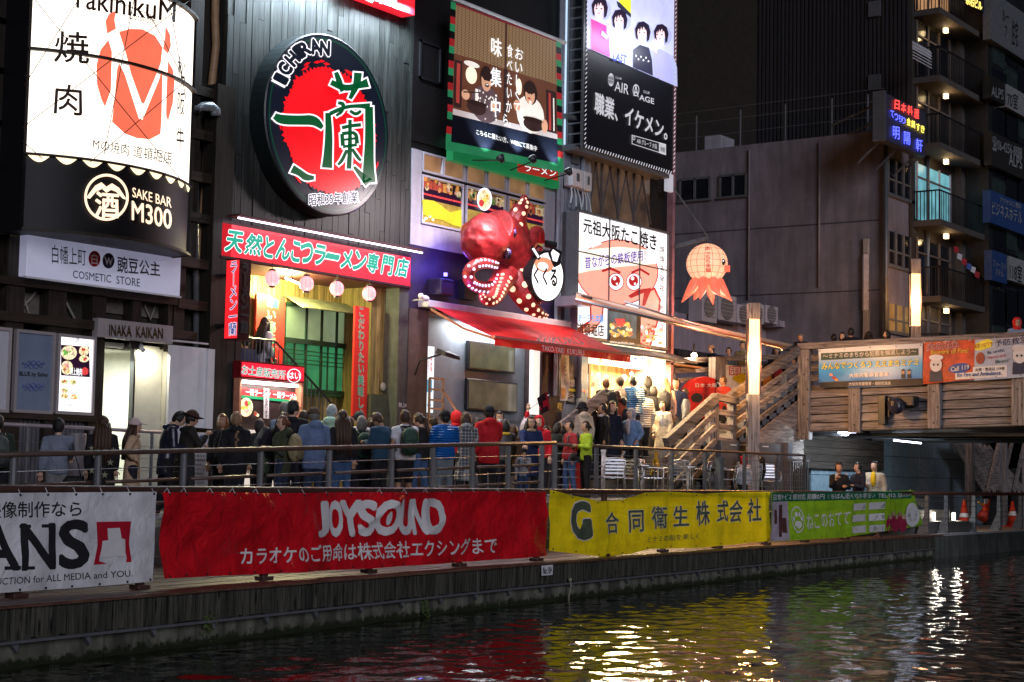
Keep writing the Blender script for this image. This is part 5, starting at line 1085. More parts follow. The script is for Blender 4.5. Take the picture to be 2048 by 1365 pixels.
pr = thing('projector_lamp','small black and red lamp clamped above the round sign','lamp',So_(1090,480,-.2)); p = So_(1092,488,-.2); G().tube([p,p+Vector((.2,-.12,-.02))],.08,10).make('head',m_black,pr); G().tube([p+Vector((0,.1,.12)),p],.03,6).make('arm',m_black,pr); G().box(p.x-.2,p.x-.05,p.y,p.y+.1,p.z,p.z+.22).make('red_plate',M('red_plastic',(.5,.02,.02),.4),pr)
# ================= club billboard building and octopus-dumpling shop =================
ab = thing('billboard_building','white-pillared building carrying the black club billboard above the dumpling shop','building',(35,W,1))
m_wp = M('worn_white_wall',(.34,.36,.42),.55,var=.2,dirt=.5); S_ = SY(W)
xa = S_(1128,300).x+.02; xb = S_(1176,500).x; xe = XA1
G().box(xa,xb,W-.05,W+.4,1.0,17).make('white_pillar',m_wp,ab); G().box(xb,xe,W+.12,W+6,S_(1240,480).z-.5,17).make('core_wall',m_dark,ab)
G().box(xe-.12,xe,W-.05,W+6,2,17).make('edge_wall',M('pink_lit_wall',(.45,.22,.24),.6),ab)  # red light on this edge is painted in as pink wall colour
for x_,r_ in ((1118,.05),(1124,.035),(1166,.06)): p = SY(W-.1)(x_,300); G().tube([(p.x,W-.1,3.2),(p.x,W-.1,17)],r_,8).make('drain_pipe',m_wp,ab)
# windows with cross bracing
w0,w1 = S_(1180,380).x,S_(1302,400).x; zt_ = S_(1180,295).z+.8; zb_ = S_(1240,470).z-.3
m_bw = EM('brown_window_glow',(.30,.17,.10),.22,var=.7,scale=1.3,base=(.05,.04,.04),rough=.1); m_wfr2 = M('brown_grey_frame',(.16,.13,.12),.5)
cols = [S_(p,400).x for p in (1180,1204,1237,1269,1302)]
for i,(a,c) in enumerate(zip(cols,cols[1:])):
    o = G().box(a,c,W+.04,W+.08,zb_,zt_).make('window',m_bw,ab)
    G().box(a-.03,a+.03,W-.02,W+.04,zb_,zt_).make('window_frame',m_wfr2,o)
    if i != 2 or 1:
        zz = lerp(zb_,zt_,.25); zz2 = lerp(zb_,zt_,.95); zm_ = (zz+zz2)/2
        G().beam((a,W+.02,zz),(c,W+.02,zz2),.03,.05,up=Vector((0,1,0))).make('brace',m_wfr2,o); G().beam((a,W+.012,zz2),(c,W+.012,zz),.03,.05,up=Vector((0,1,0))).make('brace',m_wfr2,o)
# heaters and cables
for k,(p0,p1) in enumerate((((1145,335),(1166,377)),((1169,342),(1184,384)))):
    a,b_ = SY(W-.3)(*p0),SY(W-.3)(*p1); t = thing('wall_heater',('left' if k == 0 else 'right')+' white box heater of the pair on the white pillar','heater',a); G().box(a.x,b_.x,W-.3,W-.05,b_.z,a.z).make('case',m_white_p,t,bevel=.02)
    G().box(lerp(a.x,b_.x,.4),lerp(a.x,b_.x,.65),W-.31,W-.301,lerp(a.z,b_.z,.7),lerp(a.z,b_.z,.25)).make('grille',m_galv,t)
    for q in range(3): x_ = lerp(a.x,b_.x,.25+.25*q); P = [Vector((x_,W-.2,b_.z)),Vector((x_+.05*q,W-.22,b_.z-.2)),Vector((x_-.1+.12*q,W-.25,b_.z-.4-.05*q)),Vector((x_+.2,W-.1,b_.z-.5))]; G().tube(P,.018,6).make('pipe',m_white_p,t)
t = thing('air_vent','grey louvred window unit above the two wall heaters','vent',SY(W-.1)(1152,320)); FB('case',(1146,300),(1160,330),W-.12,.1,m_galv,t)
p = SY(W-.1)(1130,235); G().box(p.x-.2,p.x+.25,W-.3,W-.05,p.z-.06,p.z+.04).make('cable_shelf',m_galv,ab)
# black club billboard
YAb = W-.55; SA = SY(YAb); QA = [(1170,289),(1346,350),(1358,-175),(1181,-290)]
bb = thing('club_billboard','tall black and photo billboard laced into a metal frame with four posing young men','billboard',SA(1250,250))
x0,x1 = SA(1173,150).x,SA(1347,200).x; zbb = SA(1170,289).z; ztb = zbb+6.6
bx = SA(1162,150).x
G().box(x0-.05,x1+.03,YAb+.02,YAb+.1,zbb-.05,ztb).make('backing',m_black,bb)
def frame_truss(xc,par):
    for dy in (0,.4): G().box(xc-.03,xc+.03,YAb+dy,YAb+dy+.05,zbb-.1,ztb).make('mast',m_galv,par)
    for k in range(26): G().beam((xc,YAb+.02,zbb+k*.25),(xc,YAb+.42,zbb+k*.25),.02,.035).make('rung',m_galv,par)
frame_truss(x0-.12,bb); G().tube([(x0-.25,W-.1,zbb),(x0-.25,W-.1,ztb)],.05,8).make('fluorescent',EM('cool_strip',(.6,.8,1),.9),bb)
G().box(x0-.3,x1,YAb+.1,YAb+.5,zbb-.16,zbb-.06).make('bottom_frame',m_galv,bb)
def uvA(u,v,l=0): return Vector((lerp(x0,x1,u),YAb+.015-l,lerp(zbb,ztb,v)))
m_bvn = M('black_vinyl',(.014,.015,.02),.4,var=.1,bump=.05); e_ph = EM('lit_photo_white',(.62,.64,.98),.85,var=.1)
g = G(); g.poly([uvA(0,0),uvA(1,0),uvA(1,1),uvA(0,1)]); g.make('vinyl',m_bvn,bb)
vph = (SA(1176,97).z-zbb)/(ztb-zbb)
g = G(); g.poly([uvA(.0,vph,.006),uvA(1,vph,.006),uvA(1,1,.006),uvA(0,1,.006)]); g.make('photo_ground',e_ph,bb)
# the four posing men, flat print
def bl2(u,v,ru,rv,l,mat,rot=0,n=18,nm='photo_print'):
    W_ = (x1-x0); g = G(); g.poly([uvA(u,v,l)+Vector((ru*math.cos(a)*math.cos(rot)-rv*math.sin(a)*math.sin(rot),0,ru*math.cos(a)*math.sin(rot)+rv*math.sin(a)*math.cos(rot))) for a in [2*math.pi*i/n for i in range(n)]]); return g.make(nm,mat,bb)
def poly2(pts,l,mat): g = G(); g.poly([SA(x,y,l) for x,y in pts]); return g.make('photo_print',mat,bb)
e_sk = EM('lit_skin_print',(1,.70,.72),.95,samp=False); e_hr = EM('lit_hair_print',(.02,.012,.03),1,samp=False); e_mg = EM('lit_magenta',(.75,.05,.40),.9,samp=False); e_lv = EM('lit_lavender',(.42,.42,.95),.95,samp=False); e_wt = EM('lit_shirt_white',(.9,.9,1),1.05,samp=False); e_dn = EM('lit_dark_cloth',(.03,.03,.06),1,samp=False); e_yl = EM('lit_yellow',(.8,.85,.05),.9,samp=False); e_lip = EM('lit_lip',(.75,.2,.3),.8,samp=False); e_shd = EM('lit_grey_shade',(.45,.48,.75),.9,samp=False)
poly2([(1233,-5),(1262,-5),(1262,28),(1240,6)],.012,e_yl); poly2([(1233,2),(1240,6),(1262,28),(1262,36),(1236,14)],.014,e_dn)
def man(cx_,cy_,s,top,hair_w,tilt=0,faceR=0,pts=None):
    poly2(pts,.014,top)
    poly2([(cx_-5*s,cy_+8*s),(cx_+5*s,cy_+8*s),(cx_+7*s,cy_+24*s),(cx_-6*s,cy_+22*s)],.016,e_sk)
    poly2([(x+9,y+5) for x,y in pts],.010,e_shd); shape(ell(cx_+9*s,cy_+3*s,15*s,20*s,16),SA,.011,e_shd,bb,'photo_print')
    shape([(cx_-14*s,cy_+10*s),(cx_-16*s,cy_-8*s),(cx_-9*s,cy_-22*s),(cx_+3*s,cy_-24*s),(cx_+13*s,cy_-17*s),(cx_+17*s,cy_-2*s),(cx_+14*s,cy_+15*s),(cx_+9*s,cy_+19*s),(cx_+9*s,cy_+4*s),(cx_-9*s,cy_+2*s),(cx_-10*s,cy_+16*s)],SA,.018,e_hr,bb,'photo_print')
    shape(ell(cx_-1*s,cy_+1*s,9.5*s,14.5*s,20),SA,.022,e_sk,bb,'photo_print')
    for dx in (-13,-8,-3,3,8): shape([(cx_+dx*s,cy_-15*s),(cx_+(dx+6)*s,cy_-15*s),(cx_+(dx+2+faceR)*s,cy_+(0 if abs(dx) > 6 else -4)*s)],SA,.026,e_hr,bb,'photo_print')
    for dx in (-6,4): shape(ell(cx_+dx*s+faceR,cy_+0*s,2.4*s,1.2*s,8),SA,.028,e_hr,bb,'photo_print')
    shape(ell(cx_-1*s+faceR,cy_+9*s,2.6*s,1.1*s,8),SA,.028,e_lip,bb,'photo_print'); shape([(cx_-1*s,cy_+1*s),(cx_+.5*s,cy_+5*s),(cx_-1.5*s,cy_+5*s)],SA,.027,e_shd,bb,'photo_print')
man(1199,18,1.0,e_mg,.95,pts=[(1182,38),(1196,44),(1212,52),(1218,80),(1220,115),(1183,99),(1183,60)])
man(1239,42,.95,e_wt,1.1,pts=[(1222,66),(1236,74),(1252,74),(1262,92),(1264,134),(1222,115),(1220,90)])
man(1285,66,.95,e_dn,1.0,pts=[(1266,100),(1280,90),(1298,96),(1304,120),(1306,152),(1266,135)])
man(1322,70,.9,e_lv,1.05,faceR=-2,pts=[(1307,104),(1320,98),(1338,108),(1345,130),(1346,169),(1308,153)])
poly2([(1204,62),(1216,72),(1214,80),(1202,70)],.03,e_sk); poly2([(1216,44),(1220,50),(1218,72),(1213,66)],.03,e_sk); poly2([(1310,76),(1314,84),(1313,108),(1308,100)],.03,e_sk)
T('LAST',[(1226,120),(1252,128),(1254,112),(1228,104)],SA,[(.04,EM('lit_blue_print',(.05,.1,.8),.9,samp=False),.03)],bb)
for k in range(6): shape(ell(1272+k*5,112+((k*7) % 12),1.6,2.2,6),SA,.03,e_wt,bb,'photo_print')
elt = EM('white_vinyl_print',(.8,.8,.86),.55,samp=False)
T('職業、イケメン。',[(1189,226),(1334,281),(1336,246),(1191,184)],SA,[(.03,elt,.01)],bb)
T('AIR',[(1229,182),(1257,190),(1258,170),(1230,162)],SA,[(0,elt,.01)],bb); T('CLUB',[(1231,157),(1243,160),(1243,156),(1231,153)],SA,[(0,elt,.01)],bb)
for rx_ in (6,4,1.6): ring(1222,160,rx_,13,.6,SA,.01,elt,bb,'globe_mark',20)
for yy in (152,160,168): shape([(1217,yy-1),(1227,yy+1),(1227,yy+1.8),(1217,yy-.2)],SA,.012,elt,bb,'globe_mark')
ring(1272,181,6.5,12,1.2,SA,.01,elt,bb,'circle_mark',24); T('A',[(1267,192),(1277,195),(1277,172),(1267,169)],SA,[(0,elt,.012)],bb)
T('AGE',[(1279,200),(1308,209),(1308,198),(1279,189)],SA,[(.02,elt,.01)],bb); T('CLUB',[(1287,186),(1299,189),(1299,184),(1287,181)],SA,[(0,elt,.01)],bb)
for (a,c) in (((1264,270),(1332,289)),((1264,287),(1332,309))): shape([a,c,(c[0],c[1]+1.5),(a[0],a[1]+1.5)],SA,.01,elt,bb,'search_box')
shape(rect(1263.5,270,1265,288),SA,.012,elt,bb,'search_box'); shape([(1318,285),(1332,289),(1332,311),(1318,306)],SA,.01,elt,bb,'search_box')
ring(1268,277,2.6,4,1,SA,.01,elt,bb,'search_box',14); T('AIR グループ 大阪',[(1274,287),(1314,299),(1314,289),(1274,276)],SA,[(.01,elt,.01)],bb); T('検索',[(1321,303),(1330,306),(1330,296),(1321,293)],SA,[(.01,mp_k,.02)],bb)
g = G()
for k in range(60):
    v = k/60
    for u in (-.012,1.008): p = uvA(u,v,.02); g.beam(p,p+Vector((.06,0,.06)),.012,.012)
for k in range(34): p = uvA(k/34,-.006,.02); g.beam(p+Vector((0,0,-.04)),p+Vector((.05,0,.04)),.012,.012)
g.make('rope_lacing',EM('lacing_white',(.9,.9,1),.7,samp=False),bb,kind='stuff')
lamp('billboard_wash','AREA',uvA(.5,vph+.1,.9),40,(.85,.88,1),bb,3,.3,(0,1,-.2))
t = thing('small_sign','small white sign with one dark character at the foot of the billboard','sign',SY(W+.0)(1320,370)); a,b_ = S_(1349-34,349),S_(1326,387); G().box(a.x,b_.x,W-.3,W-.2,b_.z,a.z).make('box',EM('dim_white',(.7,.7,.8),.5),t); T('酒',[(1314,384),(1323,386),(1323,352),(1314,349)],SY(W-.3),[(.03,mp_k,.01)],t)
# ---------------- dumpling shop sign ----------------
YTk = W-.45; ST = SY(YTk); tk = thing('dumpling_shop_sign','large bright shop sign with pink octopus face, brush lettering and a small screen','sign',ST(1240,560))
a,b_ = ST(1155,422),ST(1331.5,698); zt_ = a.z; G().box(a.x,b_.x,YTk,W,b_.z,zt_).make('box',m_galv,tk)
G().box(a.x+.03,b_.x-.03,YTk-.012,YTk-.002,b_.z+.03,zt_-.03).make('lit_face',EM('lit_sign_white',(1,.98,1),1.35,var=.05),tk)
xl,xr_,zl_ = a.x,b_.x,b_.z
G().box(xl-.02,xr_+.02,YTk-.05,YTk,zt_-.02,zt_+.03).box(xl-.02,xr_+.02,YTk-.05,YTk,zl_-.03,zl_+.02).box(xl-.03,xl+.01,YTk-.05,YTk,zl_,zt_).box(xr_-.01,xr_+.03,YTk-.05,YTk,zl_,zt_).make('frame',m_galv,tk)
ST2 = SY(YTk-.012); e_pk = EM('lit_pink',(1,.40,.30),1.05,var=.05,samp=False); e_dr = EM('lit_dark_red',(.45,.015,.02),.9,samp=False); e_cr = EM('lit_cream',(1,.9,.75),1.2,samp=False)
sh = lambda pts,l,m_: shape(pts,ST2,l,m_,tk,'octopus_print')
sh(ell(1235,545,82,66,40),.006,e_dr); sh(ell(1235,545,80,64,40),.010,e_pk)
sh([(1178,590),(1208,606),(1206,640),(1186,664),(1160,668),(1150,660),(1180,640)],.008,e_dr); sh([(1181,592),(1206,606),(1202,640),(1186,660),(1162,664),(1184,640)],.012,e_pk)
sh([(1278,590),(1310,575),(1322,600),(1318,640),(1300,700),(1276,690)],.008,e_dr); sh([(1280,594),(1308,580),(1318,602),(1314,640),(1298,694),(1279,684)],.012,e_pk)
sh([(1155,508),(1180,499),(1240,494),(1310,502),(1313,528),(1240,534),(1180,542),(1155,548)],.016,e_cr)
sh([(1157,478),(1166,470),(1181,485),(1170,505),(1157,498)],.018,e_cr)
T('昔ながらの鉄板使用！',[(1170,538),(1291,521),(1291,500),(1170,514)],ST2,[(.02,EM('lit_indigo',(.10,.05,.5),.8,samp=False),.022)],tk)
for cx_,an in ((1232,0),(1268,1)):
    sh(ell(cx_,564,16,18,24),.018,e_dr); sh(ell(cx_,564,14.5,16,24),.022,e_wh); sh(ell(cx_-1,562,9.5,11,20),.026,e_dr); sh(ell(cx_-3,557,3.4,4,10),.030,e_wh); sh(ell(cx_+2,568,2,2.4,8),.030,e_wh)
sh([(1203,541),(1220,534),(1242,544),(1240,548),(1220,540),(1205,545)],.02,e_dr); sh([(1262,544),(1280,536),(1300,548),(1298,552),(1280,541),(1264,548)],.02,e_dr)
sh([(1256,592),(1276,580),(1302,576),(1302,582),(1290,612),(1284,612),(1288,586),(1262,597)],.02,e_dr)
sh([(1180,490),(1200,484),(1204,488),(1184,496)],.018,e_wh)
T('元祖大阪たこ焼き',[(1167,465),(1313,502),(1313,470),(1167,436)],ST2,[(.03,mp_k,.02)],tk)
T('焼\n焼\nき\n発\n祥\nの\n地\nの\n店',[(1319,662),(1328,664),(1329,494),(1320,490)],ST2,[(.01,mp_k,.02)],tk,lead=1.2)
T('道頓堀店',[(1155,671),(1208,674),(1208,650),(1155,646)],ST2,[(.03,mp_k,.02)],tk); T('あっちち本舗',[(1157,644),(1207,646),(1207,630),(1157,627)],ST2,[(.03,EM('lit_sky',(.1,.4,.9),.9,samp=False),.02)],tk)
for xx in (1215.8,1277): p = ST2(xx,560); G().box(p.x-.014,p.x+.014,YTk-.055,YTk-.03,zl_,zt_).make('divider',m_galv,tk)
p = ST2(1155,503); G().box(xl,xr_,YTk-.055,YTk-.03,p.z-.014,p.z+.014).make('divider',m_galv,tk)
p0,p1 = ST2(1215,609),ST2(1275,690); G().box(p0.x,p1.x,YTk-.1,YTk-.012,p1.z,p0.z).make('screen_case',m_black,tk); p0,p1 = SY(YTk-.1)(1218,622),SY(YTk-.1)(1272,678)
G().box(p0.x,p1.x,YTk-.11,YTk-.101,p1.z,p0.z).make('screen',EM('screen_teal',(.08,.16,.2),.6,var=.5,scale=4),tk)
rr = random.Random(5)
for k in range(34): shape(ell(rr.uniform(1222,1262),rr.uniform(646,672),rr.uniform(2.5,5),rr.uniform(2.5,5),9),SY(YTk-.11),.006+.0008*k,[ef[6],ef[4],ef[3],ef[1]][k % 4],tk,'food_print')
for k in range(8): shape(ell(1234+k*2,640+(k % 3)*5,4,3,8),SY(YTk-.11),.04+.001*k,ef[0],tk,'food_print')
T('www.acchichi.com',[(1220,686),(1268,690),(1268,685),(1220,681)],SY(YTk-.1),[(0,e_cr,.012)],tk)
for k in range(40): shape(ell(rr.uniform(1282,1322),rr.uniform(648,688),rr.uniform(2,5.5),rr.uniform(1.5,4),8),ST2,.03+.0008*k,[ef[4],ef[2],ef[3],e_wh,ef[1],ef[0]][k % 6],tk,'food_print')
lamp('sign_glow','AREA',Vector(((xl+xr_)/2,YTk-.5,(zl_+zt_)/2)),30,(1,.95,.95),tk,3.4,2.4,(0,-1,-.35))
# slatted tin canopy
cn = thing('tin_canopy','dark slatted tin canopy over the dumpling stall','canopy',SY(W)(1250,700))
x0c,x1c = SY(W-.3)(1178,676).x,SY(W-.3)(1338,700).x; zc0 = SY(W-.3)(1240,692).z; YCn = 20.75; zc1 = SY(YCn)(1300,711).z
n_ = 26
for k in range(n_):
    a,c = lerp(x0c,x1c,k/n_),lerp(x0c,x1c,(k+.7)/n_); G().hexa([(a,W-.3,zc0-.03),(c,W-.3,zc0-.03),(c,YCn,zc1-.03),(a,YCn,zc1-.03)],[(a,W-.3,zc0),(c,W-.3,zc0),(c,YCn,zc1),(a,YCn,zc1)]).make('slat',m_galv,cn)
G().tube([(x0c-.05,YCn,zc1-.03),(x1c+.1,YCn,zc1-.03)],.035,8).make('front_bar',m_galv,cn)
# stall
st = thing('dumpling_stall','brightly lit octopus-dumpling stall with plank walls, lamps and posters','stall',SY(W)(1260,850))
Ysn = W-.35; a,b_ = SY(Ysn)(1185,716),SY(Ysn)(1331,744); zs1,zs0 = a.z+.12,SY(Ysn)(1260,730).z-.05
zs0 = SY(Ysn)(1184,727).z; G().box(a.x,b_.x,Ysn,Ysn+.12,zs0,zs0+.52).make('sign_box',EM('lit_sign_yellow',(1,.88,.62),1.5,var=.08),st)
SSn = SY(Ysn); T('あっちち本舗',[(1219,729),(1288,740),(1288,713),(1219,701)],SSn,[(.04,e_wh,.008),(.02,EM('lit_blue_char',(.05,.10,.75),.9,samp=False),.016)],st)
for cx_ in (1202,1298): sh_ = shape(ell(cx_,712+(cx_-1202)*.13,5.5,7,16),SSn,.008,e_pk,st,'octopus_mark'); shape([(cx_-6,724+(cx_-1202)*.13),(cx_,716+(cx_-1202)*.13),(cx_+6,726+(cx_-1202)*.13)],SSn,.01,e_pk,st,'octopus_mark')
xs0,xs1 = SY(W)(1178,800).x,xe; m_plk = WOOD('pale_stall_plank',(.30,.17,.07),(.62,.40,.2),'z',.6,knots=.3); Yk = W+1.2; zft = 2.0
x = xs0
while x < xs1+1.5: G().box(x+.004,x+.13,Yk,Yk+.04,zft,4.6).make('plank',m_plk,st); x += .134
G().box(xs0-.1,xs0,W-.05,Yk,zft,4.6).make('side_wall',m_plk,st); G().box(xs0,xs1+1.5,W-.05,Yk,zs0+.25,zs0+.3).make('stall_ceiling',m_plk,st)
G().box(xs0+.6,xs1-.4,W-.02,W+.45,zft,zft+1.0).make('counter',m_plk,st); G().box(xs0+.6,xs1-.4,W-.0,W+.4,zft+1.0,zft+1.06).make('griddle',m_steel,st)
for k,(x_,y_,s_) in enumerate(((1197,751,1),(1248,756,1.5),(1263,748,.8),(1296,750,.8),(1318,756,.8),(1213,752,.7))):
    p = SY(W+.5)(x_,y_); G().sph(p,.05*s_,10,8).make('bulb',EM('warm_bulb',(1,.72,.38),30),st,smooth=True); G().tube([p,p+Vector((0,0,.3))],.008,4).make('cord',m_black,st)
lamp('stall_light','AREA',((xs0+xs1)/2,W+.55,zs0+.2),760,(1,.70,.34),st,xs1-xs0-.6,.8,(0,-.25,-1)); lamp('stall_light','POINT',SY(W+.2)(1248,757),60,(1,.72,.4),st,.1)
lamp('canopy_spill','POINT',(SY(W)(1255,760).x,W-.75,zs0-.1),260,(1,.66,.3),st,.12); lamp('stall_sign_light','AREA',((a.x+b_.x)/2,Ysn-.05,zs0),60,(1,.85,.6),st,3.5,.1,(0,-.6,-1))  # bare point light added under the canopy to spill onto the crowd
for k in range(14): x_ = lerp(xs0+.7,xs1-.5,k/13); G().box(x_-.06,x_+.06,W+.3+.1*(k % 2),W+.4+.1*(k % 2),zft+1.06,zft+1.06+.12+.1*(k % 3)).make('packed_goods',fc[k % 7],st)
def poster(p0,p1,Y_,mat,label,extra=None,name='poster'):
    t = thing(name,label,'poster',SY(Y_)(p0[0],p1[1])); FB('sheet',p0,p1,Y_,.02,mat,t)
    S3_ = SY(Y_)
    for ex in extra or []: ex(S3_,t)
    return t
G().box(S_(1108,800).x,xs0,W+.0,W+.6,.9,zs0+.4).make('tiled_pier',M('cream_tile',(.45,.36,.26),.4),st)
poster((1160,747),(1182,771),W-.04,EM('lit_portrait_ground',(.5,.6,.85),.55),'framed portrait print on the left wall of the stall',[lambda S3,t: shape(ell(1171,757,5,8,14),S3,.006,M('pale_face',(.8,.6,.5),.5),t,'print'),lambda S3,t: shape([(1162,770),(1166,763),(1178,764),(1181,771)],S3,.006,mbl,t,'print')])
poster((1160,772),(1178,795),W-.04,M('cream_sheet',(.75,.7,.6),.5),'cream food poster below the framed portrait',[lambda S3,t: dish(1169,783,7,8,S3,.006,t,fc)])
poster((1184,752),(1194,776),W-.03,M('warm_sheet',(.8,.6,.4),.5),'small orange price sheet beside the framed portrait',[lambda S3,t: dish(1189,768,4,6,S3,.006,t,fc)])
poster((1133,752),(1152,810),W-.06,M('black_sheet',(.03,.03,.035),.4),'black drinks poster with white lettering and a yellow strip',[lambda S3,t: shape([(1134,777),(1151,779),(1151,784),(1134,782)],S3,.006,M('yellow_print',(.7,.6,.02),.5),t,'print'),lambda S3,t: T('ビール\n480円',[(1136,804),(1150,806),(1150,788),(1136,786)],S3,[(.02,mp_w,.006)],t),lambda S3,t: T('飲放題',[(1136,772),(1150,774),(1150,760),(1136,758)],S3,[(.02,mp_w,.006)],t)])
def flag(p0,p1,Y_,mat,label,fnx): t = thing('hanging_flag',label,'flag',SY(Y_)(*p0)); g = G(); S3 = SW(SY(Y_),Vector((0,-1,0)),drape(int(p0[0]),.05)); g.grid(6,14,lambda u,v: S3(lerp(p0[0],p1[0],u)+(-5*v),lerp(p0[1],p1[1],v))); g.make('cloth',mat,t,smooth=True); fnx(S3,t); return t
flag((1122,708),(1138,802),W-.3,M('white_flag',(.62,.6,.6),.6),'white hanging flag with a beer glass print left of the stall',lambda S3,t: (shape([(1118,776),(1129,777),(1127,798),(1120,798)],S3,.012,M('beer_print',(.6,.25,.05),.5),t,'glass_print'),T('生\nビ\nー\nル',[(1124,770),(1131,771),(1134,716),(1127,715)],S3,[(.01,mp_g,.012)],t)))
flag((1114,801),(1129,824),W-.3,M('black_flag',(.02,.02,.02),.6),'small black flag with gold characters under the beer flag',lambda S3,t: T('樽生',[(1113,819),(1123,820),(1124,806),(1114,805)],S3,[(.03,M('gold_print',(.5,.35,.03),.5),.012)],t))
p0,p1 = SY(W-.5)(1112,905),SY(W-.5)(1200,792); G().beam(SY(20.9)(1118,860),SY(20.9)(1210,790),.08,.28).make('stair_rail',m_timber_x,label='pale timber handrail rising behind the queue to the dumpling stall',cat='handrail')
# ---------------- octopus lantern on its bracket ----------------
YL = 20.9; SLn = SY(YL); ol = thing('octopus_lantern','glowing round pink octopus-shaped paper lantern with eight legs on a bracket','lantern',SLn(1412,525))
ct = SLn(1414,528); R_ = .53; e_ol = EM('pink_paper',(1,.50,.30),1.2,var=.12,scale=3); e_leg = EM('coral_paper',(1,.17,.10),.95,var=.15,scale=4)
g = G(); g.sph(ct,(R_,R_,R_*.98),28,18); g.make('head',e_ol,ol,smooth=True)
m_rl = M('lantern_seam',(.35,.06,.03),.6)
for q in range(8): a = q*math.pi/8; G().tube([ct+Vector((R_*1.005*math.sin(t)*math.cos(a),R_*1.005*math.sin(t)*math.sin(a),R_*.985*math.cos(t))) for t in [math.pi*2*i/24 for i in range(25)]],.005,4,caps=False).make('seam',m_rl,ol)
for q in (-.5,-.2,.1,.4,.7): rr_ = R_*math.sqrt(1-q*q)*1.005; G().tube([ct+Vector((rr_*math.cos(t),rr_*math.sin(t),R_*q*.98)) for t in [math.pi*2*i/24 for i in range(25)]],.004,4,caps=False).make('seam',m_rl,ol)
for q in range(8):
    a = q*math.pi/4+.25; o_ = Vector((math.cos(a),math.sin(a),0)); P = [ct+o_*.18+Vector((0,0,-.38)),ct+o_*.33+Vector((0,0,-.5)),ct+o_*.46+Vector((0,0,-.72)),ct+o_*.66+Vector((0,0,-.98+.1*(q % 2)))]
    G().tube(P,[.13,.14,.11,.01],8).make('leg',e_leg,ol,smooth=True)
v = (EYEV-ct).normalized(); sdv = Vector((v.y,-v.x,0)).normalized(); sdv = -sdv if sdv.dot(CR) < 0 else sdv
mz = ct+(v*.35+sdv*.86).normalized()*R_*1.0+Vector((0,0,-.12)); G().tube([mz-sdv*.05,mz+sdv*.05,mz+sdv*.09],[.10,.085,.09],10).make('mouth',e_leg,ol,smooth=True)
ey = ct+(v*.62+sdv*.75+Vector((0,0,.08))).normalized()*R_; G().sph(ey,(.05,.05,.085),10,8).make('eye',m_black,ol,smooth=True); G().sph(ey+v*.04+Vector((0,0,.03)),.02,8,6).make('eye_glint',e_wh,ol)
SLt = lambda x,y,l=0: (lambda d: (lambda b__,c__: EYEV+d*(-b__-math.sqrt(max(0,b__*b__-c__*d.dot(d))))/d.dot(d))( (EYEV-ct).dot(d),(EYEV-ct).dot(EYEV-ct)-(R_*1.0+l)**2))(ray(x,y))
T('あ\nっ\nち\nち\n本\n舗',[(1411,545),(1422,545),(1421,493),(1410,493)],SLt,[(.02,e_dr,.012)],ol,lead=.95)
lamp('lantern_inner_glow','POINT',ct+Vector((0,-.2,-.9)),70,(1,.42,.3),ol,.3)
br = thing('lantern_bracket','grey steel arm and diagonal stay holding the octopus lantern','bracket',(XA1,W,6)); G().beam(Vector((XA1-.05,W-.1,SY(W-.1)(1345,492).z)),ct+Vector((.05,0,R_+.14)),.07,.1).make('arm',m_galv,br)
G().tube([SY(W-.1)(1330,352),ct+Vector((0,0,R_+.18))],.02,6).make('stay',m_galv,br); G().tube([ct+Vector((0,0,R_-.02)),ct+Vector((0,0,R_+.12))],.012,5).make('hook',m_black,br)
# folding awning, unrolled, seen edge-on
fa = thing('folding_awning','half-open orange and white folding awning on silver arms above the wooden stair','awning',SY(21)(1300,620))
A1_,A2_ = SY(21.3)(1152,584),SY(20.5)(1590,690); B1_,B2_ = SY(20.3)(1152,600),SY(20.1)(1560,698)
m_aw2 = BANNER_M('orange_canvas',(.72,.25,.12),.5,tr=.4); m_aw3 = BANNER_M('cream_canvas',(.8,.62,.5),.5,tr=.4)
for k,(v0,v1,mm) in enumerate(((0,.45,m_aw3),(.45,1,m_aw2))):
    g = G(); g.grid(16,3,lambda u,v: A1_.lerp(A2_,u).lerp(B1_.lerp(B2_,u),lerp(v0,v1,v))+Vector((0,0,-.05*math.sin(math.pi*u)))); g.make('canvas_strip',mm,fa,smooth=True)
G().tube([A2_,B2_+Vector((.1,0,-.02))],.03,6).make('end_bar',m_alu,fa); G().tube([B1_,B2_],.035,8).make('front_bar',m_alu,fa,smooth=True)
C1 = SY(20.9)(1170,604); C2 = SY(20.5)(1470,676); C3 = SY(20.4)(1580,702); G().tube([C1,C2,C3],.035,8).make('folding_arm',m_alu,fa,smooth=True); G().tube([SY(20.9)(1250,604),C2],.03,8).make('folding_arm',m_alu,fa,smooth=True)
G().box(C1.x-.3,C1.x+.15,20.8,W-.3,C1.z-.1,C1.z+.12).make('arm_bracket',m_alu,fa)
# ================= timber stair, bridge and what stands beyond =================
YS_ = 20.0; SSt = SY(YS_)
sr = thing('timber_stair','weathered timber stair with orange-lit handrails climbing to the bridge','staircase',SSt(1340,960))
def tb(a,b_,wd,ht,nm='rail',mat=None,par=None): return G().beam(a,b_,wd,ht).make(nm,mat or m_timber_x,par or sr,bevel=.008)
def seg(p0,p1,Y0,Y1=None): return SY(Y0)(*p0),SY(Y1 or Y0)(*p1)
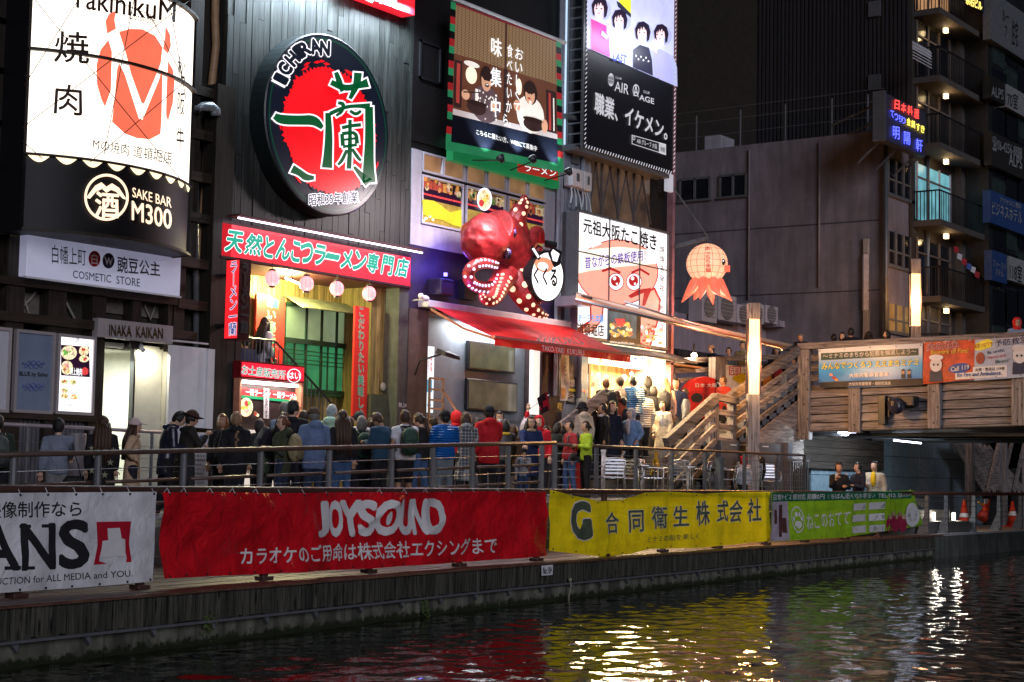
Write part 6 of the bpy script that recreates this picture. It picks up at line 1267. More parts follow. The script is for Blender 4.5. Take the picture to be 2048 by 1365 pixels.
# lower flight: four parallel boards between posts
for k,(dy,h_) in enumerate(((0,.24),(34,.15),(66,.15),(100,.15),(132,.15))):
    a,b_ = seg((1332+0*dy,886+dy),(1431,796+dy*.86),YS_); tb(a,b_,.16 if k == 0 else .07,h_,'handrail' if k == 0 else 'rail')
for x_,y0,y1 in ((1340,900,985),(1394,850,1000),(1429,800,1000)): a = SSt(x_,y0); G().box(a.x-.09,a.x+.09,YS_+.05,YS_+.22,.93,a.z).make('post',m_timber_z,sr,bevel=.01)
a,b_ = seg((1431,794),(1474,802),YS_); tb(a,b_,.16,.18,'handrail')
for dy in (30,58,86,112): a,b_ = seg((1436,794+dy),(1474,800+dy),YS_+.05); tb(a,b_,.07,.14)
for x_ in (1436,1472): a = SSt(x_,800); G().box(a.x-.1,a.x+.1,YS_+.02,YS_+.2,.93,a.z).make('post',m_timber_z,sr,bevel=.01)
# second flight
for k,(dy,h_) in enumerate(((0,.21),(31,.13),(58,.13),(86,.13))):
    a,b_ = seg((1453,800+dy),(1606,694+dy*.93),YS_+.12); tb(a,b_,.16 if k == 0 else .07,h_,'handrail' if k == 0 else 'rail')
G().box(SSt(1540,700).x,SSt(1560,700).x,YS_+1.6,YS_+1.8,2.6,4.6).make('post',m_timber_z,sr)
for k in range(9):   # closed side boards under the flight, following its slope
    a,b_ = seg((1475+0*k,905+k*15),(1606,800+k*15),YS_+.16); 
    if b_.z < 2.3: 
        pass
    tb(a,b_,.05,.19,'side_board')
X0s,X1s = SSt(1334,900).x,SSt(1431,800).x; zl0 = 1.3; zl1 = SSt(1431,794).z-1.05; X2s,X3s = SSt(1474,800).x,SSt(1606,694).x; zt1_ = SSt(1606,694).z-1.05
for k in range(7): t = k/7; G().box(lerp(X0s,X1s,t),lerp(X0s,X1s,t)+.45,YS_+.2,YS_+1.7,lerp(zl0,zl1,t)-.3,lerp(zl0,zl1,t+.14)).make('step',m_timber,sr)
G().box(X1s,X2s,YS_+.2,YS_+1.7,zl1-.15,zl1).make('landing',m_timber,sr)
for k in range(9): t = k/9; G().box(lerp(X2s,X3s,t),lerp(X2s,X3s,t)+.6,YS_+.24,YS_+1.7,lerp(zl1,zt1_,t)-.25,lerp(zl1,zt1_,t+.11)).make('step',m_timber,sr)
# bridge
XB = SSt(1606,700).x+.05; SXB = SX(XB); zd = zt1_
bd_ = thing('timber_bridge','footbridge clad in lapped weathered planks with two banners on its parapet','bridge',(XB,16,2))
def bx_(p0,p1,t_,nm,mat,off=0,h_=None):
    a,b_ = SXB(*p0),SXB(*p1); a.x -= off; b_.x -= off
    return G().beam(a,b_,t_,h_,up=Vector((0,0,1))).make(nm,mat,bd_,bevel=.008)
ptop = [(1606,694),(2120,666)]
def LN(u,p0=(1606,0),p1=(2120,0),y0=0,y1=0): return (lerp(1606,2120,u),lerp(y0,y1,u))
bx_((1600,694),(2120,668),.28,'handrail',m_timber,.02,.17)
rows = 5; yl0,yl1 = 781,863; yr0,yr1 = 751,850   # solid planks: left and right picture heights
for j in range(rows):
    for (xa_,xb_) in ((1618,1706),(1718,1863),(1879,2032),(2046,2120)):
        f = lambda x,q: lerp(lerp(yl0,yl1,q),lerp(yr0,yr1,q),(x-1618)/(2120-1618))
        a0,a1 = SXB(xa_,f(xa_,j/rows)),SXB(xa_,f(xa_,(j+1)/rows)); b0,b1_ = SXB(xb_,f(xb_,j/rows)),SXB(xb_,f(xb_,(j+1)/rows))
        q_ = .012; G().hexa([a1+Vector((-.06,0,q_)),b1_+Vector((-.06,0,q_)),b1_+Vector((.03,0,q_)),a1+Vector((.03,0,q_))],[a0+Vector((-.0,0,-q_)),b0+Vector((-.0,0,-q_)),b0+Vector((.03,0,-q_)),a0+Vector((.03,0,-q_))]).make('plank',m_timber,bd_)
for j,(ya_,yb_) in enumerate(((717,688),(737,708),(757,729))):
    for (xa_,xb_) in ((1618,1706),(1718,1863),(1879,2032),(2046,2120)):
        f = lambda x: lerp(ya_,yb_,(x-1618)/502); bx_((xa_,f(xa_)),(xb_,f(xb_)),.05,'rail',m_timber,0,.17)
for x_,y0,y1 in ((1611,700,880),(1712,692,866),(1871,683,858),(2039,673,852)):
    a,b_ = SXB(x_,y0),SXB(x_,y1); G().box(XB-.13,XB+.1,a.y-.17,a.y+.17,b_.z,a.z).make('post',m_timber_z,bd_,bevel=.012)
for x_,y0,y1 in ((1611,720,868),(1712,700,850),(1871,690,846),(2039,682,842)):
    for q in range(6): p = SX(XB-.135)(x_,lerp(y0,y1,q/5)); G().sph(p+Vector((0,.05 if q % 2 else -.06,0)),(.012,.022,.022),7,5).make('bolt',m_black,bd_)
zb0 = SXB(1618,864).z; zb1 = SXB(2120,850).z; y0_,y1_ = SXB(1606,700).y,SXB(2120,700).y
WD = 7.5
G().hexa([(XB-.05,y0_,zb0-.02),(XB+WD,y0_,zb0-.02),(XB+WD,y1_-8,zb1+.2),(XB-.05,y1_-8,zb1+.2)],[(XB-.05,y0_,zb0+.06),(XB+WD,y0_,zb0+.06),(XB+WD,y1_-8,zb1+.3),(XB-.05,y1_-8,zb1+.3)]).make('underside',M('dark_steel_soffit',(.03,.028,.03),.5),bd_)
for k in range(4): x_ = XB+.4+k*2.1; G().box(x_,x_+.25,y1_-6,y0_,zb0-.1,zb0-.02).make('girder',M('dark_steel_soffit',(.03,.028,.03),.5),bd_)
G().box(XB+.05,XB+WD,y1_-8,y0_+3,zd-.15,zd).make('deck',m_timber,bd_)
for k in range(4): G().beam((XB+WD,y0_,zd+.25+.25*k),(XB+WD,y1_-8,zd+.25+.25*k),.06,.17).make('far_rail',m_timber,bd_)
# tubes glowing under the bridge
for (x0,y0,x1,y1,lab) in ((1676,865,1740,870,'nearer the timber post'),(1787,881,1843,887,'further right under the bridge')):
    t_ = 1; P = [hit(x0,y0,Vector((0,0,zb0-.33)),Vector((0,0,1)))]; 
    dA,dB = ray(x0,y0),ray(x1,y1); xa_ = XB+.3 if x0 < 1700 else XB+2.6; a = EYEV+dA*(xa_/dA.x); b_ = EYEV+dB*((xa_+.3)/dB.x)
    t = thing('soffit_tube_lamp','bluish tube lamp under the bridge, '+lab,'lamp',a,'tube lamps under the bridge'); G().tube([a,b_],.02,6).make('tube',EM('blue_white_tube',(.75,.8,1),12),t)
    G().beam(a+Vector((0,0,.06)),b_+Vector((0,0,.06)),.1,.04).make('fitting',m_galv,t)
    m_ = a.lerp(b_,.5); lamp('tube_light','AREA',m_+Vector((.1,.1,-.03)),90,(.72,.88,1),t,.8,.03,(.3,.9,-.6))
# loudspeaker and camera dome on the bridge side
dsp = thing('column_loudspeaker','narrow black column box on the planked side of the bridge','speaker',SXB(1763,830)); a,b_ = SX(XB-.3)(1756,791),SX(XB-.3)(1770,849); G().box(XB-.3,XB-.08,b_.y,a.y,b_.z,a.z).make('box',m_black,dsp,bevel=.01); G().beam(SX(XB-.15)(1770,815),SX(XB-.15)(1780,815),.1,.5).make('mount',m_black,dsp)
dm = thing('dome_camera','glossy black dome camera on a boxed arm under the bridge banners','camera',SXB(1795,812)); p = SX(XB-.45)(1793,812); G().sph(p,.22,18,12).make('dome',M('gloss_dome',(.03,.03,.05),.08,spec=.8),dm,smooth=True); G().tube([p+Vector((0,0,.02)),p+Vector((0,0,.1))],.235,18).make('collar',m_black,dm)
p2 = SX(XB-.3)(1815,805); G().box(XB-.45,XB-.06,p2.y-.22,p.y,p2.z-.1,p2.z+.16).make('arm',m_black,dm,bevel=.02)
# banners on the parapet
SXb = SX(XB); SXb.n = Vector((-1,0,0))
mpb = M('poster_white',(.62,.66,.72),.4,var=.05)
def GRADM(name,cols):
    m,N,L,b = _m(name); tc = N.new('ShaderNodeTexCoord'); sp = N.new('ShaderNodeSeparateXYZ'); L.new(tc.outputs['Generated'],sp.inputs[0]); r = N.new('ShaderNodeValToRGB')
    r.color_ramp.elements[0].position = cols[0][0]; r.color_ramp.elements[0].color = c4(cols[0][1]); r.color_ramp.elements[1].position = cols[1][0]; r.color_ramp.elements[1].color = c4(cols[1][1])
    for p,c_ in cols[2:]: e = r.color_ramp.elements.new(p); e.color = c4(c_)
    L.new(sp.outputs[2],r.inputs[0]); L.new(r.outputs[0],b.inputs['Base Color']); b.inputs['Roughness'].default_value = .35; return m
bA,SA_,_ = banner('parapet_banner','blue and white police-notice banner on the bridge parapet',[(1637,699),(1740,692),(1845,687)],[(1638,765),(1700,776),(1845,771)],SXb,GRADM('blue_gradient_print',[(.1,(.004,.14,.55)),(.8,(.6,.66,.74)),(.5,(.03,.36,.8))]),31,.05,30,10,lift=.2)
gridstrip(1640,1845,765,757,776,771,SA_,.008,mp_k,bA,'black_strip',12,2); gridstrip(1642,1837,707,697,721,711,SA_,.008,M('printed_deep_green',(.01,.05,.04),.4),bA,'green_strip',12,2)
T('～ミナミのまちから犯罪を撲滅しよう～',[(1646,718),(1833,708),(1833,698),(1646,708)],SA_,[(.01,mp_w,.016)],bA); m_yp = M('yellow_letter',(.85,.75,.05),.4)
T('みんなでつくろう ええまちミナミ',[(1644,740),(1838,731),(1838,718),(1644,727)],SA_,[(.05,M('ink_navy',(.01,.02,.12),.4),.012),(.02,m_yp,.02)],bA)
T('大阪府警察官募集',[(1700,756),(1778,753),(1778,744),(1700,748)],SA_,[(.03,mp_w,.014)],bA); T('大阪府南警察署・南防犯協会',[(1698,772),(1782,770),(1782,763),(1698,765)],SA_,[(0,mp_w,.014)],bA)
for cx_ in (1807,1819): shape(ell(cx_,745,4,4,12),SA_,.02,mp_tan,bA,'figure_print'); shape([(cx_-4.5,743),(cx_,738),(cx_+4.5,742)],SA_,.024,mp_k,bA,'figure_print'); shape([(cx_-3,748),(cx_+3,748),(cx_+4,757),(cx_-4,757)],SA_,.018,mp_k,bA,'figure_print')
for cx_,cy_,c_ in ((1663,750,fc[2]),(1669,756,fc[0]),(1674,760,fc[3])): shape(ell(cx_,cy_,4,3,8),SA_,.02,c_,bA,'figure_print')
bC,SC_,_ = banner('parapet_banner','red fire-safety banner reading Beware of Fire beside a pale ambulance notice',[(1847,685),(1940,680),(2090,671)],[(1847,769),(1940,760),(2090,752)],SXb,M('fire_orange_print',(.60,.08,.015),.4,var=.5,scale=2.5),41,.05,40,10,lift=.2)
gridstrip(1950,2090,680,671,762,752,SC_,.008,M('pale_blue_print',(.50,.56,.72),.4,var=.15),bC,'pale_panel',10,6)
T('火の用心',[(1853,702),(1917,696),(1917,681),(1853,687)],SC_,[(.09,mp_w,.014),(.03,M('fire_red',(.5,.02,.01),.4),.022)],bC)
T('Beware of Fire!',[(1862,709),(1937,706),(1937,697),(1862,700)],SC_,[(.02,M('fire_yellow',(.8,.55,.05),.4),.016)],bC)
shape(ell(1920,737,22,10,24,-.12),SC_,.018,M('call_blue',(.02,.06,.32),.4),bC,'blue_oval'); T('Call 119',[(1903,744),(1940,739),(1940,730),(1903,735)],SC_,[(.03,mp_w,.026)],bC)
gridstrip(1912,2015,747,741,760,754,SC_,.012,mp_w,bC,'white_strip',8,2); gridstrip(1947,2015,735,730,747,742,SC_,.014,mp_w,bC,'white_strip',6,2)
T('for Fire and Ambulance.',[(1916,755),(2004,750),(2004,742),(1916,747)],SC_,[(.01,M('call_blue',(.02,.06,.32),.4),.02)],bC); T('火事・救急は 119番',[(1952,744),(2010,740),(2010,734),(1952,737)],SC_,[(.01,mp_k,.022)],bC)
shape([(1948,690),(1958,684),(1975,678),(1986,682),(1983,695),(1960,702),(1950,700)],SC_,.016,m_yp,bC,'yellow_burst'); T('気をつけて!!',[(1948,698),(1984,692),(1984,683),(1948,689)],SC_,[(.01,M('fire_red',(.5,.02,.01),.4),.024)],bC)
T('予防救急',[(1990,694),(2056,686),(2056,673),(1990,680)],SC_,[(.08,mp_w,.014),(.02,M('ink_navy',(.01,.02,.12),.4),.022)],bC)
T('Be careful,',[(1976,710),(2010,704),(2010,697),(1976,703)],SC_,[(0,M('ink_navy',(.01,.02,.12),.4),.016)],bC); T('Injury and',[(1977,720),(2012,715),(2012,708),(1977,713)],SC_,[(0,M('fire_red',(.5,.02,.01),.4),.016)],bC); T('Illness!',[(1992,728),(2020,724),(2020,717),(1992,721)],SC_,[(0,mp_dg,.016)],bC)
# plain cartoon-dog stand-ins: generic shapes only
for cx_,cy_,s_ in ((1873,730,1.2),(2040,712,1.3)):
    shape([(cx_-11*s_,cy_+36*s_*.8),(cx_-10*s_,cy_+10*s_),(cx_+10*s_,cy_+10*s_),(cx_+11*s_,cy_+34*s_*.8)],SC_,.02,M('uniform_navy',(.04,.05,.1),.5),bC,'figure_print'); shape(ell(cx_,cy_,10*s_,12*s_,18),SC_,.026,mp_w,bC,'figure_print'); shape(ell(cx_,cy_-12*s_,12*s_,5*s_,16),SC_,.03,mp_w,bC,'figure_print')
    for dx in (-3.5,3.5): shape(ell(cx_+dx*s_,cy_,1.5*s_,2*s_,8),SC_,.034,mp_k,bC,'figure_print')
shape(ell(1962,717,9,12,14),SC_,.02,M('brown_print',(.35,.08,.03),.5),bC,'figure_print')
# --------- lamp posts ---------
def lpost(x_,ytop,ycap,yg,ybase,S_,wd,lit,label,zb__,yaw=.6):
    c_ = S_(x_,ytop); zc,zg,z3 = S_(x_,ycap).z,S_(x_,yg).z,zb__
    t = thing('lamp_post',label,'street lamp',(c_.x,c_.y,zb__),'square timber lamp posts at the bridge',rz=yaw); WLOC[t.name] = Vector((0,0,0))
    Z0 = zb__; h = wd/2
    def lb_(x0,x1,y0,y1,z0,z1,nm,mat,bev=.012): return G().box(x0,x1,y0,y1,z0-Z0,z1-Z0).make(nm,mat,t,local=True,bevel=bev)
    lb_(-h,h,-h,h,zc,c_.z,'timber_cap',m_timber_z); lb_(-h,h,-h,h,z3,zg,'timber_base',m_timber_z)
    em = EM('warm_lamp_panel',(1,.58,.26),2.4,var=.15) if lit else M('dim_lamp_panel',(.35,.30,.3),.3)
    lb_(-h+.02,h-.02,-h+.02,h-.02,zg,zc,'lamp_panel',em,0)
    for sx_ in (-1,1):
        for sy_ in (-1,1): lb_(sx_*h-.02,sx_*h+.02,sy_*h-.02,sy_*h+.02,zg,zc,'corner_strip',M('dark_purple_metal',(.05,.03,.04),.4),0)
    for zz in (z3+.1,zg-.12,zc+.1,c_.z-.1):
        for q in (-.08,.08): G().sph((q,-h-.005,zz-Z0),.014,6,4).make('bolt',m_galv,t,local=True)
    if not lit: G().sph((0,-h-.03,zc-.45-Z0),.06,10,8).make('spot_bulb',EM('cold_spot',(.7,.85,1),9),t,local=True,smooth=True)
    if lit:
        for ang in (yaw-math.pi/2,yaw+math.pi):
            d = Vector((math.cos(ang),math.sin(ang),0)); lamp('post_glow','POINT',Vector((c_.x,c_.y,(zg+zc)/2))+d*(h+.2),190*lit,(1,.45,.14),None,.12)
    return t
lpost(1507.5,607,640,789,900,SY(19.45),.30,1.5,'nearest lit lamp post, rising through the timber stair',.93,.62)
lpost(1736,479,510,622,690,SX(XB+WD+2.2),.38,0,'unlit lamp post with a small cold bulb beyond the bridge',zd,.55)
lpost(1830,519,549,653,690,SX(XB+WD+1.0),.32,1.0,'lit warm lamp post furthest right beyond the bridge',zd,.55)
# --------- cabinets, cafe tables and chairs on the terrace ---------
cbY = 19.85; S_ = SY(cbY); cb = thing('equipment_cabinet','pair of grey steel equipment cabinets under the stair behind the cafe chairs','cabinet',S_(1500,1000))
for (x0,x1) in ((1443,1499),(1500,1569)): a,b_ = S_(x0,884),S_(x1,884); G().box(a.x+.005,b_.x-.005,cbY,cbY+.5,.93,S_(1500,884).z).make('door',M('cabinet_grey',(.13,.125,.13),.35,var=.1),cb,bevel=.01)
for (x0,y0) in ((1461,889),(1480,889),(1525,892)): a,b_ = SY(cbY-.004)(x0,y0),SY(cbY-.004)(x0+12,y0+3); G().box(a.x,b_.x,cbY-.01,cbY-.002,b_.z,a.z).make('label_plate',mp_w,cb)
G().box(S_(1569,890).x,S_(1578,890).x,cbY-.1,cbY+.7,.93,S_(1500,881).z).make('side_panel',M('blue_grey_steel',(.10,.11,.15),.4),cb)
gt = thing('steel_gate','dark grey barred gate at the end of the terrace railing','gate',SY(19.6)(1600,990))
for k in range(9): a = SY(19.6)(1582+k*4.3,925); G().box(a.x-.012,a.x+.012,19.6,19.63,.93,a.z).make('bar',m_galv,gt)
a,b_ = SY(19.6)(1580,922),SY(19.6)(1618,924); G().box(a.x,b_.x,19.58,19.65,a.z,a.z+.05).make('gate_frame',m_galv,gt)
# aluminium chair
def chair(label):
    t = thing('cafe_chair',label,'chair',(0,0,0),'aluminium cafe chairs on the terrace')
    mk = lambda g,nm,mt=m_alu: g.make(nm,mt,t,local=True,smooth=True)
    for sy_ in (-.24,.24):
        g = G(); g.tube([(.24,sy_,0),(.24,sy_,.44),(.25,sy_,.62),(.2,sy_,.66),(-.1,sy_,.67),(-.22,sy_,.66)],.013,6); mk(g,'front_leg')
        g = G(); g.tube([(-.3,sy_,0),(-.2,sy_,.44),(-.25,sy_,.66),(-.29,sy_*.9,.84)],.013,6); mk(g,'rear_leg')
    g = G(); g.tube([(-.29,-.216,.84),(-.30,0,.86),(-.29,.216,.84)],.013,6); mk(g,'top_rail')
    for k in range(5): z_ = .5+.072*k; x_ = -.215-.016*k; G().box(x_-.006,x_+.006,-.215,.215,z_,z_+.045).make('back_slat',m_alu,t,local=True)
    for k in range(6): x_ = -.19+.075*k; G().box(x_,x_+.055,-.225,.225,.43,.445).make('seat_slat',m_alu,t,local=True)
    for x_ in (-.21,.24): g = G(); g.tube([(x_,-.24,.41),(x_,.24,.41)],.012,6); mk(g,'seat_rail')
    return t
CH = [(1222,19.65,.9,'cafe chair nearest the red sign stand, back to the river'),(1262,19.95,3.4,'cafe chair seen from the side, second from the left end'),(1300,19.6,5.5,'cafe chair turned sideways, third from the left end'),(1338,19.75,1.4,'cafe chair in the middle of the terrace behind the railing post'),(1362,19.55,.4,'cafe chair with its back to the timber stair, middle right'),(1396,19.8,1.9,'cafe chair just left of the thick grey post'),(1452,19.55,2.2,'cafe chair just right of the thick grey post'),(1497,19.65,1.0,'cafe chair in front of the white child jacket'),(1538,19.6,3.9,'cafe chair at the right end of the terrace beside the cabinets')]
c0 = None
for px_,Y_,rz,lab in CH:
    p = SY(Y_)(px_,960)
    if c0 is None: c0 = chair(lab); t = c0
    else:
        t = c0.copy(); COL.objects.link(t)
        for ch in list(c0.children): q = ch.copy(); COL.objects.link(q); q.parent = t
    t['label'] = lab; t.location = (p.x,p.y,.93); t.rotation_euler.z = rz
def table(px_,Y_,lab):
    p = SY(Y_)(px_,960); t = thing('cafe_table',lab,'table',(p.x,p.y,.93),'metal cafe tables on the terrace')
    G().tube([(0,0,.70),(0,0,.72)],.34,24).make('table_top',m_alu,t,local=True,smooth=False); G().tube([(0,0,0),(0,0,.7)],.035,8).make('pedestal',M('pale_pole',(.6,.58,.55),.4),t,local=True,smooth=True)
    for k in range(4): a = k*math.pi/2+.4; G().tube([(0,0,.06),(.28*math.cos(a),.28*math.sin(a),.01)],.018,6).make('foot',m_alu,t,local=True)
for k,(px_,Y_,lab) in enumerate(((1283,19.75,'cafe table left of the timber stair foot'),(1375,19.7,'cafe table left of the thick grey post'),(1438,19.9,'cafe table at the thick grey post'),(1505,19.85,'cafe table in front of the seated man'))): table(px_,Y_,lab)
m_yel = M('yellow_plastic',(.75,.50,.01),.35)
for k,(px_,lab) in enumerate(((1270,'yellow folding floor sign nearest the chain post'),(1312,'yellow folding floor sign beside the foot of the timber stair'),(1350,'yellow folding floor sign behind the stair post'))):
    p = SY(20.5)(px_,930); t = thing('floor_sign',lab,'floor sign',(p.x,p.y,1.3),'yellow folding floor signs',rz=.2)
    zt_ = SY(20.5)(px_,903).z-1.3; zb_ = 0
    for s_ in (-1,1): G().hexa([(-.14,.12*s_-.01,zb_),(.14,.12*s_-.01,zb_),(.14,.12*s_+.01,zb_),(-.14,.12*s_+.01,zb_)],[(-.09,-.01,zt_-.12),(.09,-.01,zt_-.12),(.09,.01,zt_-.12),(-.09,.01,zt_-.12)]).make('board',m_yel,t,local=True)
    G().box(-.055,-.03,-.015,.015,zt_-.12,zt_).box(.03,.055,-.015,.015,zt_-.12,zt_).box(-.055,.055,-.015,.015,zt_-.03,zt_).make('handle',m_yel,t,local=True)
    G().box(-.03,.05,-.14,-.135,.3,.5).make('notice',mp_w,t,local=True)
    G().box(p.x-.25,p.x+.25,p.y-.25,p.y+.25,.93,1.0).make('base_plate',m_galv,None,label='grey plinth block under the '+lab,cat='plinth') if 0 else None
t = thing('chain_post','white post with a hanging white plastic chain beside the shop steps','post',SY(20.1)(1207,990)); a = SY(20.1)(1207,905); G().tube([(a.x,20.1,.93),(a.x,20.1,a.z)],.045,10).make('post',m_white_p,t,smooth=True); G().tube([(a.x,20.1,a.z),(a.x,20.1,a.z+.06)],.06,10).make('cap',m_white_p,t)
b_ = SY(20.1)(1250,900); 
for k in range(22): q = k/21; p = a.lerp(b_,q)+Vector((0,0,-.05-.28*math.sin(math.pi*q)*.8)); G().tube([p+Vector((.03*math.cos(t_),.012 if k % 2 else 0,.018*math.sin(t_))) for t_ in [i*math.pi/3 for i in range(7)]],.007,4,caps=False).make('chain_link',m_white_p,t)
t = thing('red_sign_stand','tall narrow red sign stand with white vertical characters behind the lime jacket','sign',SY(19.4)(1165,990)); p = SY(19.4)(1165,950); G().hexa([(p.x-.3,19.4,.3),(p.x+.25,19.4,.3),(p.x+.25,19.7,.3),(p.x-.3,19.7,.3)],[(p.x-.12,19.5,p.z+.25),(p.x+.12,19.5,p.z+.25),(p.x+.12,19.55,p.z+.25),(p.x-.12,19.55,p.z+.25)]).make('board',M('red_plastic',(.5,.02,.02),.4),t)
T('ラ\nー\nメ\nン',[(1168,970),(1174,970),(1174,932),(1169,932)],SY(19.38),[(.0,mp_w,.03)],t)
# red oval sign and placard by the stair
YR2 = 21.6; S_ = SY(YR2); t = thing('red_arch_sign','round-topped red sign with white characters and a dark hole behind the stair','sign',S_(1412,800))
g = G(); P = [S_(x,y) for x,y in ell(1412,796,43,42,40)]; g.loft([P,[p+Vector((0,.15,0)) for p in P]]); g.make('disc',M('glossy_red_disc',(.55,.03,.025),.25,spec=.6),t)
T('日本 大阪',[(1391,775),(1434,775),(1434,767),(1391,767)],S_,[(.01,mp_w,.012)],t); shape(ell(1394,796,12,10,20),S_,.01,mp_k,t,'dark_hole'); ring(1394,796,17,14,1.4,S_,.012,M('dark_red_print',(.2,.01,.01),.5),t,'hole_ring'); shape([(1433,764),(1440,766),(1447,774),(1446,779),(1441,777),(1438,770)],S_,.012,mp_w,t,'shine_print')
YP = 21.75; S_ = SY(YP); t = thing('cream_placard','large cream placard with red square characters and yellow cloud print behind the lamp post','sign',S_(1500,800)); FB('board',(1454,730),(1573,815),YP,.06,M('cream_board',(.72,.66,.55),.5),t)
shape(rect(1458,733,1482,751),S_,.006,mp_r,t,'red_square'); shape(rect(1460,735,1480,749),S_,.010,M('cream_board',(.72,.66,.55),.5),t,'red_square'); T('元祖',[(1461,748),(1479,749),(1479,736),(1461,736)],S_,[(.02,mp_r,.014)],t)
T('大阪たこ焼き',[(1488,750),(1545,752),(1545,736),(1488,735)],S_,[(.03,mp_k,.01)],t)
for cx_,cy_ in ((1474,757),(1484,753),(1492,758),(1482,762)): shape(ell(cx_,cy_,9,6,14),S_,.01+.001*(cx_-1470)*.1,m_yel,t,'cloud_print')
T('の鉄板使用',[(1480,790),(1530,792),(1530,782),(1480,780)],S_,[(.02,mp_k,.01)],t); shape(ell(1552,750,14,18,20),S_,.01,mp_r,t,'octopus_print'); shape(ell(1545,775,10,12,20),S_,.012,mp_mag,t,'octopus_print')
# upper landing with plank balustrade behind
YLd = 22.0; S_ = SY(YLd); ld = thing('upper_balustrade','planked balustrade of the upper street behind the red arch sign','balustrade',S_(1420,760))
for (y0,y1) in ((722,716),(742,736),(762,756)): a,b_ = S_(1348,y0),S_(1600,y1-4); G().beam(a,b_,.05,.13).make('rail',m_timber_x,ld)
for x_ in (1352,1455,1560): a = S_(x_,716); G().box(a.x-.08,a.x+.08,YLd+.03,YLd+.15,2,a.z).make('post',m_timber_z,ld)
zup = S_(1450,716).z-1.05
G().box(S_(1348,700).x,XB+.1,YLd+.1,24.9,.9,zup).make('upper_street',m_pave,kind='structure')
t = thing('bare_bulb','bare bright bulb on a wire above the upper street','lamp',SY(21.9)(1388,711)); p = SY(21.9)(1388,711); G().sph(p,.075,12,8).make('bulb',EM('bare_bulb_glow',(1,.78,.5),22),t,smooth=True); G().tube([p+Vector((0,0,.05)),p+Vector((0,0,.3))],.03,6).make('socket',m_black,t); lamp('bulb_light','POINT',p+Vector((0,-.12,-.12)),55,(1,.72,.45),t,.06)
# low house with tiled ridge and air conditioners
lh = thing('low_house','low lavender-grey house with a tiled eave and flat roof behind the upper street','building',SY(26)(1500,700))
Yh = 26; S_ = SY(Yh); m_lav = M('lavender_wall',(.30,.27,.34),.7,var=.12,dirt=.3); hx0,hx1 = S_(1335,600).x,S_(1680,650).x
G().box(hx0,hx1,Yh,Yh+5,2,S_(1520,655).z).make('wall',m_lav,lh); G().box(S_(1522,600).x,hx1+1.5,Yh-.7,Yh+5,S_(1560,662).z,S_(1560,650).z).make('roof',m_lav,lh)
a,b_ = SY(Yh-.6)(1345,700),SY(Yh-.6)(1560,708); zr_ = a.z-.1
G().box(a.x,b_.x,Yh-.8,Yh,zr_-.15,zr_).make('eave',M('brown_eave',(.06,.05,.05),.6),lh)
for k in range(34): x_ = lerp(a.x,b_.x,k/34); G().tube([(x_,Yh-.85,zr_+.02),(x_,Yh-.1,zr_+.12)],.1,6).make('roof_tile',M('dark_tile',(.05,.05,.06),.4),lh)
acm = M('ac_casing',(.42,.40,.46),.5,var=.08,dirt=.2)
for (p0,p1,lab) in (((1405,583),(1434,648),'tall grey air-conditioner behind the octopus lantern legs'),((1438,587),(1473,646),'grey air-conditioner with dark barred front beside the lantern legs'),((1476,608),(1500,650),'small air-conditioner left of the nearest lamp post'),((1508,606),(1528,650),'small air-conditioner right behind the nearest lamp post'),((1532,610),(1556,650),'small air-conditioner furthest right on the low roof')):
    Ya = Yh-.6; a,b_ = SY(Ya)(*p0),SY(Ya)(*p1); t = thing('air_conditioner',lab,'air conditioner',b_); G().box(a.x,b_.x,Ya,Ya+.5,b_.z,a.z).make('case',acm,t,bevel=.015)
    w_ = b_.x-a.x; G().tube([((a.x+b_.x)/2-.05*w_,Ya-.03,lerp(b_.z,a.z,.5)),((a.x+b_.x)/2-.05*w_,Ya+.01,lerp(b_.z,a.z,.5))],w_*.33,18).make('fan_guard',m_galv,t)
    for q in range(5): z_ = lerp(b_.z,a.z,.2+.15*q); G().box(a.x+.05,b_.x-.08,Ya-.045,Ya-.035,z_,z_+.015).make('grille_bar',acm,t)
# ================= grey building beyond the bridge =================
gbX = SY(W)(1767,400).x; gb = thing('grey_building','plain mauve-grey four-storey building with a neon sign at its corner','building',(gbX,W,3.8))
m_gry = M('mauve_grey_render',(.22,.195,.225),.8,var=.25,scale=.8,bump=.2,dirt=.35); zgt = SY(W)(1767,260).z; x_e = SY(W)(1856,500).x
Yle = SX(gbX)(1350,306).y
G().box(gbX,x_e,W,Yle+3,3.0,zgt).make('wall',m_gry,gb); G().box(gbX-.04,x_e,W-.05,W-.01,zgt-.25,zgt+.02).make('parapet',m_gry,gb)
SG = SX(gbX-.01)
for yy in ((1351,469,1760,440),(1351,597,1760,580)): G().beam(SG(*yy[:2]),SG(*yy[2:]),.02,.03).make('seam',M('dark_seam',(.06,.055,.065),.8),gb)
m_dkg = M('black_window_glass',(.012,.014,.02),.08,var=.3,spec=.6)
for x_,y0,y1 in ((1500,300,600),(1640,285,575)): a,b_ = SG(x_,y0),SG(x_,y1); G().tube([a+Vector((-.05,0,0)),Vector((gbX-.05,a.y,b_.z))],.035,6).make('cable_duct',m_gry,gb,smooth=True)
